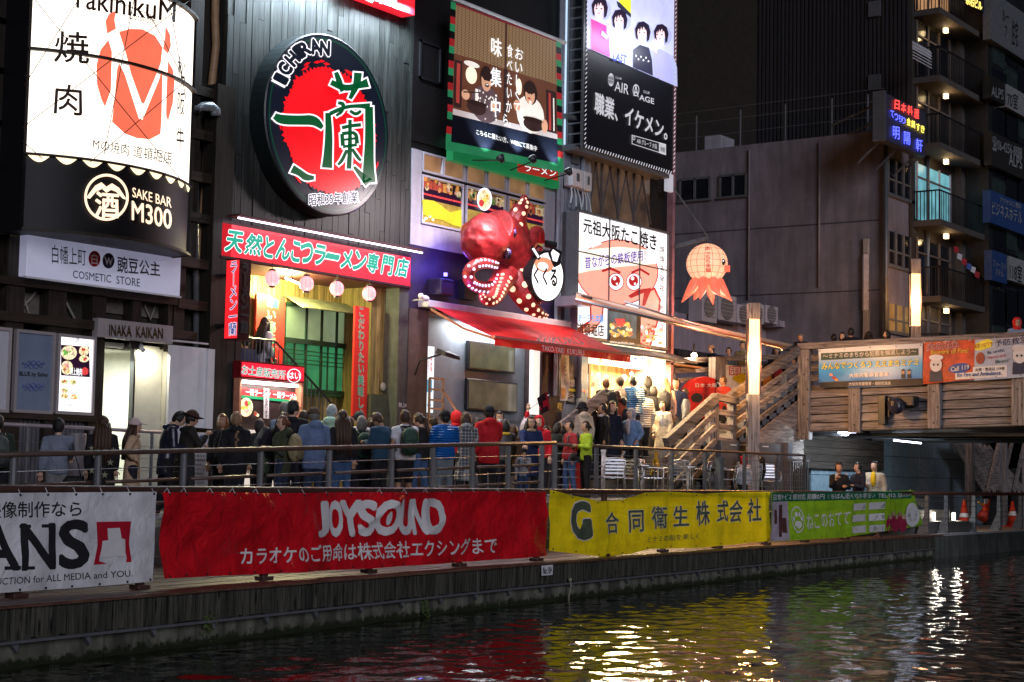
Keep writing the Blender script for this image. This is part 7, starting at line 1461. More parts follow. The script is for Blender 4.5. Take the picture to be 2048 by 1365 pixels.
for (p0,p1) in (((1361,352),(1420,397)),((1441,344),(1493,390))):
    a,b_ = SG(*p0),SG(p1[0],p1[1]); t = G().box(gbX-.03,gbX+.02,b_.y,a.y,b_.z,a.z-.15).make('window',m_dkg,gb)
    for yy in (a.y,lerp(a.y,b_.y,.5),b_.y): G().box(gbX-.07,gbX-.03,yy-.04,yy+.04,b_.z,a.z-.15).make('frame',m_galv,t)
    G().box(gbX-.1,gbX-.03,b_.y-.1,a.y+.1,b_.z-.08,b_.z).box(gbX-.07,gbX-.03,b_.y,a.y,a.z-.2,a.z-.12).make('sill',m_galv,t)
SW_ = SY(W-.03)
for (y0,y1) in ((316,385),(461,527),(606,660)):
    a,b_ = SW_(1775,y0),SW_(1850,y1+28); zlo = SW_(1775,y1).z; t = G().box(a.x,b_.x,W-.03,W+.02,zlo,a.z).make('window_band',m_dkg if y0 < 600 else EM('curtain_glow',(.5,.3,.1),.25,var=.8),gb)
    for k in range(6): x_ = lerp(a.x,b_.x,k/5); G().box(x_-.05,x_+.05,W-.08,W-.03,zlo,a.z).make('frame',m_galv,t)
    G().box(a.x,b_.x,W-.07,W-.03,lerp(zlo,a.z,.38),lerp(zlo,a.z,.38)+.06).make('transom',m_galv,t)
    G().box(a.x-.1,b_.x,W-.1,W-.0,zlo-.1,zlo).make('sill',m_galv,t)
for x_ in (1772,1855): a = SY(W-.15)(x_,290); G().tube([(a.x,W-.15,4),(a.x,W-.15,a.z)],.08,8).make('drain_pipe',m_galv,gb,smooth=True)
a = SG(1351,306); G().tube([(gbX-.1,a.y,4),(gbX-.1,a.y,a.z)],.06,8).make('drain_pipe',m_galv,gb)
for x_,yt_ in ((1390,231),(1478,219),(1568,207),(1661,196),(1733,188)): a = SG(x_,yt_); G().tube([(gbX+.1,a.y,zgt-.1),(gbX+.1,a.y,a.z)],.03,6).make('roof_post',m_galv,gb)
for dz in (.0,.5,1.0,1.4): G().tube([(gbX+.1,Yle,zgt+dz),(gbX+.1,W,zgt+dz)],.012,4).make('roof_wire',m_galv,gb)
G().box(gbX+.4,gbX+1.4,SG(1430,280).y,SG(1398,280).y,zgt,zgt+.55).make('rooftop_unit',acm,gb)
# neon sign at the corner
YNs = W-1.0; SN = SY(YNs)
ns = thing('neon_sign','dark corner sign with glowing red, yellow and blue neon characters','sign',SN(1810,250)); a,b_ = SN(1768,185),SN(1851,310); zb__ = SN(1770,280).z; G().box(a.x,b_.x,YNs,YNs+.3,zb__,a.z).make('board',M('dark_slate_board',(.05,.05,.08),.5),ns)
G().box(a.x-.06,a.x+.04,YNs-.05,YNs+.35,zb__-.05,a.z+.05).make('frame',m_galv,ns)
for x_ in (a.x+.3,lerp(a.x,b_.x,.5),b_.x-.3): G().beam((x_,YNs+.3,zb__),(x_,W,zb__-.6),.05,.05).make('strut',m_galv,ns); G().beam((x_,YNs+.15,a.z-.2),(x_+.6,W+1.2,zgt),.05,.05).make('stay',m_galv,ns)
nr,nb_,ny_ = EM('neon_red',(1,.05,.04),3,samp=False),EM('neon_blue',(.08,.10,1),3.2,samp=False),EM('neon_yellow',(1,.75,.1),2.6,samp=False)
for ch,(x0,y0) in zip('日本料理',((1791,200),(1804,206),(1817,211),(1830,218))): T(ch,[(x0-2,y0+18),(x0+8,y0+20),(x0+8,y0+2),(x0-1,y0)],SN,[(.02,nr,.05)],ns,name='neon_character')
for ch,(x0,y0) in zip('てっちり',((1781,220),(1789,226),(1797,229),(1804,233))): T(ch,[(x0,y0+14),(x0+7,y0+16),(x0+7,y0+3),(x0,y0)],SN,[(.02,nb_,.05)],ns,name='neon_character')
for ch,(x0,y0) in zip('金鍋すき',((1814,235),(1823,240),(1833,246),(1842,250))): T(ch,[(x0,y0+15),(x0+7,y0+17),(x0+7,y0+3),(x0,y0)],SN,[(.02,ny_,.05)],ns,name='neon_character')
for ch,(x0,y0) in zip('明陽軒',((1786,252),(1808,263),(1832,277))): T(ch,[(x0,y0+25),(x0+13,y0+28),(x0+13,y0+3),(x0,y0)],SN,[(.01,nb_,.05)],ns,name='neon_character')
# ================= balcony tower and dark side wall =================
bt = thing('balcony_tower','dark residential tower with lamp-lit balconies and a corrugated side wall','building',(54,W,4))
Yt = W-.1; bx0 = SY(Yt)(1824,150).x; bx1 = SY(Yt)(1972,300).x; m_tw = M('dark_brown_tower',(.05,.04,.035),.7,var=.2)
G().box(bx0,bx1,Yt,45,3,34).make('core',m_tw,bt)
SXt = SX(bx0-.05); m_cor = M('dark_corrugated',(.035,.034,.04),.5,var=.15)
k = 0; y_ = Yt+.1
while y_ < SXt(1518,150).y and k < 150: G().box(bx0-.05,bx0-.0,y_,y_+.07,8,34).make('cladding_rib',m_cor,bt); y_ += .15; k += 1
for (x_,y0,y1) in ((1750,5,32),(1750,152,178)): a,b_ = SXt(x_-12,y0),SXt(x_+12,y1); G().box(bx0-.12,bx0-.05,b_.y,a.y,b_.z,a.z).make('vent_louvre',m_galv,bt)
mb_ = M('balcony_concrete',(.08,.07,.065),.7,var=.2)
SB_ = SY(20.75); fl = [SB_(1845,y).z for y in (-8,130,268,425,582)]
m_cur = [EM('warm_room',(.8,.42,.2),.45,var=.8,scale=1.4),m_dkg,M('dark_curtain_glass',(.03,.028,.03),.2),EM('cyan_room',(.25,.7,.8),.45,var=.4,scale=2),m_dkg,M('grey_curtain',(.08,.07,.07),.5)]
for k,z_ in enumerate(fl+[SB_(1845,720).z]):
    b = thing('balcony',['top balcony cut by the upper edge','balcony with white slatted blind and warm lit room','balcony right of the neon sign, dark room','balcony with the bright cyan window','balcony with hanging laundry and flags','lowest balcony above the bridge'][k]+' on the tower','balcony',((bx0+bx1)/2,Yt,z_),'tower balconies') if False else bt
    G().box(bx0+.1,bx1-.2,20.75,Yt,z_-.2,z_).make('balcony_slab',mb_,bt)
    if k < 5 or 1:
        G().box(bx0+.1,bx1-.2,20.77,20.8,z_+.95,z_+1.0).box(bx0+.1,bx0+.14,20.77,Yt,z_+.95,z_+1.0).make('balcony_rail',m_black,bt)
        nbars = 44
        g = G()
        for q in range(nbars): x_ = lerp(bx0+.12,bx1-.25,q/nbars); g.box(x_,x_+.025,20.77,20.79,z_,z_+.95)
        for q in range(7): y_ = lerp(20.78,Yt,q/7); g.box(bx0+.1,bx0+.125,y_,y_+.025,z_,z_+.95)
        g.make('baluster_row',m_black,bt,kind='stuff')
        w0_,w1_ = bx0+.3,bx0+3.3
        o = G().box(w0_,w1_,Yt-.03,Yt+.02,z_+.1,z_+2.0).make('window',m_cur[k],bt)
        for q in range(4): x_ = lerp(w0_,w1_,q/3); G().box(x_-.04,x_+.04,Yt-.08,Yt-.03,z_+.1,z_+2.05).make('frame',m_wfr2 if k != 3 else m_wfr,o)
        G().box(w0_,w1_,Yt-.08,Yt-.03,z_+1.5,z_+1.56).make('transom',m_wfr2,o)
        G().box(w1_+.6,bx1-.3,Yt-.25,Yt-.0,z_,z_+2.4).make('partition',mb_,bt)
    for px_ in (bx0+1.9,bx0+5.0):
        p = Vector((px_,21.25,z_-.32)); G().box(p.x-.07,p.x+.07,p.y-.07,p.y+.07,p.z-.08,p.z+.08).make('ceiling_lamp',EM('balcony_lamp',(1,.74,.36),5),bt)
        if k < 5: lamp('balcony_glow','POINT',p+Vector((0,-.15,-.16)),5,(1,.6,.28),bt,.08)
FB('white_blind',(1826,82),(1862,118),20.7,.03,M('white_slats',(.4,.38,.42),.5),bt); 
for q in range(6): a = SY(20.68)(1826,85+q*6); G().box(a.x,a.x+1.6,20.68,20.7,a.z-.03,a.z).make('blind_slat',m_white_p,bt)
ln_ = [SY(20.7)(*p) for p in ((1905,490),(1925,520),(1955,545))]
for k,(x_,y_,c_) in enumerate(((1908,492,fc[0]),(1915,506,m_white_p),(1924,516,fc[0]),(1934,526,mbl),(1942,532,m_white_p),(1950,542,fc[0]))): S3 = SY(20.65); shape([(x_,y_),(x_+10,y_+4),(x_+8,y_+16),(x_-1,y_+11)],S3,0,c_,bt,'small_flag')
sgn = thing('rooftop_name_sign','row of glowing amber characters on the top balcony at the upper right edge','sign',SY(20.5)(1945,10)); G().box(SY(20.5)(1928,0).x,SY(20.5)(1968,0).x,20.5,20.6,SY(20.5)(1945,12).z,SY(20.5)(1945,-30).z).make('board',m_black,sgn)
T('宗右ビル',[(1932,8),(1964,22),(1964,4),(1932,-10)],SY(20.5),[(.03,EM('amber_char',(1,.7,.15),2.5,samp=False),.02)],sgn)
# hotel slab at the far right with dim signs
ht_ = thing('hotel_tower','dark hotel block with dim hanging signs at the right edge','building',(62,W,3)); YH = W-1.2; SH = SY(YH); hx0 = SH(1977,300).x; G().box(hx0,hx0+14,YH,40,2,34).make('wall',M('near_black_facade',(.018,.02,.024),.4,var=.3),ht_)
for r_ in range(9):
    for c_ in range(3):
        a = SH(1984+24*c_,60+74*r_); G().box(a.x,a.x+1.4,YH-.04,YH+.02,a.z-1.2,a.z).make('window',m_dkg if (r_*3+c_) % 4 else EM('dim_teal_room',(.04,.06,.06),.05,var=.8),ht_)
for (p0,p1,mat,name,lab,txts) in (
    ((1981,-20),(2075,78),M('pale_sign',(.12,.13,.14),.5),'sign_board','pale grey sign board with vertical characters at the top right corner',[('ルー\nフ',(2005,72,2018,20)),('住宅',(2024,90,2036,40))]),
    ((1981,150),(2010,196),M('black_sign',(.02,.02,.02),.5),'sign_board','black sign board with four pale latin capitals',[('ALPS',(1983,192,2007,172))]),
    ((2013,168),(2060,214),M('white_sign',(.25,.26,.27),.5),'sign_board','white sign board reading 70 rooms',[('70室',(2015,212,2036,182))]),
    ((1983,262),(2052,330),M('black_sign',(.02,.02,.02),.5),'sign_board','black sign board with a telephone number',[('☎06-4256-8888',(1984,300,2044,272)),('ALPS',(2018,330,2044,306))]),
    ((1981,380),(2060,445),M('blue_sign',(.02,.05,.16),.5),'sign_board','blue sign board reading business hotel in katakana',[('ビジネスホテル',(1984,428,2044,402)),('アクセスに便利',(2000,405,2042,394))]),
    ((2018,512),(2060,560),M('white_sign',(.25,.26,.27),.5),'sign_board','white sign board with the number 118',[('118室',(2020,558,2044,524))]),
    ((1984,500),(2014,560),M('blue_sign',(.02,.05,.16),.5),'sign_board','blue sign board of small characters left of the 118 board',[('ファースト\nホテル',(1986,548,2012,520))])):
    a,b_ = SY(YH-.3)(*p0),SY(YH-.3)(*p1); t = thing(name,lab,'sign',a); G().box(a.x,b_.x,YH-.3,YH-.02,SY(YH-.3)(p0[0],p1[1]).z,a.z).make('board',mat,t)
    for s_,(x0,y0,x1,y1) in txts: T(s_,[(x0,y0),(x1,y0+(x1-x0)*.35),(x1,y1+(x1-x0)*.35),(x0,y1)],SY(YH-.3),[(.01,mp_k if 'white' in mat.name or 'pale' in mat.name else M('dim_white_print',(.28,.29,.31),.5),.01)],t)
# dark building behind, top right of the billboard
db = thing('dark_rear_building','very dark building with recessed escape stairs behind the mauve-grey building','building',(58,34,3)); X_ = gbX+5; S_ = SX(X_); ya_,yb_ = S_(1330,100).y+2,S_(1520,100).y
G().box(X_,X_+8,yb_,ya_+6,2,40).make('wall',M('near_black_render',(.02,.019,.022),.7),db)
for (yy) in (45,172,300): a = S_(1350,yy); G().box(X_-1.4,X_,yb_,ya_,a.z-.5,a.z).make('floor_slab',M('dark_slab',(.04,.036,.04),.7),db)
G().beam(Vector((X_-.7,S_(1400,160).y,S_(1400,165).z)),Vector((X_-.7,S_(1470,60).y,S_(1470,60).z)),.8,.15).make('escape_stair',M('dark_slab',(.04,.036,.04),.7),db)
# under the bridge: tiled bank wall, timber lattice, cones
tw = thing('tiled_wall','grey-blue tiled wall under the bridge lit by tube lamps','wall',SY(20.6)(1800,980)); YT_ = 20.6; S_ = SY(YT_); m_tl = M('blue_grey_tile',(.17,.23,.28),.22,var=.2,spec=.6)
x0,x1 = S_(1622,940).x,S_(1965,940).x; z0,z1 = .02,S_(1640,928).z
n_ = 12
for r_ in range(5):
    zt0 = -.3+r_*.62; zt1 = zt0+.61
    for c_ in range(n_):
        a,c = lerp(x0,x1,c_/n_),lerp(x0,x1,(c_+1)/n_)
        if r_ > 3 and c_ < 4: continue
        G().box(a+.008,c-.008,YT_-random.uniform(0,.006),YT_+.1,max(.02,zt0)+.008,zt1).make('tile',m_tl,tw)
G().box(x0,x1,YT_+.05,YT_+.3,0,3.2).make('wall_core',m_dark,tw)
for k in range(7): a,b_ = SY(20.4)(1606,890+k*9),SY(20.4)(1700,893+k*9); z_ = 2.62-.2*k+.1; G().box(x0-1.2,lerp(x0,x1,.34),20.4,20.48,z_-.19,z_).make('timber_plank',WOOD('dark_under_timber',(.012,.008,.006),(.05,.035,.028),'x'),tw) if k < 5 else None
lt = thing('timber_lattice','dark timber lattice of slanted boards under the far end of the bridge','lattice',SY(19.9)(1990,960)); S_ = SY(19.95)
for k in range(9): a,b_ = S_(1925+k*9-20,880+k*2),S_(1990+k*10-20,985); G().beam(a,b_,.05,.2).make('board',m_timber_x,lt)
for k in range(3): a,b_ = SY(19.85)(1975+k*26,985),SY(19.85)(2000+k*26,875); G().beam(a,b_,.08,.16).make('brace',m_timber_x,lt)
for x_ in (1932,1998,2046): a = S_(x_,900); G().box(a.x-.12,a.x+.12,19.7,19.95,0,3).make('post',m_timber_z,lt)
G().box(S_(1925,900).x,75,20.6,20.8,0,4).make('back_panel',m_dark,lt)
t = thing('low_path_lamp','small bright path lamps','lamp',SY(18.7)(1867,1036)) if 0 else None
for k,x_ in enumerate((1867,1907)):
    a = SR3(x_,1036,-.8); t = thing('path_lamp','small upright white path lamp %s the first railing bracket' % ('left of' if k == 0 else 'right of'),'lamp',a); G().tube([(a.x,a.y,.02),(a.x,a.y,a.z+.05)],.05,8).make('body',m_galv,t); G().tube([(a.x,a.y,a.z-.08),(a.x,a.y,a.z+.16)],.056,8).make('lens',EM('path_lamp_glow',(1,.93,.8),3.5),t); lamp('path_glow','POINT',a+Vector((-.1,-.15,.1)),10,(1,.9,.75),t,.05)
def cone(px_,py0,Yo,label,group=None):
    a = SR3(px_,1044,-Yo); zt_ = SR3(px_,py0,-Yo).z; t = thing('traffic_cone',label,'traffic cone',(a.x,a.y,.0),group); m_cn = M('cone_red',(.65,.05,.02),.4)
    G().tube([(0,0,.04),(0,0,zt_)],[.2,.035],16).make('body',m_cn,t,local=True,smooth=True); G().box(-.25,.25,-.25,.25,.005,.045).make('base',m_cn,t,local=True); G().tube([(0,0,.38),(0,0,.52)],[.137,.108],16).make('band',mp_w,t,local=True)
cone(1928,1000,.9,'orange traffic cone standing just right of the path lamps','orange traffic cones'); cone(2025,1003,.9,'orange traffic cone at the right edge beside the fallen one','orange traffic cones')
a = SR3(1970,1030,-.9); t = thing('fallen_cone','orange and yellow barrier cone leaning over between the two upright cones','traffic cone',a); G().tube([a+Vector((-.25,0,-.1)),a+Vector((.35,0,.45))],[.17,.05],12).make('body',M('cone_red',(.65,.05,.02),.4),t,smooth=True); G().tube([a+Vector((-.3,.1,.4)),a+Vector((.1,.12,.3)),a+Vector((.5,.1,.42))],.03,6).make('yellow_tape',m_yel,t); G().box(a.x-.1,a.x+.2,a.y-.03,a.y,a.z+.35,a.z+.5).make('notice',mp_w,t)
# ================= people =================
V = Vector
def CL(name,col,pat='',rough=.8):
    key = 'cloth_'+name+pat
    if key in MATS: return MATS[key]
    m,N,L,b = _m(key); tc = N.new('ShaderNodeTexCoord'); nz = N.new('ShaderNodeTexNoise'); nz.inputs['Scale'].default_value = 9; nz.inputs['Detail'].default_value = 4; nz.inputs['Distortion'].default_value = .8
    L.new(tc.outputs['Object'],nz.inputs['Vector']); rp = N.new('ShaderNodeValToRGB'); rp.color_ramp.elements[0].color = c4(col,.7); rp.color_ramp.elements[1].color = c4(col,1.2); L.new(nz.outputs['Fac'],rp.inputs[0]); out = rp.outputs[0]
    h = nz.outputs['Fac']; dist = .05
    if pat == 'puffer':
        wv = N.new('ShaderNodeTexWave'); wv.bands_direction = 'Z'; wv.wave_profile = 'SIN'; wv.inputs['Scale'].default_value = 6.5; wv.inputs['Distortion'].default_value = .8; wv.inputs['Detail'].default_value = 1; L.new(tc.outputs['Object'],wv.inputs[0]); h = wv.outputs[1]; dist = .08; rough = .4
        mx = N.new('ShaderNodeMix'); mx.data_type = 'RGBA'; mx.blend_type = 'MULTIPLY'; mx.inputs['Factor'].default_value = .16; L.new(out,mx.inputs['A']); L.new(wv.outputs[0],mx.inputs['B']); out = mx.outputs['Result']
    if pat == 'plaid':
        for ax,sc_w in (('X',5),('Z',5),('Y',5)):
            wv = N.new('ShaderNodeTexWave'); wv.bands_direction = ax; wv.inputs['Scale'].default_value = sc_w; L.new(tc.outputs['Object'],wv.inputs[0]); r2 = N.new('ShaderNodeValToRGB'); r2.color_ramp.elements[0].position = .75; r2.color_ramp.elements[1].position = .9; r2.color_ramp.elements[1].color = (.6,.6,.6,1); L.new(wv.outputs[1],r2.inputs[0])
            mx = N.new('ShaderNodeMix'); mx.data_type = 'RGBA'; mx.blend_type = 'ADD'; mx.inputs['Factor'].default_value = .25; L.new(out,mx.inputs['A']); L.new(r2.outputs[0],mx.inputs['B']); out = mx.outputs['Result']
    L.new(out,b.inputs['Base Color']); b.inputs['Roughness'].default_value = rough; b.inputs['Specular IOR Level'].default_value = .25
    bp = N.new('ShaderNodeBump'); bp.inputs['Strength'].default_value = .6; bp.inputs['Distance'].default_value = dist; L.new(h,bp.inputs['Height']); L.new(bp.outputs[0],b.inputs['Normal'])
    return m
m_eyew = M('eye_white',(.7,.7,.68),.3,var=0,bump=0); m_eyed = M('eye_dark',(.015,.01,.01),.2,var=0,bump=0); m_lip = M('lips',(.35,.09,.08),.5,var=0,bump=0)
SKIN = [M('skin_%d' % i,c,.5,var=.06,scale=14,bump=.05) for i,c in enumerate(((.52,.30,.20),(.60,.38,.27),(.42,.23,.15)))]
HAIR = {k: M('hair_'+k,c,.45,var=.5,scale=40,stretch=(3,3,.4),bump=.5) for k,c in dict(black=(.012,.01,.01),brown=(.05,.025,.014),dark=(.025,.015,.01),ginger=(.16,.06,.03),blond=(.25,.15,.08),grey=(.16,.15,.14),bluewhite=(.35,.42,.45),red=(.08,.012,.01)).items()}
def rot(ax,a): return Matrix.Rotation(a,3,ax)
POSE = dict(down=((-.02,.06,-.28),(.07,0,-.25)),front=((.04,.07,-.27),(.23,-.13,.05)),phone=((.12,.04,-.24),(.15,-.1,.19)),hip=((-.08,.18,-.21),(.12,-.14,-.13)),pocket=((-.08,.09,-.26),(.16,-.05,-.18)),
            raised=((.08,.07,.2),(.04,-.03,.26)),rail=((.2,.06,-.2),(.2,0,-.08)),lap=((.1,.06,-.25),(.22,-.1,-.04)))
def hand(g,w_,d,side,curl=.5):
    d = d.normalized(); up = V((0,0,1)) if abs(d.z) < .8 else V((1,0,0)); s = d.cross(up).normalized()*side; n = s.cross(d).normalized()*-side
    g.loft([[w_+d*t+s*a+n*b_ for a,b_ in ((-wd,-th),(wd,-th),(wd,th),(-wd,th))] for t,wd,th in ((-.01,.022,.016),(.03,.036,.015),(.085,.04,.012))])
    for k,ln_ in enumerate((.068,.078,.072,.056)):
        o = w_+d*.08+s*(-.03+.02*k); e1 = o+(d*math.cos(curl)+n*math.sin(curl))*ln_*.5; e2 = e1+(d*math.cos(curl*2.1)+n*math.sin(curl*2.1))*ln_*.5
        g.tube([o,e1,e2],[.0095,.009,.007],5)
    o = w_+d*.02-s*.03; e1 = o+(d*.6-s*.7+n*.3).normalized()*.035; g.tube([o,e1,e1+(d*.9-s*.1+n*.4).normalized()*.03],[.012,.011,.008],5)
def ering(c,rx,ry,n=12,M3=None):
    P = [V((rx*math.cos(2*math.pi*i/n),ry*math.sin(2*math.pi*i/n),0)) for i in range(n)]
    return [c+(M3 @ p if M3 else p) for p in P]
NP = 0; PINFO = []
def person(px_,py_,Y_,yaw,label,top='black',tc_=(.02,.02,.025),pat='',leg=(.02,.02,.03),hair='black',style='short',pose=('down','down'),hem=.84,bend=0,hy=0,nod=0,hat=None,hatc=(.03,.03,.03),bulk=1.0,floor=None,child=False,hood=False,bag=None,bagc=(.05,.05,.05),sit=False,female=False,Sx=None,collar=None,glasses=False,scale=None,skirt=False,X_=None,short_sleeve=False,mask=False,shorts=False,inner=None):
    global NP; NP += 1; r = random.Random(NP*7+1)
    bd = math.radians(bend); hipz = .5 if sit else .93; dz = hipz-.93
    def tf(p):
        p = V(p)+V((0,0,dz))
        if p.z > hipz: q = p-V((0,0,hipz)); q = rot('Y',bd) @ q; p = q+V((0,0,hipz))
        return p
    neck = tf((0,0,1.46)); HM = rot('Y',bd*.5+math.radians(nod)); HM = rot('Z',math.radians(hy)) @ HM
    hc = neck+HM @ V((.025,0,.15)); topz = hc.z+.125+(.02 if hat else .012)
    # where they stand
    if X_ is not None: S_ = SX(X_)
    def look(Yq):
        p = SX(X_)(px_,py_) if X_ is not None else SY(Yq)(px_,py_)
        fz = floor if floor is not None else floor_at(p.x,p.y); return p,fz,p.z-fz
    cands = [Y_]+[Y_+s*k*.1 for k in range(1,16) for s in (1,-1)]
    for Yq in cands:
        p,fz,h = look(Yq)
        if X_ is not None or child or sit or (floor is not None and Yq > 21.4): break
        if Yq < 18.0 or (p.x < 30 and Yq > 21.35): continue
        if 1.56 <= h <= 1.86: break
    else: p,fz,h = look(Y_)
    s = h/topz if scale is None else scale
    if not (child or sit): s = max(.82,min(1.12,s))
    base = V((p.x,p.y,fz)); PINFO.append((px_,py_,round(p.x,1),round(p.y,1),round(fz,2),round(h,2),round(s,2)))
    t = thing('person',label,'person',base,None,math.radians(yaw)); t.scale = (s,s,s); sk = SKIN[r.choice((0,1,1,2))]
    sw = .165 if female else .185
    sh = {sd_: tf((0,sd_*sw,1.40)) for sd_ in (-1,1)}; J = {}
    B3 = rot('Y',bd)
    for sd_,ps in ((-1,pose[1]),(1,pose[0])):
        e,w_ = POSE[ps]; E_ = sh[sd_]+(B3 if ps in ('down','pocket','hip') else B3) @ V((e[0],e[1]*sd_,e[2])); W_ = E_+B3 @ V((w_[0],w_[1]*sd_,w_[2])); J[sd_] = (sh[sd_],E_,W_)
    hips = {sd_: tf((0,sd_*.09,.90)) for sd_ in (-1,1)}; L_ = {}
    st = r.uniform(-.06,.06)
    for sd_ in (-1,1):
        if sit: L_[sd_] = (V((0,sd_*.1,.5)),V((.42,sd_*.12,.48)),V((.40,sd_*.12,.08)))
        else: L_[sd_] = (hips[sd_],V((.02+st*sd_,sd_*.095,.49)),V((-.02+1.5*st*sd_,sd_*.1,.08)))
    # body: one continuous skin-coloured figure
    g = G(); R3 = B3
    g.loft([ering(tf((0,0,z)),rx,ry,12,R3 if z > .93 else None) for z,rx,ry in ((.86,.09,.14),(.95,.1,.15),(1.08,.085,.125),(1.25,.1,.15),(1.38,.09,.16),(1.44,.06,.09),(1.47,.05,.052))])
    g.tube([tf((0,0,1.42)),neck+V((0,0,.02)),hc-HM @ V((.01,0,.05))],[.055,.05,.055],10)
    for sd_ in (-1,1):
        g.tube([J[sd_][0],J[sd_][0].lerp(J[sd_][1],.5),J[sd_][1],J[sd_][1].lerp(J[sd_][2],.3),J[sd_][2]],[.055,.047,.038,.04,.026],8); hand(g,J[sd_][2],J[sd_][2]-J[sd_][1],sd_,.9 if pose[0 if sd_ == 1 else 1] in ('front','phone','rail') else .4)
        a,b_,c_ = L_[sd_]; g.tube([a,a.lerp(b_,.4),b_,b_.lerp(c_,.3),c_],[.085,.075,.055,.055,.035],8)
    n_sk = len(g.f)
    def hf(q):
        f_ = 1.0; y_ = q.y*(1-.22*max(0,-q.z)**1.5-(.05 if q.z > 0 else 0)); x_ = q.x
        if q.x > 0: x_ = q.x*(.93+.10*max(0,-q.z)*(1 if q.z > -.75 else .7)); x_ += .10*math.exp(-((q.y/.16)**2+((q.z+.12)/.16)**2))*(q.x > .5)
        else: x_ = q.x*(1.0-.25*max(0,-q.z-.2))
        x_ -= .05*math.exp(-(((abs(q.y)-.33)/.13)**2+((q.z-.05)/.10)**2))*(q.x > .5)
        return V((x_,y_,q.z))
    g.sph(hc,(.098,.082,.125),22,18,fn=hf,rot=HM)
    for sd_ in (-1,1):
        g.sph(hc+HM @ V((-.005,sd_*.082,-.012)),(.018,.01,.03),8,6,rot=HM)
    nose = hc+HM @ V((.095,0,-.018)); g.sph(nose,(.02,.012,.022),8,6,rot=HM)
    g.m = [0]*len(g.f)
    for sd_ in (-1,1):
        g.sph(hc+HM @ V((.083,sd_*.031,.008)),(.008,.013,.006),8,6,mi=1,rot=HM); g.sph(hc+HM @ V((.089,sd_*.031,.008)),(.005,.006,.006),6,5,mi=2,rot=HM); g.sph(hc+HM @ V((.085,sd_*.032,.032)),(.006,.017,.004),8,5,mi=2,rot=HM)
    g.sph(hc+HM @ V((.086,0,-.062)),(.009,.022,.006),8,5,mi=3,rot=HM)
    g.make('body',[sk,m_eyew,m_eyed,m_lip],t,smooth=True,local=True)
    # clothes
    cm = CL(top,tc_,pat); k_ = bulk*(1.12 if pat == 'puffer' else 1)
    g = G(); hz_ = max(hem,.60) if sit else hem
    rings = []
    for z,rx,ry in ((hz_,.135+(.03 if hem < .7 else 0),.185+(.05 if hem < .7 else 0)),(max(hz_+.02,.92),.135,.185),(1.08,.125,.165),(1.24,.14,.185),(1.36,.125,.185),(1.42,.095,.14),(1.47,.07,.085)):
        if rings and z <= rings[-1][0]: continue
        rings.append((z,rx,ry))
    for i,(z,rx,ry) in enumerate(rings): pass
    g.loft([ering(tf((-.005,0,z)),rx*k_,ry*k_*(.93 if female else 1),16,R3 if z > .93 else None) for z,rx,ry in rings])
    for sd_ in (-1,1):
        a,b_,c_ = J[sd_]; ins = a+V((0,-sd_*.05,-.01))
        if short_sleeve: g.tube([ins,a,a.lerp(b_,.7)],[.085,.08,.075],10)
        else: g.tube([ins,a,a.lerp(b_,.5),b_,b_.lerp(c_,.5),b_.lerp(c_,.93)],[.085*k_,.078*k_,.068*k_,.062*k_,.056*k_,.05*k_],10)
    if hood: g.sph(neck+B3 @ V((-.09,0,.0)),(.09,.13,.08),12,8)
    elif collar or pat == 'puffer': g.tube([neck+B3 @ V((0,0,-.05)),neck+B3 @ V((-.01,0,.03))],[.095,.085],12)
    # creases
    fr = r.uniform(0,50); g.v = [tuple(V(p)+V((noise.noise(V(p)*9+V((fr,0,0))),noise.noise(V(p)*9+V((0,fr,0))),0))*.014) for p in g.v]
    g.make({'coat': 'coat'}.get(top.split('_')[0],'jacket') if hem < .7 else 'jacket',cm,t,local=True,remesh=.026)
    if inner:
        g = G(); g.sph(tf((.115*k_,0,1.30)),(.05,.07,.19),12,10,rot=B3); g.make('shirt',CL('inner_%d' % int(inner[1]*999),inner),t,smooth=True,local=True)
    if collar:
        g = G(); P = [neck+B3 @ V((.10*math.cos(a)-.01,.09*math.sin(a),-.02+.015*math.cos(a))) for a in [2*math.pi*i/14 for i in range(15)]]; g.tube(P,.032,8); g.make('collar',CL('collar_'+label[:9],collar),t,smooth=True,local=True)
    lg = CL('trousers_%d' % int(leg[0]*1000+leg[2]*77),leg); g = G()
    for sd_ in (-1,1):
        a,b_,c_ = L_[sd_]; e_ = b_.lerp(c_,.15) if shorts else c_+V((0,0,.03))
        g.tube([a+V((0,0,.04)),a.lerp(b_,.4),b_,b_.lerp(c_,.12 if shorts else .5),e_],[.105,.092,.075,.07,.062],10)
    c0_ = V((0,0,hipz)); g.sph(c0_,(.125,.175,.13),14,10)
    if skirt: g.loft([ering(V((0,0,z)),rx,ry,16) for z,rx,ry in ((.45,.2,.25),(.7,.17,.22),(.95,.13,.17))])
    g.make('trousers',lg,t,local=True,remesh=.03)
    for sd_ in (-1,1):
        c_ = L_[sd_][2]; G().sph(V((c_.x+.05,c_.y,.045)),(.13,.048,.046),12,8,fn=lambda q: V((q.x,q.y*(1+.15*q.x),max(q.z,-.8)))).make('shoe',CL('shoe',(.03,.03,.035)) if r.random() < .7 else CL('pale_shoe',(.4,.4,.42)),t,smooth=True,local=True)
    # hair
    hm = HAIR[hair]; fr = r.uniform(0,99)
    def hr_(q):
        k = 1+.045*noise.noise(q*3+V((fr,0,0)))
        face = q.x > .25 and q.z < .42+.25*abs(q.y) and abs(q.y) < .8
        if face: k *= .72
        if q.z < -.45 and q.x > -.2: k *= .6
        return q*k
    g = G(); g.sph(hc+HM @ V((-.012,0,.012)),(.108,.096,.132),22,16,fn=hr_,rot=HM)
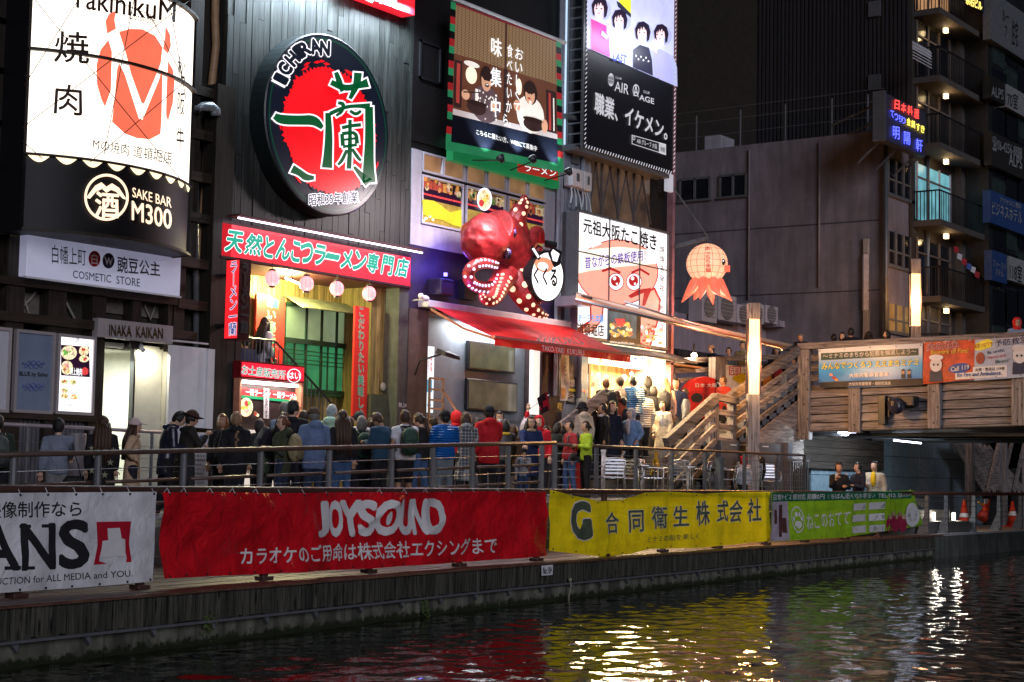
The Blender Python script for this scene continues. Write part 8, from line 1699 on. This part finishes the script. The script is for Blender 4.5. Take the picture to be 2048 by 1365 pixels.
    if style == 'bob': g.sph(hc+HM @ V((-.035,0,-.04)),(.095,.112,.14),16,12,fn=lambda q: q*(.8 if q.x > .55 else 1+.05*noise.noise(q*4)),rot=HM)
    if style in ('long','wavy'):
        ln_ = .42 if style == 'long' else .5
        for k in range(5):
            yy = (-.07,-.035,0,.035,.07)[k]; P = [hc+HM @ V((-.07+abs(yy)*.5,yy,.02)),hc+HM @ V((-.105+abs(yy)*.4,yy*1.25,-.1)),tf((-.14+abs(yy)*.5,yy*1.5,1.36)),tf((-.165+abs(yy)*.4+r.uniform(-.01,.01),yy*1.6,1.48-ln_+r.uniform(-.04,.04)))]; g.tube(P,[.045,.05,.045,.015],8)
        for sd_ in (-1,1): g.tube([hc+HM @ V((.01,sd_*.085,.02)),hc+HM @ V((.0,sd_*.1,-.1)),tf((.03,sd_*.11,1.38)),tf((.05,sd_*.12,1.25))],[.03,.035,.03,.01],7)
    if style == 'braid':
        for k in range(10): g.sph(tf((-.13-.012*k*.5,.02*math.sin(k*2.2),1.50-.045*k)),(.03,.032-.0015*k,.03),8,6)
    if style == 'bun': g.sph(hc+HM @ V((-.12,0,.0)),.045,10,8)
    if style == 'pony': g.tube([hc+HM @ V((-.1,0,.03)),hc+HM @ V((-.15,0,-.02)),tf((-.15,0,1.40)),tf((-.16,0,1.28))],[.03,.04,.035,.01],8)
    if style != 'bald': g.make('hair',hm,t,smooth=True,local=True)
    if hat:
        g = G(); hcol = CL('hat_%s_%d' % (hat,int(hatc[0]*999)),hatc)
        if hat in ('beanie','cap','brim','bucket'):
            g.sph(hc+HM @ V((-.01,0,.035)),(.118,.107,.118),18,10,fn=lambda q: V((q.x,q.y,max(q.z,-.15))),rot=HM)
        if hat == 'cap': g.loft([[hc+HM @ V((x_,y_,z_)) for x_,y_,z_ in ((.08,-.075,.045),(.08,.075,.045),(.185,.055,.03),(.2,0,.028),(.185,-.055,.03))],[hc+HM @ V((x_,y_,z_+.012)) for x_,y_,z_ in ((.08,-.075,.045),(.08,.075,.045),(.185,.055,.03),(.2,0,.028),(.185,-.055,.03))]])
        if hat in ('brim','bucket'): k = .17 if hat == 'brim' else .15; g.loft([[hc+HM @ V((rr_*math.cos(a)*1.05,rr_*math.sin(a)*.95,.045+dz_+.012*math.cos(2*a))) for a in [2*math.pi*i/20 for i in range(20)]] for rr_,dz_ in ((.1,0),(k,-.005 if hat == 'brim' else -.05),(k,.008 if hat == 'brim' else -.04),(.1,.015))],caps=False)
        if hat == 'hood': g.sph(hc+HM @ V((-.02,0,.005)),(.13,.12,.15),20,14,fn=lambda q: q*(.68 if (q.x > .45 and q.z < .6 and abs(q.y) < .75) else 1+.04*noise.noise(q*3)),rot=HM); g.tube([hc+HM @ V((-.02,0,-.1)),neck+V((0,0,-.03))],[.1,.12],12)
        g.make('hood' if hat == 'hood' else 'hat',hcol,t,smooth=True,local=True)
    if glasses:
        g = G()
        for sd_ in (-1,1): g.tube([hc+HM @ V((.097,sd_*.031+.02*math.cos(a),.008+.016*math.sin(a))) for a in [2*math.pi*i/12 for i in range(13)]],.0025,4,caps=False); g.tube([hc+HM @ V((.095,sd_*.052,.012)),hc+HM @ V((0,sd_*.085,.012))],.0025,4)
        g.make('glasses',m_black,t,local=True)
    if mask: G().sph(hc+HM @ V((.072,0,-.055)),(.04,.055,.045),12,8,rot=HM).make('face_mask',CL('mask',(.6,.62,.65)),t,smooth=True,local=True)
    if bag:
        kind,blab = bag; b = thing({'pack': 'backpack','tote': 'tote_bag','plastic': 'plastic_bag','small': 'shoulder_bag'}[kind],blab,'bag',base,None,math.radians(yaw)); b.scale = (s,s,s); bm_ = CL('bag_%d_%d' % (int(bagc[0]*999),int(bagc[1]*999)),bagc,rough=.6)
        if kind == 'pack':
            c_ = tf((-.235*k_,0,1.17)); sq = lambda q: V((q.x*(1 if abs(q.x) < .8 else .95),max(-.85,min(.85,q.y*1.15)),max(-.9,q.z)))
            g = G(); g.sph(c_,(.12,.17,.26),18,14,fn=sq,rot=R3); g.make('pack_body',bm_,b,smooth=True,local=True)
            g = G(); g.sph(c_+R3 @ V((-.09,0,-.08)),(.06,.13,.13),14,10,fn=sq,rot=R3); g.make('front_pocket',CL('bag2_%d' % int(bagc[0]*999),tuple(q*.7 for q in bagc)),b,smooth=True,local=True)
            for sd_ in (-1,1): G().tube([tf((-.16*k_,sd_*.09,1.37)),tf((-.02,sd_*.11,1.46)),tf((.12*k_,sd_*.12,1.36)),tf((.13*k_,sd_*.13,1.18)),tf((-.1,sd_*.19,1.02))],.018,6).make('strap',m_black if bagc[0] > .03 else CL('strap_grey',(.1,.1,.1)),b,smooth=True,local=True)
            G().tube([c_+R3 @ V((.05,-.04,.25)),c_+R3 @ V((.04,0,.3)),c_+R3 @ V((.05,.04,.25))],.01,5).make('loop',m_black,b,local=True)
        else:
            hd_ = J[-1][2] if kind != 'tote' else tf((-.02,-.26,1.0)); top_ = hd_+V((0,0,-.06)); sz = {'tote': (.07,.2,.2),'plastic': (.14,.17,.22),'small': (.07,.13,.1)}[kind]
            c_ = top_-V((0,0,sz[2]+.1)); g = G(); g.sph(c_,sz,16,12,fn=(lambda q: V((q.x,max(-.85,min(.85,q.y*1.3)),max(-.9,min(.9,q.z*1.3))))) if kind == 'tote' else (lambda q: q*(1+.12*noise.noise(q*4)))); g.make('bag_body',bm_,b,smooth=True,local=True)
            for sd_ in (-1,1): G().tube([c_+V((0,sd_*sz[1]*.6,sz[2]*.8)),top_+V((0,0,.02)) if kind != 'tote' else tf((0,-.2,1.42))],.009,5).make('handle',bm_,b,local=True)
    return t,base,s,J
K = (.014,.014,.018); NV = (.012,.018,.055); JN = (.05,.10,.22)
P_ = person
# ---- the queue on the ramp, left to right ----
P_(-4,828,19.0,60,'person in dark green jacket cut by the left edge','green_dark',(.02,.035,.025),style='short',bag=('pack','grey and black backpack of the person at the left edge'),bagc=(.08,.09,.09))
P_(118,836,19.0,55,'man in grey-blue shirt with a black tote, back to the river','shirt',(.19,.22,.29),leg=(.2,.2,.21),pose=('down','rail'),bag=('tote','black tote bag with a round green emblem'),bagc=(.015,.015,.016))
t_st = P_(207,832,18.9,50,'woman with very long brown hair in black coat with pale stars','coat_black',K,hair='brown',style='wavy',hem=.6,female=True,bulk=1.08)
P_(268,836,18.9,-45,'woman in beige coat and pale pink cap, hand on hip','coat_beige',(.55,.38,.25),hair='brown',style='long',hem=.35,pose=('down','hip'),hat='cap',hatc=(.6,.48,.46),female=True,collar=(.5,.34,.22))
P_(335,821,19.0,-35,'man in navy jacket and white shirt looking down at his hands','navy',NV,leg=K,pose=('front','front'),bend=8,nod=35,glasses=True,collar=NV,inner=(.6,.6,.65),hem=.7)
P_(377,820,18.8,-25,'man in brown brimmed hat and dark jacket holding a skewer','charcoal',(.025,.022,.02),leg=(.03,.03,.035),pose=('front','phone'),nod=15,hat='brim',hatc=(.06,.025,.02),collar=K)
P_(446,828,19.9,-150,'woman with curly light brown hair behind the braided woman','black_a',K,hair='ginger',style='bob',female=True)
P_(473,824,18.9,50,'woman with a blond braid in a black printed hoodie','hoodie_black',K,hair='blond',style='braid',female=True,hood=True,bulk=1.15,hem=.7)
P_(548,824,19.5,-20,'man in dark green coat leaning forward, face in profile','coat_green',(.015,.03,.02),hair='brown',pose=('front','front'),bend=12,nod=10,hem=.65,bag=('pack','dark purple backpack beside the kiosk queue'),bagc=(.02,.015,.03))
P_(567,831,18.7,110,'woman with ginger bun and glasses in an olive parka','parka_olive',(.05,.06,.03),hair='ginger',style='bun',pose=('front','down'),hy=50,hood=True,hem=.72,female=True,glasses=True,bag=('pack','khaki canvas backpack on the olive parka'),bagc=(.30,.25,.14),leg=(.02,.03,.07))
P_(571,804,20.5,70,'person with short grey-black hair at the kiosk','blue_shirt',(.18,.24,.34),hair='grey')
P_(586,800,20.2,40,'tall man with glasses all in black at the kiosk','black_b',K,glasses=True,hy=-50,collar=K)
P_(608,821,20.4,60,'person in blue hooded top partly hidden in the queue','blue_hood',(.12,.2,.32),hood=True,hair='dark',bag=('pack','red backpack seen between two queue members'),bagc=(.4,.03,.04))
P_(630,815,18.8,60,'man in pale blue hooded jacket and brown flat cap','sky_jacket',(.13,.19,.34),hair='grey',hat='beanie',hatc=(.10,.07,.05),hood=True,pose=('front','front'),leg=(.03,.05,.10),bulk=1.08,hem=.72,nod=10)
P_(663,809,20.3,30,'person with blue-white hair in a mint hoodie','mint_hoodie',(.4,.62,.48),hair='bluewhite',hood=True,hy=-25)
P_(686,820,18.8,55,'woman with very long dark hair in black jacket and blue jeans','black_c',K,hair='brown',style='wavy',leg=JN,female=True,bulk=1.08)
P_(719,823,20.6,70,'person in dark cap behind the grey-haired person','white_top',(.5,.5,.55),hat='cap',hatc=(.02,.03,.04))
P_(724,832,19.7,60,'person with grey-brown bobbed hair and green rucksack','dark_teal',(.02,.05,.05),hair='grey',style='bob',bag=('pack','dark green rucksack of the grey-haired person'),bagc=(.02,.06,.04))
P_(763,825,19.0,90,'man in teal-navy pullover with brown hair, head bowed','teal_navy',(.02,.06,.11),hair='brown',pose=('front','front'),nod=30,bulk=1.1,leg=K)
_t = P_(748,838,19.5,60,'short person behind the large red rucksack','dark_red',(.08,.02,.02),hair='dark',bag=('pack','large red hiking rucksack in the middle of the queue'),bagc=(.30,.05,.03))
P_(811,820,18.8,60,'man in white short-sleeved polo and dark shorts','polo_white',(.62,.62,.68),hair='brown',pose=('down','rail'),short_sleeve=True,shorts=True,leg=K,bulk=1.15,bag=('pack','green and grey round-topped backpack on the white polo'),bagc=(.03,.07,.05),collar=K)
P_(843,826,19.1,100,'woman in black sweater with brown hair tied low','black_d',K,hair='brown',style='pony',pose=('front','front'),leg=JN,female=True,nod=15)
P_(891,820,18.9,60,'man in bright blue puffer jacket and black cap','puffer_blue',(.01,.13,.50),'puffer',leg=(.18,.22,.26),hair='black',hat='cap',hatc=(.015,.015,.018),pose=('front','front'),bulk=1.05)
P_(913,822,20.4,70,'person in red hood behind the blue puffer jacket','red_hood',(.5,.015,.02),hat='hood',hatc=(.55,.015,.02))
P_(932,824,19.0,50,'woman in grey plaid coat with dark hair','coat_plaid',(.07,.075,.09),'plaid',hair='brown',style='bob',hem=.42,pose=('front','front'),female=True,hood=True)
P_(979,811,18.8,50,'man in red and black rain jacket and black beanie, arm on the rail','rain_red',(.5,.012,.02),hat='beanie',hatc=K,leg=K,hood=True,pose=('down','rail'),hem=.7,bulk=1.1,bag=None)
P_(998,823,20.2,-120,'man in white face mask looking towards the river','black_e',K,mask=True,hy=-10)
P_(1010,839,19.4,60,'short person with cropped black hair and yellow scarf','grey_f',(.1,.1,.11),collar=(.6,.4,.03),style='bob')
P_(1027,850,19.9,50,'short person with light brown hair in the crowd','brown_g',(.08,.05,.03),hair='brown',style='bob',child=True)
P_(1062,832,18.6,-130,'woman in navy coat and glasses facing the river, hands on the rail','coat_navy',(.015,.03,.10),hair='dark',style='long',glasses=True,hem=.5,pose=('front','rail'),female=True,collar=(.04,.04,.05),bulk=1.05)
fl_,fb_,fs_,fJ = P_(1078,831,19.3,-150,'tour guide in red hooded jacket raising a small flag','guide_red',(.6,.015,.03),hat='hood',hatc=(.6,.015,.03),pose=('down','raised'),bag=('plastic','bulging white plastic bag behind the railing'),bagc=(.6,.56,.62))
P_(1048,897,18.3,200,'child in black cap with grey sleeves at the railing','child_grey',(.25,.26,.3),hat='cap',hatc=K,child=True,leg=(.03,.06,.14),pose=('phone','down'),bag=('pack','small red child backpack'),bagc=(.4,.02,.03))
P_(1112,845,18.9,-10,'person with cropped black hair in dark floral jacket, head bowed','floral',(.02,.03,.03),style='bob',pose=('front','front'),nod=20,bag=('plastic','bright yellow carrier bag behind the railing'),bagc=(.75,.5,.01))
P_(1141,841,19.4,150,'man in navy and red padded vest in profile','vest_red',(.35,.03,.04),bag=('pack','navy backpack of the man in the red vest'),bagc=(.03,.035,.08),leg=(.06,.07,.09))
P_(1173,842,19.0,150,'woman in lime green jacket with black shoulder strap','lime',(.36,.52,.03),hair='dark',style='bun',pose=('front','front'),female=True,leg=K,bag=('small','small black shoulder bag on the lime jacket'),bagc=K)
for px_,py_,Y_,yw,lab,kw in ((520,838,19.9,60,'dark-haired person between the braided woman and the olive parka',dict(style='bob')),(600,838,19.3,-20,'person in charcoal deep in the queue left of the blue hood',dict()),(700,834,20.0,90,'brown-haired person right of the woman in blue jeans',dict(hair='brown')),(742,836,20.6,60,'dark head between the green rucksack and the teal pullover',dict()),
        (868,832,20.3,80,'dark head left of the blue puffer jacket',dict(hair='dark')),(955,836,20.1,60,'black-haired person between the plaid coat and the red rain jacket',dict(style='bob')),(1094,852,20.2,160,'dark-haired person right of the tour guide',dict(style='bob')),(1126,852,20.4,60,'low dark head between the floral jacket and the red vest',dict()),(1190,822,20.9,60,'dark-clothed person below the big black coat',dict(style='long',female=True)),(1247,795,20.9,30,'black-haired person left of the denim jacket',dict()),(1308,772,21.2,60,'dark-haired person above the cream fleece coat',dict(style='bob'))):
    P_(px_,py_,Y_,yw,lab,'deep_dark',(.02,.02,.024),**kw)
# ---- around the dumpling stall ----
P_(1166,804,20.8,60,'person in cream parka and black bucket hat on the steps','parka_cream',(.6,.52,.4),hat='bucket',hatc=K,hair='dark',hood=True,style='bob')
P_(1213,757,21.3,60,'big man in black coat with dark rounded backpack at the stall','coat_x',K,hair='ginger',bulk=1.25,hem=.5,bag=('pack','large dark rounded backpack at the stall'),bagc=(.03,.028,.026))
P_(1207,806,20.6,140,'man in black suit jacket and white collar beside the steps','suit',K,collar=(.6,.6,.62),hem=.75,leg=K)
P_(1224,803,20.8,-120,'woman in dark navy coat glancing back towards the river','coat_dn',(.012,.014,.03),hair='dark',style='long',hem=.4,female=True)
P_(1234,781,21.1,60,'woman with dark red hair and rust jacket at the stall','rust',(.30,.06,.03),hair='red',style='bob',female=True)
P_(1241,752,21.6,60,'person in taupe coat and knitted hat at the lit counter','taupe',(.30,.22,.17),hat='beanie',hatc=(.14,.1,.08))
P_(1267,752,21.0,60,'man in shiny blue quilted puffer jacket at the stall','puffer_steel',(.04,.13,.30),'puffer',pose=('phone','down'),bulk=1.1,hy=40,bag=('small','small white paper bag held at the stall'),bagc=(.7,.7,.68))
P_(1286,749,21.3,60,'person in white quilted jacket and black trousers','puffer_white',(.62,.55,.5),'puffer',hair='black',hy=50,leg=K)
P_(1296,752,21.7,60,'person in black behind the white quilted jacket','black_k',K,style='bob')
P_(1263,817,20.5,175,'young man in denim jacket over a grey hood','denim',(.16,.27,.48),hat='hood',hatc=(.35,.35,.42),pose=('pocket','pocket'),hem=.8,leg=K,bulk=1.1,inner=(.5,.45,.45))
P_(1326,803,20.6,190,'woman with cropped hair in long cream fleece coat','coat_fleece',(.55,.5,.42),hair='dark',hem=.4,female=True,inner=(.7,.7,.7),bulk=1.12)
P_(1330,756,21.2,30,'woman with light hair in peach coat with black backpack','peach',(.65,.4,.3),hair='blond',style='long',female=True,hem=.7,bag=('pack','black backpack on the peach coat'),bagc=K,floor=2.0)
P_(1353,757,21.5,200,'man in navy jacket looking left beside the peach coat','navy_m',NV,floor=2.0)
P_(1371,772,21.3,120,'person in grey shirt walking between stall and stair','grey_w',(.2,.22,.27),hair='brown',floor=2.0,scale=.95)
# ---- upper street and bridge ----
for a in ((1424,690,150,'man in beige cap and navy jacket on the upper street',dict(top='navy_u',tc_=NV,hat='cap',hatc=(.4,.25,.18))),(1458,697,190,'man with glasses and blue jacket on the upper street',dict(top='blue_u',tc_=(.1,.16,.26),glasses=True)),
          (1486,683,200,'man in khaki coat left of the nearest lamp post',dict(top='khaki_u',tc_=(.22,.19,.1),collar=(.3,.28,.2))),(1553,692,215,'woman in black with long hair under the awning end',dict(top='black_u',tc_=K,style='long',hair='black',female=True))):
    P_(a[0],a[1],22.5,a[2],a[3],floor=zup,**a[4])
P_(1447,752,20.9,160,'person in red jacket in front of the cream placard','red_j',(.35,.03,.02),hair='brown',floor=zl1,leg=K)
P_(1532,728,20.9,40,'person climbing the stair with an orange bag','brown_j',(.1,.05,.03),bag=('pack','orange backpack climbing the timber stair'),bagc=(.6,.22,.03),floor=lerp(zl1,zt1_,.5))
P_(1604,668,20,195,'man in black leaning over the bridge corner, face lit warm','black_br',K,X_=XB+.5,bend=14,nod=20,floor=zd,hair='grey')
for px_,py_,yw,lab,kw in ((1668,676,30,'small dark-haired head low behind the bridge rail',dict()),(1685,665,200,'person with wavy dark hair behind the bridge rail',dict(style='bob',hair='dark')),(1702,656,20,'tallest man in black on the bridge, back turned',dict(bulk=1.1)),
                              (1737,663,10,'long-haired woman behind the bridge rail near the unlit post',dict(style='long',hair='dark',female=True)),(1775,661,120,'woman with black hair between the two far lamp posts',dict(style='bob',female=True)),
                              (2034,635,220,'person in bright red hood on the bridge at the right edge',dict(top='pale_rain',tc_=(.3,.36,.48),hat='hood',hatc=(.7,.03,.03),glasses=True))):
    kw.setdefault('top','dark_bridge'); kw.setdefault('tc_',(.018,.018,.024)); P_(px_,py_,20,yw,lab,X_=XB+.6,floor=zd,**kw)
# ---- seated and below the bridge ----
P_(1512,892,19.75,70,'seated man in black and cream jacket among the cafe chairs','black_cream',(.02,.02,.024),sit=True,floor=.93,collar=(.5,.46,.38),bulk=1.2,scale=1.0,bag=('small','thin black strap bag of the seated man'),bagc=K)
P_(1487,914,19.5,60,'seated child in white quilted jacket','puffer_child',(.6,.62,.72),'puffer',sit=True,floor=.93,hat='hood',hatc=(.6,.62,.72),scale=.78)
for px_,py_,yw,lab,kw in ((1678,925,215,'woman in black coat holding a paper cup under the bridge',dict(top='coat_blk',tc_=K,hair='dark',female=True,style='bun',hem=.5,pose=('front','phone'))),
                              (1717,925,150,'man in dark jacket drinking, between the two others under the bridge',dict(top='dark_l',tc_=(.02,.022,.04),pose=('front','phone'),hood=True)),(1749,917,190,'man in beige jacket over mustard shirt holding a cup',dict(top='beige_j',tc_=(.42,.34,.25),pose=('down','front'),inner=(.65,.38,.01),bulk=1.05))):
    t_,b0_,s0_,J0 = P_(px_,py_,18.6,yw,lab,floor=.0,**kw)
    Wp = b0_+rot('Z',math.radians(yw)) @ (J0[-1][2]*s0_); G().tube([Wp+V((0,0,0)),Wp+V((0,0,.13))],[.03,.042],10).make('paper_cup',mp_w,label='white paper cup held by the '+lab.split(' holding')[0].split(' drinking')[0].rstrip(','),cat='cup').data.materials[0] = CL('cup',(.6,.58,.55))
# the guide's flag
Wp = fb_+rot('Z',math.radians(-150)) @ (fJ[-1][2]*fs_); ft = thing('guide_flag','small dark red and black guide flag held up above the crowd','flag',Wp); tip = SY(fb_.y)(1098,790)
G().tube([Wp+V((0,0,.0)),tip],.01,6).make('pole',m_white_p,ft); Sf = SW(SY(fb_.y-.05),V((0,-1,0)),drape(3,.04)); P4 = [(1083,830),(1101,820),(1093,783),(1075,797)]
g = G(); g.grid(6,8,lambda u,v: Sf(*bil(P4,u,v))); g.make('cloth',CL('flag_dark',(.03,.008,.012)),ft,smooth=True); shape([(1080,822),(1084,820),(1082,812),(1079,813)],Sf,.01,mp_r,ft,'flag_print'); shape([(1087,816),(1096,811),(1094,800),(1086,803)],Sf,.01,mp_r,ft,'flag_print'); shape([(1097,818),(1101,819),(1093,784),(1090,786)],Sf,.008,mp_r,ft,'flag_edge')
m_stp = CL('star_print',(.30,.29,.2))
for y_,z_,r_ in ((.10,1.12,.075),(-.13,1.0,.06),(.15,.86,.055),(-.05,.80,.06),(.17,1.22,.045),(-.17,1.2,.045)):
    G().poly([V((-.215,y_+(r_ if k % 2 == 0 else r_*.4)*math.sin(k*math.pi/5),z_+(r_ if k % 2 == 0 else r_*.4)*math.cos(k*math.pi/5))) for k in range(10)]).make('star_print',m_stp,t_st[0],local=True)
P_(530,634,W+.35,-10,'woman in white jacket on the balcony behind the kiosk','white_bal',(.55,.6,.68),hair='black',style='long',leg=K,female=True,pose=('front','pocket'),floor=zf,bag=('small','brown shoulder bag on the balcony'),bagc=(.2,.08,.04))
P_(492,668,W+.6,30,'person in blue and dark jacket at the end of the balcony','bal_dark',(.06,.08,.16),floor=zf-.35)
flush_text()
